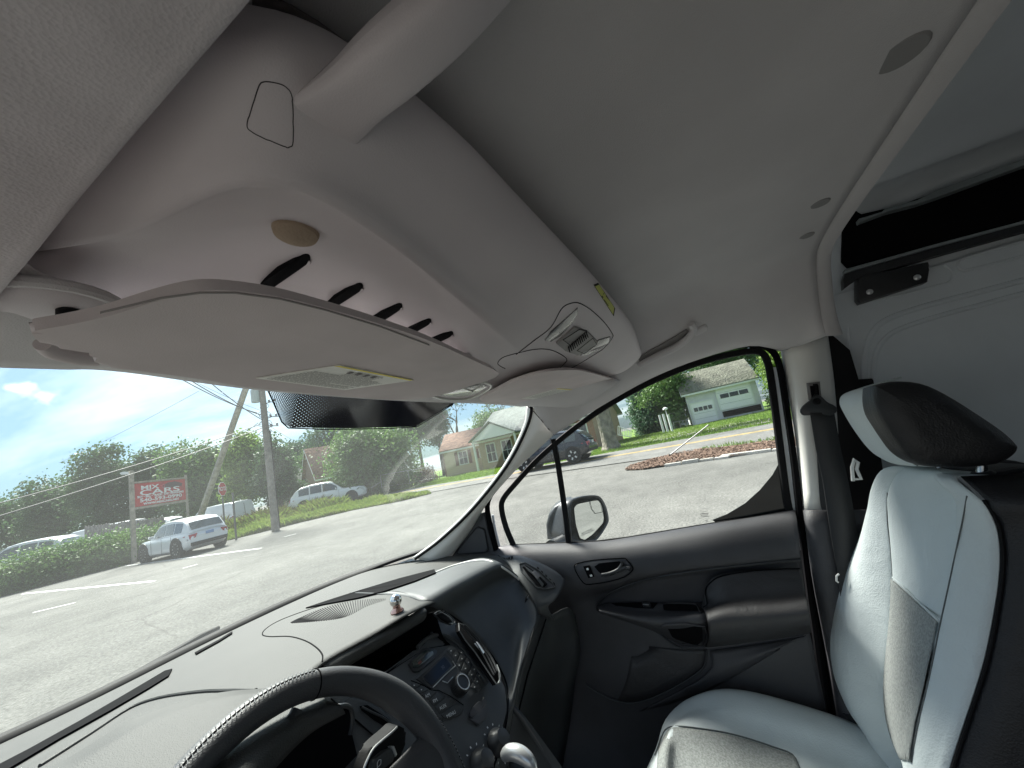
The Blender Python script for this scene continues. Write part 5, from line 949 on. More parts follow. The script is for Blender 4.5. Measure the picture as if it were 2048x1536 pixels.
for t in range(9):
    q = curve([Vector((a, b, 0)) for a, b in [(1320, 1500), (1338, 1463), (1362, 1459), (1400, 1463), (1450, 1471), (1500, 1484), (1550, 1501), (1588, 1516), (1600, 1545)]], 2)
    mi.append([on('cush', p.x + (p.x-1420)*.0 - t*2, p.y + t*22, .0018) for p in q])
patch('cushion_mesh', mi, SEATM, se, nu=2, nv=2, thick=.001, sharp=85)
box('seat_base', (.95, .0, .62), (.38, .36, .14), BLACK, se, 0, .03)
tube('recliner_cover', [sxx(1.16, 1700, 1420), sxx(1.16, 1735, 1480), sxx(1.15, 1765, 1520)], .018, BEZEL, se, n=10)

# ================================================================== seat belt
sb_ = thing('seat_belt', 'black seat belt hanging from its pillar anchor beside the passenger seat', 'seat belt', at(1632, 800, 'x', 1.16))
tube('height_slot', [at(1629, 768, 'x', 1.166), at(1634, 815, 'x', 1.164)], .008, BLACK, sb_, n=10)
slab('slot_cover', [at(a, b, 'x', 1.160) for a, b in ((1614, 766), (1640, 763), (1644, 800), (1618, 800))], (.01, 0, 0), mat('trim_grey_slot', (.16, .155, .15), .5), sb_, .002)
slab('slot_dark', [at(a, b, 'x', 1.158) for a, b in ((1620, 772), (1637, 770), (1640, 798), (1624, 799))], (.003, 0, 0), VOID, sb_, .001)
slab('anchor_guide', roundpoly([at(a, b, 'x', 1.152) for a, b in ((1600, 822), (1606, 812), (1622, 800), (1630, 788), (1640, 790), (1655, 805), (1672, 812), (1676, 822), (1664, 832), (1640, 828), (1606, 832))], .3, 3), (.010, 0, 0), BEZEL, sb_, .003, 3)
lathe('anchor_bolt', at(1634, 803, 'x', 1.150), (-1, 0, 0), [(.008, 0), (.008, .004), (.005, .006), (.004, .004)], BLACK, sb_, 16)
WEB = mat('belt_webbing', (.022, .022, .023), .6, .3, 900, .1, 5)
patch('webbing', [[at(a, b, 'x', x) for a, b, x in ((1620, 826, 1.150), (1632, 900, 1.15), (1645, 960, 1.15), (1660, 1060, 1.145), (1678, 1170, 1.14), (1690, 1300, 1.14))], [at(a, b, 'x', x) for a, b, x in ((1668, 824, 1.156), (1682, 900, 1.155), (1696, 960, 1.155), (1714, 1060, 1.15), (1730, 1170, 1.145), (1745, 1300, 1.14))]], WEB, sb_, nu=4, nv=2, thick=.002)
patch('webbing', [[at(a, b, 'x', x) for a, b, x in ((1624, 828, 1.165), (1633, 900, 1.166), (1640, 1000, 1.166), (1646, 1025, 1.166))], [at(a, b, 'x', x) for a, b, x in ((1648, 828, 1.165), (1664, 900, 1.166), (1676, 1000, 1.166), (1680, 1025, 1.166))]], WEB, sb_, nu=4, nv=2, thick=.002)
sg = at(1712, 940, 'x', 1.13)
tube('stopper', [at(a, b, 'x', 1.12) for a, b in ((1706, 962), (1704, 935), (1709, 918), (1716, 925), (1713, 938), (1722, 958), (1704, 958))], .0035, mat('white_plastic', (.7, .7, .68), .4), sb_, n=8)
tube('small_hook', [at(a, b, 'x', 1.12) for a, b in ((1678, 1148), (1673, 1152), (1673, 1162), (1677, 1165))], .002, mat('white_plastic', (0, 0, 0)), sb_, n=8)
# shoulder of a black bag of trim behind the headrest
tag(tube('rear_hook_cover', [at(a, b, 'x', 1.27) for a, b in ((1684, 776), (1710, 768), (1744, 766))], .012, BLACK, None, n=10), 'small black cover on the wall just behind the headrest', 'wall cover')
# ================================================================== OUTSIDE
def sst(t): t = max(0.0, min(1.0, t)); return t*t*(3-2*t)
def H(x, y): return .36*sst((x-13.5)/8.5)
def G(px, py):
    d = ray(px, py); t = 5.0; prev = 0
    for _ in range(4000):
        p = CAMPOS + d*t
        if p.z <= H(p.x, p.y): break
        prev = t; t *= 1.004
        if t > 900: break
    return V3(p.x, p.y, H(p.x, p.y))
def GD(px, py, dep): p = at(px, py, 'd', dep); return V3(p.x, p.y, H(p.x, p.y))
def gmat(name, c1, c2, rough, scale, bump, c3=None, fine=60):
    m = bpy.data.materials.new(name); m.use_nodes = True; t = m.node_tree; n = t.nodes; L = t.links.new; b = n['Principled BSDF']; b.inputs['Roughness'].default_value = rough
    b.inputs['Specular IOR Level'].default_value = .25
    tc = n.new('ShaderNodeTexCoord')
    def noise(s, d=8, r=.6):
        z = n.new('ShaderNodeTexNoise'); z.inputs['Scale'].default_value = s; z.inputs['Detail'].default_value = d; z.inputs['Roughness'].default_value = r; L(tc.outputs['Object'], z.inputs['Vector']); return z.outputs[0]
    def rng(o, a, b_):
        r = n.new('ShaderNodeMapRange'); r.inputs[1].default_value = a; r.inputs[2].default_value = b_; L(o, r.inputs[0]); return r.outputs[0]
    mx = n.new('ShaderNodeMix'); mx.data_type = 'RGBA'; L(rng(noise(scale), .4, .62), mx.inputs[0]); mx.inputs[6].default_value = (*c1, 1); mx.inputs[7].default_value = (*c2, 1)
    f = noise(fine, 4, .7); m2 = n.new('ShaderNodeMix'); m2.data_type = 'RGBA'; m2.blend_type = 'MULTIPLY'; m2.inputs[0].default_value = 1; L(mx.outputs[2], m2.inputs[6])
    g = n.new('ShaderNodeMapRange'); g.inputs[1].default_value = .3; g.inputs[2].default_value = .7; g.inputs[3].default_value = .5; g.inputs[4].default_value = 1.5; g.clamp = False; L(f, g.inputs[0]); L(g.outputs[0], m2.inputs[7]); out = m2.outputs[2]
    st_ = n.new('ShaderNodeMix'); st_.data_type = 'RGBA'; st_.blend_type = 'MULTIPLY'; st_.inputs[0].default_value = 1; L(out, st_.inputs[6]); sr = n.new('ShaderNodeMapRange'); sr.inputs[1].default_value = .35; sr.inputs[2].default_value = .7; sr.inputs[3].default_value = .78; sr.inputs[4].default_value = 1.12; L(noise(1.7, 9, .7), sr.inputs[0]); L(sr.outputs[0], st_.inputs[7]); out = st_.outputs[2]
    if c3:      # thin dark cracks and patches
        v = n.new('ShaderNodeTexVoronoi'); v.feature = 'DISTANCE_TO_EDGE'; v.inputs['Scale'].default_value = .28
        w = n.new('ShaderNodeMix'); w.data_type = 'RGBA'; w.inputs[0].default_value = .12; L(tc.outputs['Object'], w.inputs[6])
        nn = n.new('ShaderNodeTexNoise'); nn.inputs['Scale'].default_value = 1.2; nn.inputs['Detail'].default_value = 6; L(tc.outputs['Object'], nn.inputs['Vector']); L(nn.outputs[1], w.inputs[7]); L(w.outputs[2], v.inputs['Vector'])
        k = n.new('ShaderNodeMapRange'); k.inputs[1].default_value = 0; k.inputs[2].default_value = .006; k.inputs[3].default_value = .55; k.inputs[4].default_value = 0; L(v.outputs['Distance'], k.inputs[0])
        gate = n.new('ShaderNodeMath'); gate.operation = 'MULTIPLY'; L(k.outputs[0], gate.inputs[0]); L(rng(noise(.35, 3), .45, .55), gate.inputs[1])
        m3 = n.new('ShaderNodeMix'); m3.data_type = 'RGBA'; L(gate.outputs[0], m3.inputs[0]); L(out, m3.inputs[6]); m3.inputs[7].default_value = (*c3, 1); out = m3.outputs[2]
    L(out, b.inputs['Base Color'])
    bp = n.new('ShaderNodeBump'); bp.inputs['Strength'].default_value = bump; bp.inputs['Distance'].default_value = .02; L(f, bp.inputs['Height']); L(bp.outputs[0], b.inputs['Normal']); return m
ASPH = gmat('weathered_asphalt', (.118, .117, .108), (.165, .163, .150), .95, .22, 1.0, (.06, .058, .052), 24)
ROADM = gmat('road_asphalt', (.14, .14, .132), (.175, .172, .162), .95, .7, .5, (.05, .05, .047), 30)
LAWN = gmat('lawn_soil', (.09, .16, .03), (.16, .25, .05), 1, .5, 1, None, 22)
MULCH = gmat('mulch', (.09, .052, .036), (.14, .085, .058), 1, 3, 1, None, 40)
CONC = gmat('kerb_concrete', (.40, .38, .34), (.52, .50, .46), .9, 1.5, .5, None, 30)
PAINTL = mat('road_paint', (.78, .78, .75), .8, .3, 60, .2, 12); PAINTY = mat('yellow_road_paint', (.5, .36, .12), .85, .3, 60, .25, 9)
def sheet(name, P, lift, m, kind='structure', cell=2.0):
    bm = bmesh.new(); vs = [bm.verts.new((p[0], p[1], 0)) for p in P]; bm.faces.new(vs)
    bmesh.ops.triangulate(bm, faces=bm.faces)
    for _ in range(7):
        E_ = [e for e in bm.edges if e.calc_length() > cell]
        if not E_: break
        bmesh.ops.subdivide_edges(bm, edges=E_, cuts=1); bmesh.ops.triangulate(bm, faces=bm.faces)
    for v in bm.verts: v.co.z = H(v.co.x, v.co.y) + lift
    bmesh.ops.recalc_face_normals(bm, faces=bm.faces)
    if sum(f.normal.z for f in bm.faces) < 0: bmesh.ops.reverse_faces(bm, faces=bm.faces)
    me = bpy.data.meshes.new(name); bm.to_mesh(me); bm.free(); me.materials.append(m)
    o = bpy.data.objects.new(name, me); COL.objects.link(o)
    if kind: o['kind'] = kind
    return o
# one ground sheet to the horizon
gx = [-500, -150, -40, 0, 6, 10, 12, 13] + [13.5+.5*i for i in range(18)] + [23, 26, 32, 45, 70, 120, 260, 700]; gy = [-500, -200, -80, -30, 0, 30, 60, 100, 200, 600]
mk('asphalt_lot', [(x, y, H(x, y)) for x in gx for y in gy], [(i*len(gy)+j, (i+1)*len(gy)+j, (i+1)*len(gy)+j+1, i*len(gy)+j+1) for i in range(len(gx)-1) for j in range(len(gy)-1)], ASPH, world=False)['kind'] = 'structure'
rd = lambda P: [(p.x, p.y) for p in P]
# lawns beyond the street, then the street itself on top
e1 = G(1540, 849); e2 = G(1220, 906); e3 = G(1180, 912); dirr = (e2-e1).normalized()
near = G(1545, 884)
lawn = sheet('lawn', [(e1.x-.3, e1.y-50), (e1.x, e1.y), (e2.x, e2.y), (e2.x-.2, e2.y+9), (24.5, 24), (24, 40), (40, 90), (120, 120), (200, -60), (60, -60)], .02, LAWN, cell=4)
sheet('street', [(e1.x, e1.y-60), (e1.x, e1.y), (e2.x, e2.y), (e2.x-.2, e2.y+9), (24.3, 22), (24.0, 60), (18.9, 60), (18.6, 25), (18.2, 10), (near.x, near.y), (near.x-.3, near.y-60)], .03, ROADM)
yl = [G(1160, 926), G(1200, 920), G(1300, 902), G(1420, 880), G(1540, 862)]
for k in (0, .22):
    a = yl[0]+(yl[0]-yl[-1])*2.4; b = yl[-1] + (yl[-1]-yl[0])*4
    tag(sheet('yellow_centre_line', [(a.x+k, a.y), (b.x+k, b.y), (b.x+k+.10, b.y), (a.x+k+.10, a.y)], .036, PAINTY), kind='structure')
# driveway strip between lawn bands on the right
dA = [G(1232, 893), G(1330, 882), G(1400, 868), G(1540, 846), G(1540, 838), G(1440, 852), G(1385, 862), G(1300, 872), G(1240, 884)]
sheet('gravel_path', rd(dA), .05, gmat('pale_gravel', (.2, .19, .17), (.27, .26, .235), 1, 2, .8, None, 30), cell=1)
# painted bay lines in the lot
for (a, b, w) in (((45, 1188), (308, 1163), .13), ((252, 1132), (522, 1097), .13), ((365, 1137), (395, 1129), .10), ((568, 1074), (592, 1068), .10), ((66, 1226), (150, 1206), .08)):
    p, q = G(*a), G(*b); s = (q-p).normalized().cross(V3(0, 0, 1))*w/2
    sheet('painted_bay_line', rd([p-s, q-s, q+s, p+s]), .006, PAINTL)
# mulch island with a broken concrete kerb
isl = [G(1250, 942), G(1262, 932), G(1310, 918), G(1400, 902), G(1545, 884)]; isb = [G(1545, 903), G(1460, 916), G(1400, 924), G(1330, 934), G(1290, 940)]
ext = (isl[-1]-isl[-2]).normalized(); isl.append(isl[-1]+ext*14); isb.insert(0, isb[0]+ext*14)
mi_ = sheet('mulch_bed', rd(isl+isb), .05, MULCH, cell=.6)
rg = random.Random(4)
V, Fc = [], []
for _ in range(9000):                                                                  # loose bark chips
    i = rg.random()*(len(isl)-1); k = int(i); a = isl[k].lerp(isl[k+1], i-k); bI = list(reversed(isb)); j = i/(len(isl)-1)*(len(bI)-1); k2 = min(int(j), len(bI)-2); b = bI[k2].lerp(bI[k2+1], j-k2)
    p = a.lerp(b, rg.uniform(.02, .98)); s = rg.uniform(.02, .055); an = rg.random()*6.3; ti = rg.uniform(-.5, .5)
    u = V3(math.cos(an), math.sin(an), ti)*s; w = V3(-math.sin(an), math.cos(an), rg.uniform(-.4, .4))*s*.35; c = V3(p.x, p.y, p.z+.06+rg.random()*.03+.03*math.sin(p.y*2)); b0 = len(V)
    V += [c-u-w, c+u-w, c+u+w, c-u+w]; Fc.append((b0, b0+1, b0+2, b0+3))
tag(mk('bark_chips', V, Fc, mat('bark', (.09, .05, .035), .95, .5, 60, .45, 20, col2=(.25, .16, .11)), smooth=False, world=False), kind='stuff')
kk = thing('kerb', 'pale broken concrete kerb along the mulch bed by the street', 'kerb', isb[0])
KP = curve(list(reversed(isb[:-1]))+[isb[0]+ext*4], 4); acc = 0
L0 = KP[0]
for i in range(0, len(KP)-2, 2):
    a, b = KP[i], KP[i+2]; d = (b-a).normalized(); s = d.cross(V3(0, 0, 1))*.085; z = .0; hh = .10 + rg.uniform(-.03, .015)
    P = [a+d*.015-s, b-d*.015-s*rg.uniform(.9, 1.1), b-d*.015+s, a+d*.015+s]; slab('kerb_stone', [p + V3(0, 0, -.03) for p in P], (0, 0, hh+.03), CONC, kk, .018, 2)
# leaning metal post in the bed
lp = thing('leaning_post', 'thin leaning metal post stuck in the mulch bed', 'post', G(1338, 915))
tube('pole', [G(1338, 915) + V3(0, 0, .05), at(1417, 850, 'd', G(1338, 915).dot(FW)-1.0)], .022, mat('galvanised', (.25, .25, .25), .45, metal=.7), lp, n=8)
# ------------------------------------------------ foliage
def leafmat(name, c1, c2, c3):
    m = bpy.data.materials.new(name); m.use_nodes = True; t = m.node_tree; n = t.nodes; n.clear(); L = t.links.new
    o = n.new('ShaderNodeOutputMaterial'); tc = n.new('ShaderNodeTexCoord'); z = n.new('ShaderNodeTexNoise'); z.inputs['Scale'].default_value = .9; z.inputs['Detail'].default_value = 8; z.inputs['Roughness'].default_value = .8; L(tc.outputs['Object'], z.inputs['Vector'])
    r = n.new('ShaderNodeValToRGB'); r.color_ramp.elements[0].position = .32; r.color_ramp.elements[0].color = (*c1, 1); r.color_ramp.elements[1].position = .68; r.color_ramp.elements[1].color = (*c3, 1); e = r.color_ramp.elements.new(.5); e.color = (*c2, 1); L(z.outputs[0], r.inputs[0])
    d = n.new('ShaderNodeBsdfPrincipled'); d.inputs['Roughness'].default_value = .6; d.inputs['Specular IOR Level'].default_value = .35; L(r.outputs[0], d.inputs['Base Color'])
    tl = n.new('ShaderNodeBsdfTranslucent'); L(r.outputs[0], tl.inputs[0]); mx = n.new('ShaderNodeMixShader'); mx.inputs[0].default_value = .35; L(d.outputs[0], mx.inputs[1]); L(tl.outputs[0], mx.inputs[2]); L(mx.outputs[0], o.inputs[0]); return m
LFD = leafmat('leaf_dark', (.028, .068, .024), (.06, .125, .042), (.13, .21, .075))
LFM = leafmat('leaf_mid', (.045, .105, .026), (.10, .19, .05), (.19, .29, .08))
LFY = leafmat('leaf_yellow_green', (.07, .14, .022), (.15, .25, .045), (.27, .37, .08))
LFB = leafmat('leaf_blue_green', (.035, .085, .05), (.075, .145, .08), (.14, .22, .12))
BARK = mat('bark_grey', (.12, .10, .08), .95, 1, 8, .35, 4)
def leaves(name, C, R, n, size, m, parent, seed, up=.3, aspect=.6, shell=.55):
    """C: blob centres (k,3), R: radii (k,3); n leaves"""
    g = np.random.default_rng(seed); C = np.array(C, float); R = np.array(R, float); wgt = (R.prod(1))**(2/3); wgt /= wgt.sum(); k = g.choice(len(C), n, p=wgt)
    d = g.normal(size=(n, 3)); d /= np.linalg.norm(d, axis=1)[:, None]
    lump = 1 + .16*np.sin(d[:, 0]*5+k*1.7)*np.sin(d[:, 1]*6+k)*1.0 + .14*np.sin(d[:, 2]*9+k*2.1+d[:, 0]*4)
    rad = (shell + (1.05-shell)*g.random(n)**.7)*lump; P = C[k] + d*rad[:, None]*R[k]
    # clump leaves into twigs
    tw = g.integers(0, max(1, n//9), n); P += (g.normal(size=(max(1, n//9), 3))*size*1.2)[tw]
    nn = d*.6 + g.normal(size=(n, 3))*.8 + np.array([0, 0, up]); nn /= np.linalg.norm(nn, axis=1)[:, None]
    u = np.cross(nn, g.normal(size=(n, 3))); u /= np.linalg.norm(u, axis=1)[:, None]; w = np.cross(nn, u); s = size*g.uniform(.55, 1.35, n)[:, None]
    off = np.array(root(parent).location if parent else (0, 0, 0)); P -= off
    V = np.stack([P-u*s*.5, P-w*s*aspect*.5+u*s*.05, P+u*s*.5, P+w*s*aspect*.5+u*s*.05], 1).reshape(-1, 3)
    me = bpy.data.meshes.new(name); me.vertices.add(4*n); me.vertices.foreach_set('co', V.ravel()); me.loops.add(4*n); me.loops.foreach_set('vertex_index', np.arange(4*n, dtype=np.int32))
    me.polygons.add(n); me.polygons.foreach_set('loop_start', np.arange(0, 4*n, 4, dtype=np.int32)); me.materials.append(m); me.update(calc_edges=True)
    o = bpy.data.objects.new(name, me); COL.objects.link(o)
    if parent: o.parent = parent
    return o
def limbs(name, base, top, r, blobs, parent, seed, m=BARK, n=7):
    rg = random.Random(seed); V, Fc = [], []
    def seg(P, R_, k=7):
        b0 = len(V); up = V3(1, 0, 0)
        for i, p in enumerate(P):
            t = (P[min(i+1, len(P)-1)] - P[max(i-1, 0)]).normalized(); u = (up - t*up.dot(t)).normalized(); w = t.cross(u)
            for j in range(k): a = 2*math.pi*j/k; V.append(p + (u*math.cos(a)+w*math.sin(a))*R_[i]*(1+.1*math.sin(j*2+i)))
        for i in range(len(P)-1):
            for j in range(k): Fc.append((b0+i*k+j, b0+i*k+(j+1) % k, b0+(i+1)*k+(j+1) % k, b0+(i+1)*k+j))
    tr = [base.lerp(top, t) + V3(rg.uniform(-.1, .1), rg.uniform(-.1, .1), 0)*r*3*t for t in (0, .08, .3, .6, 1)]
    seg(tr, [r*1.4, r*1.05, r*.9, r*.7, r*.3], 9)
    for b in blobs:
        s = tr[2].lerp(tr[4], rg.uniform(0, .8)); e = Vector(b); mdl = s.lerp(e, .5) + V3(0, 0, rg.uniform(-.05, .12)*(e-s).length)
        seg([s, s.lerp(mdl, .5), mdl, e], [r*.42, r*.33, r*.25, r*.07], 6)
    return mk(name, V, Fc, m, parent)
def tree(label, px, ytop, ybot, hw, dep, m, seed, name='leafy_tree', group=None, n=13000, size=.34, rtrunk=.22, shell=.5, zbase=None, cat='tree', nb=9):
    """crown fills a hull of half-width hw px between ytop and ybot at depth dep"""
    rg = random.Random(seed); c = at(px, (ytop+ybot)/2, 'd', dep); k = dep/FPX; hx = hw*k*.95; hz = (ybot-ytop)/2*k
    base = V3(c.x, c.y, H(c.x, c.y) if zbase is None else zbase); t = thing(name, label, cat, base, 0, group)
    C, R = [], []
    for i in range(nb):
        f = (i+.5)/nb; z = -hz*.75 + 1.5*hz*f; wr = math.sqrt(max(.05, 1-(z/hz)**2*.85)); a = i*2.4+seed
        rr = rg.uniform(.27, .56)*hx*(.6+.5*wr); C.append((c.x+math.cos(a)*hx*.5*wr, c.y+math.sin(a)*hx*.5*wr, c.z+z)); R.append((rr, rr, min(rr*rg.uniform(.8, 1.1), hz*.5)))
    C.append((c.x, c.y, c.z)); R.append((hx*.6, hx*.6, hz*.6))
    for i in range(nb//2):
        a = rg.random()*6.3; C.append((c.x+math.cos(a)*hx*rg.uniform(.1, .7), c.y+math.sin(a)*hx*rg.uniform(.1, .7), c.z+hz*rg.uniform(.2, .95))); q = hx*rg.uniform(.16, .28); R.append((q, q, q))
    leaves('crown', C, R, n, size, m, t, seed, shell=shell)
    limbs('trunk', base, V3(c.x, c.y, c.z+hz*.4), rtrunk, C[:6], t, seed)
    return t
TG = 'trees behind the sales lot'
tree('low dark tree at the far left edge of the tree line', 22, 1000, 1100, 62, 48, LFD, 1, group=TG, n=9000)
tree('low rounded tree, second from the left edge, under the wires', 108, 958, 1100, 58, 46, LFD, 2, group=TG)
tree('tall peaked tree rising left of the red sign', 212, 896, 1090, 62, 44, LFD, 3, group=TG, n=15000)
tree('dark tree directly above the red sign', 296, 898, 1070, 48, 46, LFD, 4, group=TG, n=11000)
tree('broad tree between the red sign and the slanting pole', 385, 874, 1050, 58, 44, LFM, 5, group=TG, n=14000)
tree('narrow tree just left of the slanting pole top', 432, 888, 1040, 34, 46, LFD, 6, group=TG, n=8000)
tree('yellow green tree between the two utility poles', 493, 862, 1010, 46, 36, LFY, 7, group=TG, n=14000, size=.3)
tree('dark bushy tree right behind the upright utility pole', 556, 878, 1015, 38, 34, LFD, 8, group=TG, n=9000, size=.3)
tree('round tree above the grey roofed white house', 606, 884, 950, 44, 58, LFB, 9, group=TG, n=8000)
tree('small light tree beside the red brick chimney', 622, 905, 955, 26, 52, LFM, 10, group=TG, n=5000)
tree('tall blue green tree behind the brick gabled house', 672, 846, 960, 62, 56, LFB, 11, group=TG, n=13000)
tree('dark tree behind the willow shaped bush', 745, 800, 930, 60, 54, LFD, 12, group=TG, n=12000)
tree('dark tree left of the red shingled roof', 832, 812, 890, 52, 56, LFD, 13, group=TG, n=10000)
tree('light green tree between the red roof and grey roof', 985, 822, 880, 50, 62, LFM, 14, group=TG, n=9000)
tree('very large drooping green bush in front of the tan house', 748, 848, 1000, 92, 33, LFM, 15, name='large_bush', n=30000, size=.26, rtrunk=.15, cat='bush', nb=14, shell=.6)
tree('small rounded bush beside the parked silver white car', 590, 968, 1000, 22, 34, LFD, 16, name='round_bush', n=4000, size=.16, rtrunk=.05, cat='bush')
tree('reddish shrub at the corner of the tan house', 845, 938, 972, 32, 36, leafmat('leaf_russet', (.05, .05, .025), (.10, .07, .04), (.18, .10, .07)), 17, name='russet_shrub', n=5000, size=.14, rtrunk=.05, cat='shrub')
tree('grey green shrub behind the chain link fence', 795, 948, 985, 30, 34, LFB, 18, name='low_shrub', n=4000, size=.14, rtrunk=.05, cat='shrub')
# loose branching tree seen over the tan roof
def branchy(label, px, py_b, py_t, dep, seed, spread, n, size, m, name='open_branched_tree', r=.22):
    rg = random.Random(seed); b = at(px, py_b, 'd', dep); base = V3(b.x, b.y, H(b.x, b.y)); t = thing(name, label, 'tree', base); tp = at(px, py_t, 'd', dep)
    V, Fc, tips = [], [], []
    def seg(p, q, r0, r1, k=6):
        d = (q-p).normalized(); u = d.orthogonal().normalized(); w = d.cross(u); b0 = len(V)
        for (c, rr) in ((p, r0), (q, r1)):
            for j in range(k): a = 2*math.pi*j/k; V.append(c + (u*math.cos(a)+w*math.sin(a))*rr)
        for j in range(k): Fc.append((b0+j, b0+(j+1) % k, b0+k+(j+1) % k, b0+k+j))
    def grow(p, d, l, r_, lv):
        q = p
        for s in range(3):
            q2 = q + d*l/3; seg(q, q2, r_*(1-s*.15), r_*(1-(s+1)*.15)); q = q2; d = (d + V3(rg.uniform(-.3, .3), rg.uniform(-.3, .3), rg.uniform(-.12, .2))).normalized()
        if lv == 0: tips.append(q); return
        for _ in range(rg.choice((2, 3, 3))):
            dd = (d + V3(rg.uniform(-1, 1), rg.uniform(-1, 1), rg.uniform(-.35, .6))*spread).normalized(); grow(q, dd, l*rg.uniform(.62, .85), r_*.55, lv-1)
        if lv <= 2: tips.append(q)
    h = (tp.z-base.z); grow(base, V3(0, 0, 1), h*.36, r, 5)
    mk('trunk', V, Fc, BARK, t)
    C = [tuple(p) for p in tips]; leaves('crown', C, [(size*2.2,)*3]*len(C), n, size, m, t, seed, shell=.1); return t
branchy('open twisting tree with bare limbs over the tan roof', 915, 860, 765, 50, 5, .85, 5200, .3, LFB)
branchy('thin forked tree just left of the pale bungalow roof', 985, 850, 770, 54, 12, .8, 5200, .3, LFM)
tree('dark tree just left of the twisting tree', 872, 812, 890, 30, 52, LFD, 26, n=8000, size=.3)
# ------------------------------------------------ right window trees
tree('dark tree left of the white garage', 1292, 770, 892, 42, 40, LFB, 21, n=14000, size=.24)
tree('bright leafy tree whose boughs hang before the garage roof', 1338, 735, 850, 52, 39, LFM, 22, n=16000, size=.25)
tree('wooded mass rising over the garage roof', 1440, 640, 760, 105, 60, LFD, 23, n=22000, size=.4)
tree('sunny green tree at the right end of the garage', 1560, 680, 840, 40, 33, LFY, 24, n=14000, size=.2)
tree('dim wooded tree at the top of the side window', 1290, 650, 790, 80, 52, LFD, 25, n=14000, size=.34)
# old broad trunk
bt = GD(1224, 900, 24); ot = thing('old_tree', 'old broad tree with a pale furrowed trunk at the roadside', 'tree', bt)
V, Fc = [], []; K = 28
BK2 = mat('pale_furrowed_bark', (.16, .145, .12), .95, 1, 6, .4, 3, col2=(.30, .27, .22))
hts = [(0, .80), (.15, .60), (.5, .47), (1.2, .43), (2.2, .43), (3.0, .50), (3.5, .54)]
for i, (h, r_) in enumerate(hts):
    for j in range(K):
        a = 2*math.pi*j/K; rr = r_*(1 + .07*math.sin(a*7+.3*i) + .05*math.sin(a*13+i) + (.22*max(0, math.cos(a*5)) if i == 0 else 0)); V.append(bt + V3(math.cos(a)*rr, math.sin(a)*rr, h-.05))
for i in range(len(hts)-1):
    for j in range(K): Fc.append((i*K+j, i*K+(j+1) % K, (i+1)*K+(j+1) % K, (i+1)*K+j))
mk('trunk', V, Fc, BK2, ot)
tp0 = bt + V3(0, 0, 3.2)
for (a, b, dd, r_) in ((1176, 790, -.3, .24), (1150, 760, .8, .2), (1200, 750, .5, .28), (1250, 770, -.4, .24), (1275, 755, .8, .2), (1228, 700, 0, .3), (1310, 745, -.5, .14)):
    e = at(a, b, 'd', 24+dd); tube('limb', [tp0, tp0.lerp(e, .4) + V3(0, 0, .25), e, e + (e-tp0)*.6 + V3(0, 0, .3)], [r_, r_*.8, r_*.55, r_*.2], BK2, ot, n=9, k=3)
C = [tuple(at(a, b, 'd', 24+c)) for a, b, c in ((1160, 770, 1), (1200, 700, 1), (1120, 790, 2), (1290, 742, -1), (1320, 750, 0), (1270, 720, 1), (1350, 722, 0), (1390, 705, 0), (1300, 700, 1), (1235, 690, 2), (1282, 800, .8))]
leaves('crown', C, [(.9, .9, .5)]*9 + [(.9, .9, .6), (.4, .4, .3)], 9000, .17, LFM, ot, 31, shell=.2)
# ------------------------------------------------ hedge of creepers on the left
hd = thing('hedge', 'thick leafy hedge of creepers along the left edge of the lot', 'hedge', G(120, 1160))
C, R = [], []
rg = random.Random(9)
for i in range(64):
    t = i/63; p = G(-60+350*t, 1208-90*t) ; q = p + V3(.9, .2, 0)*rg.uniform(.3, 2.4); ht = rg.uniform(.75, 1.15)*(1.35-.3*t) * (1 if t < .86 else .75)
    C.append((q.x, q.y, ht*.45)); R.append((.95, 1.05, ht*.68))
C2 = [(p[0]+rg.uniform(.6, 1.8), p[1], p[2]+rg.uniform(.35, .7)) for p in C[::2]]
leaves('foliage', C + C2, R + [(.8, .9, .5)]*len(C2), 60000, .125, LFM, hd, 41, shell=.62)
limbs('stems', V3(*C[30][:2], 0), V3(*C[30][:2], .5), .03, [C[i] for i in range(0, 64, 4)], hd, 3)
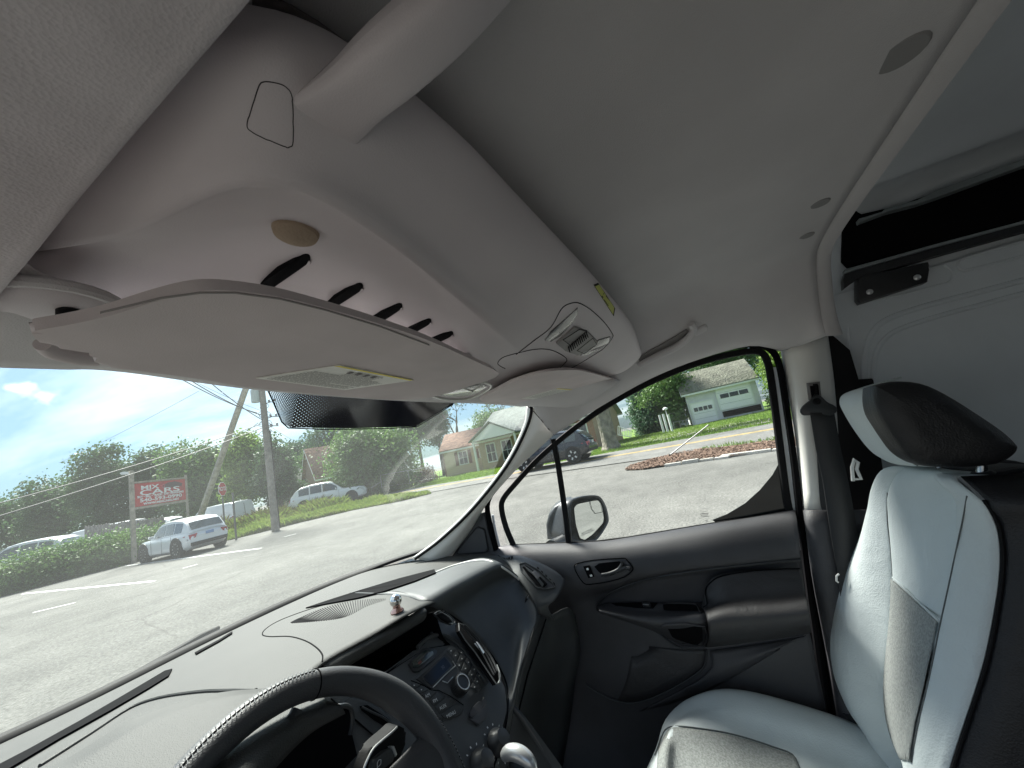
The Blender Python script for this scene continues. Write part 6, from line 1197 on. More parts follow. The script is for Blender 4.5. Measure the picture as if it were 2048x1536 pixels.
# ------------------------------------------------ weeds strip and rough grass (countless blades)
def blades(name, poly_pts, n, h0, h1, w, m, seed, z0=0.0, hf=None):
    g = np.random.default_rng(seed); P = np.array([(p[0], p[1]) for p in poly_pts]); mn, mx = P.min(0), P.max(0)
    pts = np.zeros((0, 2))
    while len(pts) < n:
        q = g.uniform(mn, mx, (n*2, 2)); ins = np.zeros(len(q), bool); j = len(P)-1
        for i in range(len(P)):
            xi, yi = P[i]; xj, yj = P[j]; c = ((yi > q[:, 1]) != (yj > q[:, 1])) & (q[:, 0] < (xj-xi)*(q[:, 1]-yi)/(yj-yi+1e-12)+xi); ins ^= c; j = i
        pts = np.vstack([pts, q[ins]])
    pts = pts[:n]; z = np.array([H(a, b) for a, b in pts]) + z0; h = g.uniform(h0, h1, n)*(.6+.6*(.5+.5*np.sin(pts[:, 0]*1.7+2*np.sin(pts[:, 1]*1.1))))
    if hf is not None: h *= hf(pts)
    a = g.uniform(0, 6.28, n); le = g.normal(0, .35, (n, 2))*h[:, None]; u = np.c_[np.cos(a), np.sin(a)]*w/2*g.uniform(.6, 1.6, n)[:, None]
    A_ = np.c_[pts-u, z]; B_ = np.c_[pts+u, z]; M_ = np.c_[pts+le*.4+u*.6, z+h*.6]; T_ = np.c_[pts+le, z+h]
    V = np.stack([A_, B_, M_, T_], 1).reshape(-1, 3); me = bpy.data.meshes.new(name); me.vertices.add(4*n); me.vertices.foreach_set('co', V.ravel()); me.loops.add(4*n); me.loops.foreach_set('vertex_index', np.arange(4*n, dtype=np.int32))
    me.polygons.add(n); me.polygons.foreach_set('loop_start', np.arange(0, 4*n, 4, dtype=np.int32)); me.materials.append(m); me.update(calc_edges=True)
    o = bpy.data.objects.new(name, me); COL.objects.link(o); o['kind'] = 'stuff'; return o
GRS = leafmat('grass_blade', (.10, .17, .03), (.17, .27, .05), (.28, .36, .09))
WDS = leafmat('weed_blade', (.11, .18, .03), (.20, .28, .055), (.36, .40, .12))
wp1 = [G(462, 1080), G(505, 1069), G(600, 1045), G(700, 1022), G(800, 1003), G(862, 988)]
wback = [wp1[-1] + V3(1.2, 1.2, 0), wp1[3] + V3(2.4, 5.5, 0), wp1[2] + V3(3.2, 6, 0), wp1[1] + V3(2.0, 7, 0), wp1[0] + V3(.8, 8, 0)]
sheet('weed_bank', rd(wp1+wback), .04, LAWN, cell=1)
blades('tall_weeds', wp1+wback, 60000, .2, .75, .05, WDS, 5, hf=lambda p: np.clip(.5+.25*(p[:, 0]+p[:, 1]-38)/2.2, .35, 1.5))
blades('tall_grass', wp1+wback, 20000, .5, 1.1, .03, mat('dry_grass', (.22, .17, .08), .9, .2, 50, .4, 4), 6, hf=lambda p: np.clip(.3+.25*(p[:, 0]+p[:, 1]-39)/2.2, .2, 1.2))
blades('lawn_grass', [(e1.x+.1, e1.y-6), (e1.x+.1, e1.y), (e2.x, e2.y), (e2.x, e2.y+9), (24.6, 24), (34, 24), (44, 2), (44, -9)], 60000, .05, .16, .05, GRS, 7, z0=.02)
blades('island_grass', rd([isl[3]+V3(-.1, 0, 0), isl[4]+V3(-.1, 0, 0), isl[5], isl[5]+V3(1.0, 0, 0), isl[4]+V3(.5, 0, 0), isl[3]+V3(.25, 0, 0)]), 3000, .05, .16, .03, GRS, 8, z0=.02)
# ------------------------------------------------ vehicles
CP = mat('white_car_paint', (.68, .70, .71), .28, coat=.6); CPD = mat('black_car_paint', (.018, .02, .026), .22, coat=.8); TYRE = mat('tyre_rubber', (.018, .018, .018), .85, .3, 60); RIM = mat('alloy_rim', (.55, .56, .57), .3, metal=.85)
CGL = mat('car_window', (.045, .06, .06), .04, spec=.9, coat=.6); CPL = mat('car_black_plastic', (.02, .02, .021), .6); TLR = mat('tail_lamp_red', (.35, .03, .03), .15, coat=.6); HLG = mat('head_lamp', (.6, .62, .64), .12, coat=.8); PLT = mat('plate_blue', (.2, .3, .5), .5)
def interp(T, x):
    for i in range(len(T)-1):
        if x <= T[i+1][0]:
            f = (x-T[i][0])/max(1e-6, T[i+1][0]-T[i][0]); return T[i][1]+(T[i+1][1]-T[i][1])*f
    return T[-1][1]
STY = {
 'suv': dict(top=[(0, .80), (.015, .98), (.05, 1.02), (.3, 1.0), (.68, .98), (.78, .97), (.9, .93), (.97, .86), (1, .68)], w=[(0, .80), (.03, .90), (.1, .97), (.3, 1), (.75, 1), (.88, .95), (.96, .84), (1, .66)], zb=[(0, .42), (.06, .30), (.1, .22), (.9, .22), (.96, .26), (1, .36)],
             roof=[(.015, 1.0), (.09, 1.42), (.15, 1.58), (.3, 1.66), (.45, 1.665), (.55, 1.60), (.70, 1.0)], win=[(.13, .26), (.275, .42), (.435, .62)]),
 'van': dict(top=[(0, 1.0), (.01, 1.1), (.1, 1.1), (.7, 1.1), (.8, 1.08), (.92, .98), (1, .7)], w=[(0, .95), (.02, .99), (.1, 1), (.8, 1), (.92, .95), (1, .75)], zb=[(0, .4), (.05, .32), (.9, .3), (1, .4)],
             roof=[(.004, 1.1), (.02, 2.0), (.06, 2.1), (.4, 2.14), (.62, 2.1), (.70, 1.9), (.84, 1.08)], win=[(.62, .75)]),
}
def car(name, label, cat, rear_c, hdg, L, Wd, sc, paint, sty='suv', group=None, glassy=True, spokes=10, plate=None, wheelr=.36, roof_rails=True, z=None):
    s = STY[sty]; t = thing(name, label, cat, (rear_c.x, rear_c.y, rear_c.z if z is None else z), hdg, group); hw = Wd/2
    N_ = 34; ring = []; V, Fc = [], []
    wf, wr_ = .80, .19
    for i in range(N_+1):
        f = i/N_; tz = interp(s['top'], f)*sc; w = interp(s['w'], f)*hw; zb = interp(s['zb'], f)*sc; x = f*L
        pts = [(0, zb), (w*.82, zb), (w*.96, zb+.10), (w, zb+.28*sc), (w*.985, (zb+tz)*.52), (w*1.0, tz-.22*sc), (w*.965, tz-.08*sc), (w*.89, tz), (w*.45, tz+.035*sc), (0, tz+.045*sc)]
        full = [(-a, b) for a, b in pts[::-1][:-1]] + pts[0:1] + pts[1:]
        full = pts + [(-a, b) for a, b in pts[-2:0:-1]]
        V += [(x, a, b) for a, b in full]; n = len(full)
    for i in range(N_):
        for j in range(n): Fc.append((i*n+j, i*n+(j+1) % n, (i+1)*n+(j+1) % n, (i+1)*n+j))
    Fc.append(tuple(range(n))); Fc.append(tuple(range(N_*n, N_*n+n))[::-1])
    body = mk('body', V, Fc, paint, t, world=False, sharp=35)
    r0, r1 = s['roof'][0][0], s['roof'][-1][0]
    def gh(f, k, o=0):                                  # greenhouse: f along, k: 0 belt .. 1 roof edge
        zt = interp(s['roof'], f)*sc; bz = interp(s['top'], f)*sc; w0 = interp(s['w'], f)*hw*.90; q = (zt-bz)/(1.67*sc-bz+.001) if sty == 'suv' else (zt-bz)/(2.14*sc-bz)
        w1 = w0 - (.17 if sty == 'suv' else .09)*sc*q; z_ = bz+(zt-.03-bz)*k; return (f*L, w0+(w1-w0)*k+o, z_)
    V, Fc = [], []; NG = 26
    for i in range(NG+1):
        f = r0+(r1-r0)*i/NG; zt = interp(s['roof'], f)*sc; a = gh(f, 0); b = gh(f, .5); c = gh(f, 1)
        ptl = [(a[1], a[2]), (b[1], b[2]), (c[1], c[2]), (c[1]*.92, zt), (c[1]*.5, zt+.03), (0, zt+.04)]; full = ptl + [(-y, z_) for y, z_ in ptl[-2::-1]]
        V += [(f*L, y, z_) for y, z_ in full]; m_ = len(full)
    for i in range(NG):
        for j in range(m_-1): Fc.append((i*m_+j, i*m_+j+1, (i+1)*m_+j+1, (i+1)*m_+j))
    mk('cabin', V, Fc, paint, t, world=False, sharp=35)
    for sd_ in (1, -1):
        for (f0, f1) in s['win']:
            P = []
            K_ = 6
            for i in range(K_+1):
                f = f0+(f1-f0)*i/K_; a = gh(f, .10, .008); P.append((a[0], a[1]*sd_, a[2]))
            for i in range(K_, -1, -1):
                f = f0+(f1-f0)*i/K_; top = gh(f, .86, .008)
                if top[2] < gh(f, .12)[2]+.03: top = gh(f, .2, .008)
                P.append((top[0], top[1]*sd_, top[2]))
            if sty == 'suv' and f1 > .6: pass
            nP = len(P); mk('side_window', P, [tuple(range(nP)) if sd_ < 0 else tuple(range(nP))[::-1]], CGL, t, world=False, smooth=False)
    # windscreen and rear window follow the cabin slope
    fr_ = s['roof'][-2][0]+.012; ff_ = s['roof'][-1][0]-.012
    def cross(f, y, up=.014): zt = interp(s['roof'], f)*sc; return (f*L+up*.6, y, zt+up+.03)
    def ctop(f, yf, o):
        zt = interp(s['roof'], f)*sc; c = gh(f, 1); return (f*L, c[1]*yf, zt + (.03*(1-yf*yf)+.012)+o)
    for nm, fa, fb, o in (('windscreen', fr_, ff_, .012), ('rear_window', s['roof'][1][0]*.98 if sty == 'suv' else .018, r0+.015 if sty == 'suv' else .008, .012)):
        if sty == 'van' and nm == 'rear_window': continue
        P, Q = [], []
        V, Fc = [], []
        for i in range(7):
            f = fa+(fb-fa)*i/6
            for j in range(7): 
                yf = -.88+1.76*j/6; V.append(ctop(f, yf, o))
        sgn = 1 if nm == 'windscreen' else -1
        V = [(x+sgn*.02, y, z_) for x, y, z_ in V]
        for i in range(6):
            for j in range(6): Fc.append((i*7+j, i*7+j+1, (i+1)*7+j+1, (i+1)*7+j))
        mk(nm, V, Fc, CGL, t, world=False)
    # wheels
    for f in (wr_, wf):
        for sd_ in (1, -1):
            x = f*L; yy = hw*sd_
            lathe('wheel_arch', (x, yy*.80, wheelr+.02), (0, sd_, 0), [(wheelr*1.16, 0), (wheelr*1.16, hw*.2+.006)], CPL, t, 28, world=False)
            w = lathe('wheel', (x, yy*.78, wheelr), (0, sd_, 0), [(wheelr*.7, 0), (wheelr*.96, .02), (wheelr, .06), (wheelr, .17), (wheelr*.95, .215), (wheelr*.72, .222), (wheelr*.70, .19)], TYRE, t, 28, world=False)
            lathe('rim', (x, yy*.78, wheelr), (0, sd_, 0), [(wheelr*.70, .18), (wheelr*.70, .215), (wheelr*.66, .215), (wheelr*.62, .16), (0, .15)], mat('rim_shadow', (.06, .06, .06), .5), w, 24, world=False)
            for q in range(spokes):
                a = 2*math.pi*q/spokes; c, sn = math.cos(a), math.sin(a); w_ = .022*10/spokes; r1_ = wheelr*.66
                P = [(x+c*.03-sn*w_, yy*.78+sd_*.205, wheelr+sn*.03+c*w_), (x+c*.03+sn*w_, yy*.78+sd_*.205, wheelr+sn*.03-c*w_), (x+c*r1_+sn*w_*.8, yy*.78+sd_*.213, wheelr+sn*r1_-c*w_*.8), (x+c*r1_-sn*w_*.8, yy*.78+sd_*.213, wheelr+sn*r1_+c*w_*.8)]
                mk('spoke', P, [(0, 1, 2, 3)], RIM, w, world=False, smooth=False)
    # lamps, plate, bumper, handles, mirrors
    def bp(f, zf, o=.0, sd_=1):
        w = interp(s['w'], f)*hw; zb = interp(s['zb'], f)*sc; tz = interp(s['top'], f)*sc; return V3(f*L, sd_*(w+o), zb+(tz-zb)*zf)
    for sd_ in (1, -1):
        rl = [bp(.075, .80, .01, sd_), bp(.01, .98, -.02, sd_), V3(-.012, sd_*hw*.52, .93*sc), V3(-.015, sd_*hw*.60, .76*sc), bp(.004, .66, .0, sd_)]
        slab('tail_lamp', rl, (.03, -sd_*.02, 0), TLR, t, .004, 1, world=False)
        hl_ = [bp(.90, .90, .006, sd_), bp(.955, .93, .01, sd_), V3(L*1.0, sd_*hw*.48, .66*sc), V3(L*1.004, sd_*hw*.50, .55*sc), bp(.965, .62, .012, sd_)]
        slab('head_lamp', hl_, (-.04, -sd_*.03, .01), HLG, t, .004, 1, world=False)
        for f in ((.30, .50) if sty == 'suv' else (.55,)): box('door_handle', (f*L, sd_*hw*.985, .86*sc), (.16, .03, .025), paint, t, 0, .006, world=False)
        for f in ((.265, .44, .64) if sty == 'suv' else (.6, .78)):
            tube('door_gap', [bp(f, k, .002, sd_) for k in (.1, .35, .6, .85, .97)], .006, CPL, t, n=5, world=False)
        mr = slab('door_mirror', [V3((.60 if sty == 'suv' else .74)*L+a, sd_*(hw*.93+b), (1.03 if sty == 'suv' else 1.25)*sc+c) for a, b, c in ((0, 0, 0), (0, .2, .02), (0, .21, .14), (0, .03, .13))], (.10, 0, 0), paint, t, .02, 2, world=False)
        tube('sill', [bp(f, .04, .004, sd_) for f in (.27, .5, .72)], .03, CPL, t, n=6, world=False)
        if roof_rails: tube('roof_rail', [Vector(gh(f, 1)) * 1.0 if sd_ > 0 else Vector((gh(f, 1)[0], -gh(f, 1)[1], gh(f, 1)[2])) for f in (.14, .2, .3, .4, .5)], .016, RIM if paint is CPD else paint, t, n=6, world=False)
    slab('rear_bumper', [V3(-.02, -hw*.78, .40*sc), V3(-.02, hw*.78, .40*sc), V3(-.03, hw*.80, .56*sc), V3(-.03, -hw*.80, .56*sc)], (.1, 0, 0), CPL if sty == 'suv' and paint is not CPD else CPL, t, .02, 2, world=False)
    slab('plate', [V3(-.03, -.16, .80*sc), V3(-.03, .16, .80*sc), V3(-.03, .16, .93*sc), V3(-.03, -.16, .93*sc)], (.02, 0, 0), plate or PLT, t, .003, 1, world=False)
    slab('grille', [V3(L*1.003, -hw*.40, .50*sc), V3(L*1.003, hw*.40, .50*sc), V3(L*.995, hw*.44, .70*sc), V3(L*.995, -hw*.44, .70*sc)], (-.04, 0, 0), CPL, t, .01, 1, world=False)
    for k in range(5): z_ = (.52+.04*k)*sc; slab('grille_bar', [V3(L*1.006, -hw*.38, z_), V3(L*1.006, hw*.38, z_), V3(L*1.006, hw*.38, z_+.012), V3(L*1.006, -hw*.38, z_+.012)], (-.01, 0, 0), RIM, t, 0, world=False)
    slab('front_bumper_intake', [V3(L*.998, -hw*.55, .30*sc), V3(L*.998, hw*.55, .30*sc), V3(L*1.002, hw*.5, .42*sc), V3(L*1.002, -hw*.5, .42*sc)], (-.04, 0, 0), CPL, t, .01, 1, world=False)
    return t
def heading(a, b): return math.atan2(b.y-a.y, b.x-a.x)
# white crossover nosed in against the hedge
pr = GD(452, 1092, 17.6); car('parked_crossover', 'white crossover parked beside the hedge, its rear and left side showing', 'car', V3(10.28, 21.1, 0), math.radians(91), 4.6, 1.86, .98, CP, spokes=10, wheelr=.40)
# silver-white people carrier behind the weeds, facing right
ps = GD(600, 1008, 31); car('parked_carrier', 'white seven seat car parked behind the weeds, facing right', 'car', V3(18.9, 27.9, .40), math.radians(-47), 5.2, 1.95, 1.08, CP, spokes=10, wheelr=.38)
# black crossover driving left in the street
pb_ = GD(1178, 918, 20); car('black_crossover', 'black crossover in the street, its tail and one side showing past the window divider', 'car', V3(19.9, 5.25, .36), math.radians(88), 4.6, 1.84, .99, CPD, spokes=5, wheelr=.37, plate=mat('plate_white', (.6, .6, .6), .5))
# white cargo van by the slanting pole, seen from behind
vn = car('white_cargo_van', 'white cargo van with closed rear doors standing beside the stop sign', 'van', V3(18.9, 33.6, .1), math.radians(100), 5.6, 2.0, 1.0, CP, 'van', roof_rails=False, wheelr=.37)
for sd_ in (-1, 1): slab('rear_door', [V3(-.012, sd_*.02, .55), V3(-.012, sd_*.90, .55), V3(-.012+.0, sd_*.86, 1.30), V3(-.006, sd_*.02, 1.30)], (.012, 0, 0), CP, vn, .006, 1, world=False)
tube('rear_door_gap', [V3(-.01, 0, .5), V3(-.012, 0, 1.1), V3(.07, 0, 1.9)], .012, CPL, vn, n=5, world=False)
# roofs of the cars for sale behind the fence
GR = 'cars behind the sales lot fence'
car('white_pickup', 'white car with a dark side window showing above the hedge at far left', 'car', V3(9.1, 31.1, .42), math.radians(128), 4.8, 1.85, 1.05, CP, group=GR, wheelr=.36)
car('white_saloon', 'white car low at the left frame edge behind the hedge', 'car', V3(5.6, 39.0, .25), math.radians(140), 4.8, 1.85, 1.0, CP, group=GR, wheelr=.36)
car('lot_van', 'white van with a long rounded roof under the red sign', 'van', V3(12.6, 34.0, .30), math.radians(118), 5.4, 1.95, .95, CP, 'van', group=GR, roof_rails=False, wheelr=.36)
car('white_hatchback', 'white car roof just right of the sign, behind the crossover', 'car', V3(15.6, 35.5, .45), math.radians(115), 4.6, 1.8, .98, CP, group=GR, wheelr=.36)
# ------------------------------------------------ weathered board fence
WOODG = mat('weathered_board', (.20, .19, .18), .95, .6, 12, .3, 6)
f0, f1 = at(172, 1062, 'd', 24.0), at(326, 1036, 'd', 22.5); fz0, fz1 = .1, .1
ft = thing('board_fence', 'weathered grey board fence rising behind the hedge', 'fence', V3(f0.x, f0.y, 0)); nF = 30
rg = random.Random(3); dF = V3(f1.x-f0.x, f1.y-f0.y, 0).normalized(); Lf = V3(f1.x-f0.x, f1.y-f0.y, 0).length
for i in range(nF):
    p = f0.lerp(f1, i/(nF-1)); ztop = at(172+154*i/(nF-1), 1052-18*i/(nF-1), 'd', 24-1.5*i/(nF-1)).z; w = Lf/nF*.90
    a = V3(p.x, p.y, 0)+dF*rg.uniform(-.01, .01); zt = ztop+rg.uniform(-.04, .04)
    slab('picket', [a-dF*w/2, a+dF*w/2, a+dF*w/2+V3(0, 0, zt-.04), a+V3(0, 0, zt), a-dF*w/2+V3(0, 0, zt-.04)], dF.cross(V3(0, 0, 1))*.02, WOODG, ft, 0)
for z in (.6, 1.5): slab('fence_rail', [V3(f0.x, f0.y, z)-dF.cross(V3(0, 0, 1))*.03, V3(f1.x, f1.y, z)-dF.cross(V3(0, 0, 1))*.03, V3(f1.x, f1.y, z+.09)-dF.cross(V3(0, 0, 1))*.03, V3(f0.x, f0.y, z+.09)-dF.cross(V3(0, 0, 1))*.03], dF.cross(V3(0, 0, 1))*-.04, WOODG, ft, 0)
# ------------------------------------------------ red sign on two posts
sA, sB, sC, sD_ = at(267, 968, 'd', 20.6), at(369, 958, 'd', 23.4), at(369, 1000, 'd', 23.4), at(268, 1015, 'd', 20.6)
zt, zb = (sA.z+sB.z)/2, (sC.z+sD_.z)/2; sA = V3(sA.x, sA.y, zt); sB = V3(sB.x, sB.y, zt); sC = V3(sB.x, sB.y, zb); sD_ = V3(sA.x, sA.y, zb)
sg_ = thing('dealer_sign', 'red dealer sign board lettered in white on two wooden posts', 'sign', V3((sA.x+sB.x)/2, (sA.y+sB.y)/2, 0))
sx_d = (sB-sA).normalized(); sn = sx_d.cross(V3(0, 0, 1)); 
if sn.dot(CAMPOS-sA) < 0: sn = -sn
WOODP = mat('grey_post_wood', (.30, .27, .22), .9, .5, 10, .25, 5)
slab('board', [sA+sn*.02, sB+sn*.02, sC+sn*.02, sD_+sn*.02], sn*-.03, mat('sign_red', (.42, .035, .035), .5, var=.15, vscale=2), sg_, 0)
for a, b, c, d in ((sA, sB, .02, .10), (sD_, sC, -.14, -.02)): slab('frame', [a+V3(0, 0, c)+sn*.05, b+V3(0, 0, c)+sn*.05, b+V3(0, 0, d)+sn*.05, a+V3(0, 0, d)+sn*.05], sn*-.06, WOODP, sg_, .004, 1)
WLs, HLs = (sB-sA).length, zt-zb
def sp3(u, v, o=.03): return sA + sx_d*WLs*u + V3(0, 0, -HLs*v) + sn*o
SW = mat('sign_white', (.72, .72, .72), .6); SK = mat('sign_black', (.02, .02, .02), .6)
slab('car_silhouette', [sp3(*q, .024) for q in ((.52, .30), (.56, .16), (.66, .08), (.78, .06), (.86, .12), (.94, .20), (.92, .32), (.72, .34), (.60, .36))], sn*.002, mat('sign_shadow_grey', (.09, .05, .055), .6), sg_, 0)
tube('wheel_emblem', [sp3(.535+.03*math.cos(k*math.pi/6), .23+.075*math.sin(k*math.pi/6), .028) for k in range(12)], .018, mat('emblem_pink', (.5, .1, .14), .5), sg_, closed=True, n=6)
SG_UP = V3(0, 0, 1)
def stx(body, u, v, size, wfit, m=SW, shear=0):
    o = text('sign_lettering', body, sp3(u, v, .034), sx_d, SG_UP, size*HLs, m, sg_, font_bold=.006*HLs)
    w = max(vv.co.x for vv in o.data.vertices)-min(vv.co.x for vv in o.data.vertices); k = wfit*WLs/w
    o.matrix_basis = o.matrix_basis @ Matrix.Diagonal((k, 1, 1, 1)); return o
stx('MIX', .28, .22, .26, .34); stx('CARS', .48, .44, .32, .78); stx('BUY \u2022 SELL \u2022 TRADE \u2022 EASY FINANCING', .50, .60, .13, .90); stx('540-593-0990', .50, .76, .22, .82); stx('WWW.MIXCARS.NET', .50, .92, .13, .70)
for nm, p, wv, topz in (('left', sA, .085, at(261, 942, 'd', 20.6).z), ('right', sB, .05, at(369, 950, 'd', 23.4).z)):
    q = V3(p.x, p.y, 0) + sx_d*(-.10 if nm == 'left' else .08)
    slab('post', [q+V3(a*wv, b*wv, 0) for a, b in ((-1, -1), (1, -1), (1, 1), (-1, 1))], (0, 0, topz), WOODP, sg_, .01, 1)
ll = thing('flood_lamp', 'small pale lamp head on an arm at the top of the sign post', 'lamp', at(259, 948, 'd', 20.5))
tube('arm', [at(262, 949, 'd', 20.5), at(252, 948, 'd', 20.4)], .02, SILVER, ll, n=6); slab('lamp_head', [at(a, b, 'd', 20.4) for a, b in ((240, 948), (243, 950), (258, 949), (257, 946), (246, 946))], (0, 0, .07), mat('lamp_white', (.7, .72, .72), .4), ll, .01, 1)
# ------------------------------------------------ utility poles and wires
PW = mat('pole_wood', (.22, .205, .18), .9, .7, 8, .3, 3)
ub = GD(547, 1016, 21); ut = at(513, 740, 'd', 21)
up_ = thing('utility_pole', 'upright grey utility pole with transformer brackets beside the weeds', 'utility pole', V3(ub.x, ub.y, 0))
ubt = V3(ub.x, ub.y, .0); utt = ubt.lerp(ubt + (ut-at(547, 1016, 'd', 21)), 1.0); utt = ubt + V3(0, 0, 9.6)
tube('shaft', [ubt, V3(ub.x, ub.y, 5), utt], [.19, .17, .145], PW, up_, n=14)
def upz(py): 
    best = min(range(0, 960), key=lambda z: abs(_pj(V3(ub.x, ub.y, z/100))[1]-py)); return best/100
def _pj(p):
    q = p-CAMPOS; return (CXP+FPX*q.dot(RT)/q.dot(FW), CYP-FPX*q.dot(UP)/q.dot(FW))
z1, z2, z3 = upz(800), upz(838), upz(857)
pu = V3(ub.x, ub.y, 0)
lathe('transformer', pu + V3(-.30, .18, z1-.1), (0, 0, 1), [(.0, 0), (.2, 0), (.21, .05), (.21, .7), (.15, .76), (0, .78)], mat('transformer_grey', (.42, .48, .46), .5, .1, 40), up_, 20)
for z, l in ((z1-.25, .35), (z2, .5), (z3, .45)):
    tube('bracket', [pu + V3(0, 0, z), pu + V3(.25, -.3, z+.08), pu + V3(l, -l, z+.05)], .025, BLACK, up_, n=6)
    for k in range(2): lathe('insulator', pu + V3(.2+.2*k, -.22-.2*k, z+.1), (0, 0, 1), [(.05, 0), (.07, .04), (.04, .08), (.06, .12), (0, .14)], mat('insulator_grey', (.25, .25, .27), .4), up_, 10)
tube('conduit', [pu + V3(.17, -.1, .1), pu + V3(.165, -.1, 5.5)], .035, BLACK, up_, n=6)
for k in range(5):
    a = k*1.3; tube('loose_cable', [pu + V3(.1*math.cos(a+j*.9), .1*math.sin(a+j), z3+.35*k-.5*j*.4+.3) + V3(.18*math.sin(j*1.7+k), -.2*math.cos(j*1.1+k), 0) for j in range(6)], .012, BLACK, up_, n=5, k=3)
gb_ = GD(408, 1012, 25); gp_t = at(497, 762, 'd', 22.5)
g2 = thing('leaning_pole', 'pale leaning utility pole propping towards the upright one', 'utility pole', V3(gb_.x, gb_.y, 0))
gdir = gp_t - at(408, 1012, 'd', 25); tube('shaft', [at(408, 1012, 'd', 25) - gdir.normalized()*1.6, at(408, 1012, 'd', 25), gp_t, gp_t + gdir*.08], [.19, .18, .16, .15], mat('pale_pole_wood', (.34, .33, .28), .9, .7, 9, .25, 4), g2, n=14)
WR_ = mat('wire_black', (.03, .03, .035), .6)
def wire(label, a, b, sag, r=.02, seg=14, nm='overhead_wire', group='overhead wires'):
    P = [a.lerp(b, i/seg) + V3(0, 0, -sag*4*(i/seg)*(1-i/seg)) for i in range(seg+1)]; return tag(tube(nm, P, r, WR_, None, n=5), label, 'wire', group)
U = lambda px, py: at(px, py, 'd', 21)
def lft(px, py, d): return at(px, py, 'd', d)
wire('lowest thick overhead cable running from the pole down to the left', U(524, 856), lft(-60, 1050, 12), .12, .022)
wire('upper of the two long cables passing over the red sign', U(522, 848), lft(-60, 1022, 12), .15, .02)
wire('thin wire slanting down left through the clear sky', U(398, 782).lerp(U(398, 782), 1), lft(118, 926, 30), .1, .010)
wire('wire from behind the driver visor to the upright pole, uppermost', lft(366, 760, 15), U(514, 826), .12)
wire('wire from the visor edge to the upright pole, second', lft(380, 760, 15), U(522, 830), .14)
wire('wire from the visor edge to the upright pole, third and thinnest', lft(384, 760, 15), U(525, 822), .08, .008)
wire('wire crossing in front of the leaning pole near its top', lft(417, 762, 16), U(525, 840), .1)
wire('service wire dropping right of the upright pole towards the houses', U(540, 858), lft(610, 905, 40), .3, .008)
wire('second service wire right of the upright pole', U(536, 850), lft(640, 900, 44), .3, .008)
wire('short wire from pole bracket down to the leaning pole', U(516, 846), lft(466, 872, 22), .1, .014)
wire('cable from the leaning pole passing behind it to the left trees', U(470, 875), lft(300, 960, 24), .1, .010)
# ------------------------------------------------ stop sign and bare post
st_b = GD(451, 1040, 21.5); sc_ = at(445, 978, 'd', 21.5)
ss = thing('stop_sign', 'red octagonal stop sign turned half away beside the cargo van', 'stop sign', V3(sc_.x, sc_.y, 0))
sn2 = Matrix.Rotation(math.radians(62), 3, 'Z') @ (CAMPOS-sc_); sn2.z = 0; sn2.normalize(); su = sn2.cross(V3(0, 0, 1))
if su.dot(RT) < 0: su = -su
slab('plate', [sc_ + su*.40*math.cos(math.pi/8+k*math.pi/4) + V3(0, 0, .40*math.sin(math.pi/8+k*math.pi/4)) for k in range(8)], sn2*-.01, SW, ss, 0)
slab('red_face', [sc_ + sn2*.006 + su*.365*math.cos(math.pi/8+k*math.pi/4) + V3(0, 0, .365*math.sin(math.pi/8+k*math.pi/4)) for k in range(8)], sn2*-.004, mat('stop_red', (.5, .03, .03), .4), ss, 0)
text('lettering', 'STOP', sc_ + sn2*.012, su, (0, 0, 1), .30, SW, ss, font_bold=.008)
tube('post', [V3(sc_.x, sc_.y, 0)-sn2*.03, V3(sc_.x, sc_.y, sc_.z+.3)-sn2*.03], .04, mat('post_dark', (.12, .12, .11), .7), ss, n=6)
bp0 = GD(467, 1045, 21); bpt = at(465, 985, 'd', 21); tag(tube('bare_post', [V3(bpt.x, bpt.y, 0), V3(bpt.x, bpt.y, bpt.z)], .05, mat('post_dark', (0, 0, 0)), None, n=8), 'bare dark post standing right of the stop sign', 'post')
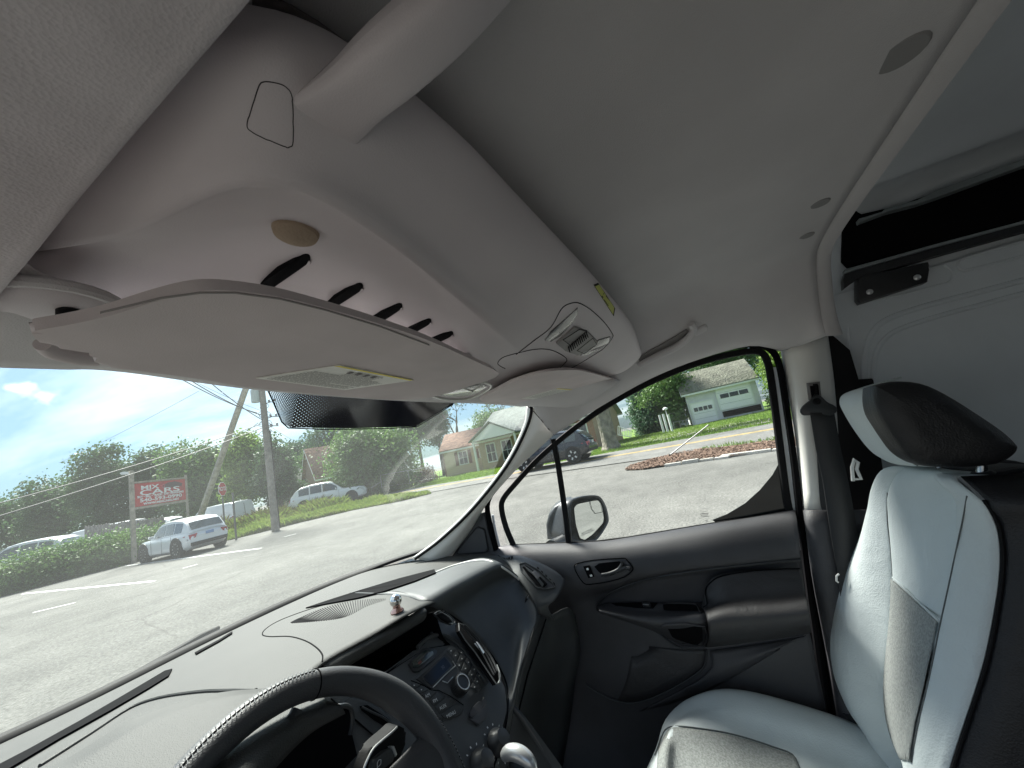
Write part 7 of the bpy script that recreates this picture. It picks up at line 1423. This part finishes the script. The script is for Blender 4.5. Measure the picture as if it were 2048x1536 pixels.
# ------------------------------------------------ buildings
def plankmat(name, c, gap, axis=2, var=.06):
    m = bpy.data.materials.new(name); m.use_nodes = True; t = m.node_tree; n = t.nodes; L = t.links.new; b = n['Principled BSDF']; b.inputs['Roughness'].default_value = .7
    tc = n.new('ShaderNodeTexCoord'); s = n.new('ShaderNodeSeparateXYZ'); L(tc.outputs['Object'], s.inputs[0]); mu = n.new('ShaderNodeMath'); mu.operation = 'MULTIPLY'; mu.inputs[1].default_value = 1/gap; L(s.outputs[axis], mu.inputs[0]); fr_ = n.new('ShaderNodeMath'); fr_.operation = 'FRACT'; L(mu.outputs[0], fr_.inputs[0])
    bp_ = n.new('ShaderNodeBump'); bp_.inputs['Strength'].default_value = 1; bp_.inputs['Distance'].default_value = .02; bp_.invert = True; L(fr_.outputs[0], bp_.inputs['Height']); L(bp_.outputs[0], b.inputs['Normal'])
    z = n.new('ShaderNodeTexNoise'); z.inputs['Scale'].default_value = 2; z.inputs['Detail'].default_value = 6; L(tc.outputs['Object'], z.inputs['Vector']); mx = n.new('ShaderNodeMix'); mx.data_type = 'RGBA'; L(z.outputs[0], mx.inputs[0]); mx.inputs[6].default_value = (*[q*(1-var) for q in c], 1); mx.inputs[7].default_value = (*[min(1, q*(1+var)) for q in c], 1)
    gt_ = n.new('ShaderNodeMath'); gt_.operation = 'GREATER_THAN'; gt_.inputs[1].default_value = .9; L(fr_.outputs[0], gt_.inputs[0]); m2 = n.new('ShaderNodeMix'); m2.data_type = 'RGBA'; ms = n.new('ShaderNodeMath'); ms.operation = 'MULTIPLY'; ms.inputs[1].default_value = .3; L(gt_.outputs[0], ms.inputs[0]); L(ms.outputs[0], m2.inputs[0]); L(mx.outputs[2], m2.inputs[6]); m2.inputs[7].default_value = (*[q*.4 for q in c], 1); L(m2.outputs[2], b.inputs['Base Color']); return m
def brickmat(name, c1, c2):
    m = bpy.data.materials.new(name); m.use_nodes = True; t = m.node_tree; n = t.nodes; L = t.links.new; b = n['Principled BSDF']; b.inputs['Roughness'].default_value = .9
    tc = n.new('ShaderNodeTexCoord'); s = n.new('ShaderNodeSeparateXYZ'); L(tc.outputs['Object'], s.inputs[0]); ad = n.new('ShaderNodeMath'); L(s.outputs[0], ad.inputs[0]); L(s.outputs[1], ad.inputs[1]); cb_ = n.new('ShaderNodeCombineXYZ'); L(ad.outputs[0], cb_.inputs[0]); L(s.outputs[2], cb_.inputs[1])
    k = n.new('ShaderNodeTexBrick'); k.inputs['Scale'].default_value = 1; k.inputs['Brick Width'].default_value = .22; k.inputs['Row Height'].default_value = .075; k.inputs['Mortar Size'].default_value = .008; k.inputs['Color1'].default_value = (*c1, 1); k.inputs['Color2'].default_value = (*c2, 1); k.inputs['Mortar'].default_value = (.3, .28, .25, 1); L(cb_.outputs[0], k.inputs['Vector']); L(k.outputs[0], b.inputs['Base Color']); return m
SHG = mat('grey_shingles', (.13, .135, .125), .95, .8, 5, .25, 2); SHR = mat('red_shingles', (.26, .155, .11), .95, .8, 5, .3, 2.5); SHP = mat('pale_shingles', (.22, .24, .22), .95, .8, 5, .15, 2); SHM = mat('mossy_shingles', (.17, .17, .13), .95, .8, 5, .3, 1.2)
WIN = mat('house_window', (.03, .035, .04), .08, spec=.8); WTRIM = mat('white_trim', (.68, .70, .70), .5)
def house(name, label, base, rot, w, d, h, rh, wallm, roofm, wins=(), eave=.35, cat='house', gable_trim=WTRIM, doors=(), shut=None):
    """local x = along the ridge (0..w), y = depth (0..d), front wall at y=0, side wall at x=0; windows: (wall, u, z, ww, hh)"""
    t = thing(name, label, cat, base, rot)
    V = [(0, 0, 0), (w, 0, 0), (w, d, 0), (0, d, 0), (0, 0, h), (w, 0, h), (w, d, h), (0, d, h), (0, d/2, h+rh), (w, d/2, h+rh)]
    mk('wall', V, [(0, 1, 5, 4), (1, 2, 6, 9, 5), (2, 3, 7, 6), (3, 0, 4, 8, 7)], wallm, t, world=False, smooth=False)
    e = eave; sl_ = rh/(d/2)
    for s_ in (0, 1):
        y0 = -e if s_ == 0 else d+e; z0 = h-e*sl_; P = [V3(-e, y0, z0+.04), V3(w+e, y0, z0+.04), V3(w+e, d/2, h+rh+.04), V3(-e, d/2, h+rh+.04)]
        slab('roof_slope', P, (0, 0, .12), roofm, t, .01, 1, world=False)
        slab('fascia', [V3(-e, y0, z0-.10), V3(w+e, y0, z0-.10), V3(w+e, y0, z0+.06), V3(-e, y0, z0+.06)], (0, .03 if s_ else -.03, 0), gable_trim, t, 0, world=False)
        slab('barge_board', [V3(-e-.01, y0, z0-.12), V3(-e-.01, d/2, h+rh-.12), V3(-e-.01, d/2, h+rh+.05), V3(-e-.01, y0, z0+.05)], (-.03, 0, 0), gable_trim, t, 0, world=False)
    for (wall, u, z, ww, hh) in wins:
        def q(a, b, o): return V3(u+a, -o, z+b) if wall == 'f' else V3(-o, u+a, z+b)
        nrm_ = V3(0, -1, 0) if wall == 'f' else V3(-1, 0, 0)
        wf_ = slab('window', [q(-.08, -.08, .02), q(ww+.08, -.08, .02), q(ww+.08, hh+.08, .02), q(-.08, hh+.08, .02)], nrm_*.04, WTRIM, t, 0, world=False)
        for (x0, x1) in ((.02, ww/2-.03), (ww/2+.03, ww-.02)):
            for (z0_, z1_) in ((.02, hh/2-.02), (hh/2+.03, hh-.02)): slab('pane', [q(x0, z0_, .055), q(x1, z0_, .055), q(x1, z1_, .055), q(x0, z1_, .055)], nrm_*.012, WIN, wf_, 0, world=False)
        if shut:
            for x0 in (-.42, ww+.12): slab('shutter', [q(x0, -.05, .02), q(x0+.30, -.05, .02), q(x0+.30, hh+.05, .02), q(x0, hh+.05, .02)], nrm_*.04, shut, t, .005, 1, world=False)
    return t
# white garage: its front wall turned to the street
gl_, gr_ = GD(1386, 850, 36), at(1530, 822, 'd', 34)
gbase = V3(gl_.x, gl_.y, .40); gdirv = V3(gr_.x-gl_.x, gr_.y-gl_.y, 0); grot = math.atan2(gdirv.y, gdirv.x)
GW = gdirv.length
gg = house('white_garage', 'white two door garage with a mossy grey roof across the street', gbase, grot, GW, 6.0, 3.1, 2.0, mat('garage_white', (.60, .60, .64), .6, .1, 30, .05, 2), SHM, eave=.3, cat='garage')
def gdoor(u, z, ww, hh, nwin, wz):
    dd = slab('garage_door', [V3(u, -.03, z), V3(u+ww, -.03, z), V3(u+ww, -.03, z+hh), V3(u, -.03, z+hh)], (0, -.03, 0), mat('garage_door_white', (.80, .80, .84), .5), gg, 0, world=False)
    for k in range(1, 4): slab('panel_joint', [V3(u+.03, -.062, z+hh*k/4-.012), V3(u+ww-.03, -.062, z+hh*k/4-.012), V3(u+ww-.03, -.062, z+hh*k/4+.012), V3(u+.03, -.062, z+hh*k/4+.012)], (0, -.004, 0), mat('joint_grey', (.3, .33, .35), .7), dd, 0, world=False)
    for k in range(nwin):
        x0 = u+ww*(.06+k*.88/nwin)+.04; x1 = u+ww*(.06+(k+1)*.88/nwin)-.04; slab('window', [V3(x0, -.07, z+wz), V3(x1, -.07, z+wz), V3(x1, -.07, z+wz+hh*.18), V3(x0, -.07, z+wz+hh*.18)], (0, -.01, 0), WIN, dd, 0, world=False)
    for P in ([(u-.12, z), (u, z), (u, z+hh+.12), (u-.12, z+hh+.12)], [(u+ww, z), (u+ww+.12, z), (u+ww+.12, z+hh+.12), (u+ww, z+hh+.12)], [(u, z+hh), (u+ww, z+hh), (u+ww, z+hh+.12), (u, z+hh+.12)]):
        slab('door_trim', [V3(a, -.02, b) for a, b in P], (0, -.06, 0), WTRIM, dd, 0, world=False)
gdoor(GW*.05, .02, GW*.31, 1.95, 4, 1.20); gdoor(GW*.45, .85, GW*.45, 2.1, 3, 1.05)
slab('dark_opening', [V3(GW*.45, -.03, .2), V3(GW*.97, -.03, .2), V3(GW*.97, -.03, .72), V3(GW*.45, -.03, .72)], (0, -.02, 0), VOID, gg, 0, world=False)
# tan plank house with the red roof
TAN = plankmat('tan_siding', (.50, .43, .30), .18); CRM = plankmat('cream_siding', (.60, .60, .50), .18)
c0 = GD(893, 945, 38); cR = at(1100, 905, 'd', 34); tb = V3(c0.x, c0.y, .36)
frot = math.atan2(cR.y-c0.y, cR.x-c0.x)
th_ = house('tan_house', 'low tan plank house with a reddish shingle roof and shuttered windows', tb, math.radians(-66), 7.2, 8.0, 2.65, 1.7, TAN, SHR, [('f', 1.5, 1.0, .8, 1.2), ('f', 3.6, 1.3, .75, .8)], eave=.35, shut=mat('brown_shutter', (.16, .08, .06), .7))
mk('gable_wall', [(-.012, .02, 0), (-.012, 7.98, 0), (-.012, 7.98, 2.65), (-.012, 4, 4.33), (-.012, .02, 2.65)], [(0, 1, 2, 3, 4)], CRM, th_, world=False, smooth=False)
wb_ = slab('bay_window', [V3(-.05, 3.2, .9), V3(-.05, 6.6, .9), V3(-.05, 6.6, 2.3), V3(-.05, 3.2, 2.3)], (-.5, 0, 0), mat('brown_shutter', (0, 0, 0)), th_, .02, 1, world=False)
for k in range(5): slab('pane', [V3(-.56, 3.3+k*.66, 1.0), V3(-.56, 3.85+k*.66, 1.0), V3(-.56, 3.85+k*.66, 2.2), V3(-.56, 3.3+k*.66, 2.2)], (-.01, 0, 0), WIN, wb_, 0, world=False)
slab('bay_roof', [V3(.1, 3.0, 2.55), V3(.1, 6.8, 2.55), V3(-.8, 6.8, 2.30), V3(-.8, 3.0, 2.30)], (0, 0, .08), SHR, th_, .01, 1, world=False)
tube('downpipe', [(-.04, -.04, 0), (-.04, -.04, 2.6)], .05, mat('brown_shutter', (0, 0, 0)), th_, n=6, world=False)
# brick house with the pale roof, porch gable and white windows
BRK = brickmat('orange_brick', (.36, .17, .11), (.30, .13, .09)); BRT = brickmat('tan_brick', (.42, .31, .20), (.36, .25, .16))
hb0 = GD(966, 934, 36); hb1 = GD(1197, 890, 31); hrot = heading(hb0, hb1); hwid = (hb1-hb0).length; hb_ = thing('brick_bungalow', 'brick bungalow with a pale grey roof and white porch gable behind the pillar', 'house', V3(hb0.x, hb0.y, .36), hrot)
hv = house('hold', None, (0, 0, 0), 0, hwid, 9.0, 2.9, 2.6, BRT, SHP, [('f', hwid*.07, .7, .9, 1.6), ('f', hwid*.22, .6, 1.0, 1.7), ('f', hwid*.74, .6, 2.3, 1.7)], eave=.45)
for ch in list(hv.children): ch.parent = hb_
bpy.data.objects.remove(hv)
slab('brick_face', [V3(hwid*.45, -.012, 0), V3(hwid-.02, -.012, 0), V3(hwid-.02, -.012, 2.86), V3(hwid*.45, -.012, 2.86)], (0, .01, 0), BRK, hb_, 0, world=False)
slab('porch_gable', [V3(.3, -1.6, 2.75), V3(4.9, -1.6, 2.75), V3(2.6, -1.6, 4.0)], (0, .08, 0), WTRIM, hb_, 0, world=False)
for P in ([V3(.1, -1.8, 2.72), V3(2.6, -1.8, 4.12), V3(2.6, 2.6, 4.12), V3(.1, 1.2, 2.72)], [V3(5.1, -1.8, 2.72), V3(2.6, -1.8, 4.12), V3(2.6, 2.6, 4.12), V3(5.1, 1.2, 2.72)]): slab('porch_roof', P, (0, 0, .1), SHP, hb_, .01, 1, world=False)
for x in (.45, 4.75): box('porch_column', (x, -1.5, 1.36), (.16, .16, 2.72), WTRIM, hb_, 0, .01, world=False)
# white steps rail at its end
rl = thing('porch_railing', 'white porch railing right of the old tree', 'railing', GD(1236, 872, 27)); b0 = at(1236, 870, 'd', 26.5); b1 = at(1262, 874, 'd', 26.0)
zt0, zt1 = at(1236, 852, 'd', 26.5), at(1262, 862, 'd', 26)
tube('top_rail', [zt0, zt1], .035, WTRIM, rl, n=6); tube('bottom_rail', [b0, b1], .03, WTRIM, rl, n=6)
for k in range(9): tube('baluster', [b0.lerp(b1, k/8), zt0.lerp(zt1, k/8)], .022, WTRIM, rl, n=5)
# distant white house and brick gable
w0 = GD(578, 1002, 46); house('grey_roofed_house', 'white house with a grey roof and brick chimney behind the upright pole', V3(w0.x-1.0, w0.y+1.5, .2), math.radians(-52), 7, 8, 2.9, 2.2, plankmat('white_siding', (.60, .63, .64), .2), SHG, [('f', 1.2, .9, .8, 1.3), ('f', 4.6, 1.2, .9, 1.1)], eave=.3)
chm = thing('brick_chimney', 'red brick chimney standing on the grey roof', 'chimney', at(561, 945, 'd', 47)); box('stack', at(561, 938, 'd', 47), (.7, .7, 2.2), BRK, chm, .3, .02); box('cap', at(561, 938, 'd', 47)+V3(0, 0, 1.15), (.85, .85, .12), CONC, chm, .3, .02)
bh = GD(640, 985, 42); house('brick_gable_house', 'brick house with a steep white edged gable left of the big bush', V3(bh.x, bh.y, .3), math.radians(-25), 8, 7, 3.0, 3.4, brickmat('dull_brick', (.28, .16, .13), (.22, .12, .10)), SHR, [('s', 1.4, .9, .9, 1.3), ('s', 4.4, .9, .9, 1.3)], eave=.4)
# chain-link fence with a top rail
cf = thing('chain_link_fence', 'low grey chain link fence in front of the big bush', 'fence', GD(762, 985, 29)); GALV = mat('galvanised', (0, 0, 0))
fp = [(764, 976, 950), (820, 968, 940), (870, 958, 932)]
P3 = []
for (a, b, c) in fp:
    bb_ = at(a, b, 'd', 29.5); tt = at(a, c, 'd', 29.5); P3.append((V3(bb_.x, bb_.y, bb_.z), V3(bb_.x, bb_.y, tt.z))); tube('post', P3[-1], .035, GALV, cf, n=6)
tube('top_rail', [p[1] for p in P3], .025, GALV, cf, n=6); tube('bottom_wire', [p[0]+V3(0, 0, .08) for p in P3], .01, GALV, cf, n=5)
V, Fc = [], []
for k in range(60):
    for dr_ in (1, -1):
        a = k/59; b = a + dr_*.035
        if not 0 <= b <= 1: continue
        def fpnt(t, top): i = min(int(t*2), 1); f = t*2-i; return P3[i][1 if top else 0].lerp(P3[i+1][1 if top else 0], f)
        p, q = fpnt(a, 0)+V3(0, 0, .08), fpnt(b, 1); s = V3(.004, .004, 0); n0 = len(V); V += [p-s, p+s, q+s, q-s]; Fc.append((n0, n0+1, n0+2, n0+3))
o = mk('mesh_wire', V, Fc, GALV, cf, smooth=False); o['kind'] = 'stuff'
tube('fallen_brace', [at(742, 976, 'd', 29.3), at(764, 962, 'd', 29.4)], .04, GALV, cf, n=6)
# white bollard posts and lamp post left of the garage
for i, (a, b, c) in enumerate(((1326, 858, 829), (1334, 857, 827), (1343, 855, 828))):
    q = at(a, b, 'd', 33); q2 = at(a-4, c, 'd', 33); tag(tube('white_post', [V3(q.x, q.y, .36), V3(q.x, q.y, q2.z)], .09, WTRIM, None, n=8), ['left of three white posts beside the garage hedge', 'middle of three white posts beside the garage hedge', 'right of three white posts beside the garage hedge'][i], 'post', 'white posts by the garage')
lq = at(1331, 820, 'd', 33.5); yl_ = thing('yard_lamp', 'small white yard lamp above the white posts', 'lamp', V3(lq.x, lq.y, .36)); tube('stem', [V3(lq.x, lq.y, .36), V3(lq.x, lq.y, lq.z)], .03, WTRIM, yl_, n=6)
lathe('lamp_head', V3(lq.x, lq.y, lq.z), (0, 0, 1), [(.08, 0), (.22, .04), (.20, .16), (.08, .24), (0, .26)], WTRIM, yl_, 12)
yf = thing('yard_fence', 'low wire fence between the white posts and the garage', 'fence', at(1350, 850, 'd', 34)); pa, pb2 = at(1346, 845, 'd', 34), at(1382, 838, 'd', 35)
tube('top_rail', [pa, pb2], .03, GALV, yf, n=5); 
for k in range(4): q = pa.lerp(pb2, k/3); tube('post', [V3(q.x, q.y, .36), q], .03, GALV, yf, n=5)
blb = at(1272, 800, 'd', 44); house('blue_grey_shed', 'blue grey building glimpsed between the old tree and garage', V3(blb.x, blb.y, .4), math.radians(-70), 5, 4, 2.6, 1.3, mat('blue_grey_wall', (.30, .36, .42), .7), mat('blue_roof', (.25, .32, .38), .8), cat='shed')
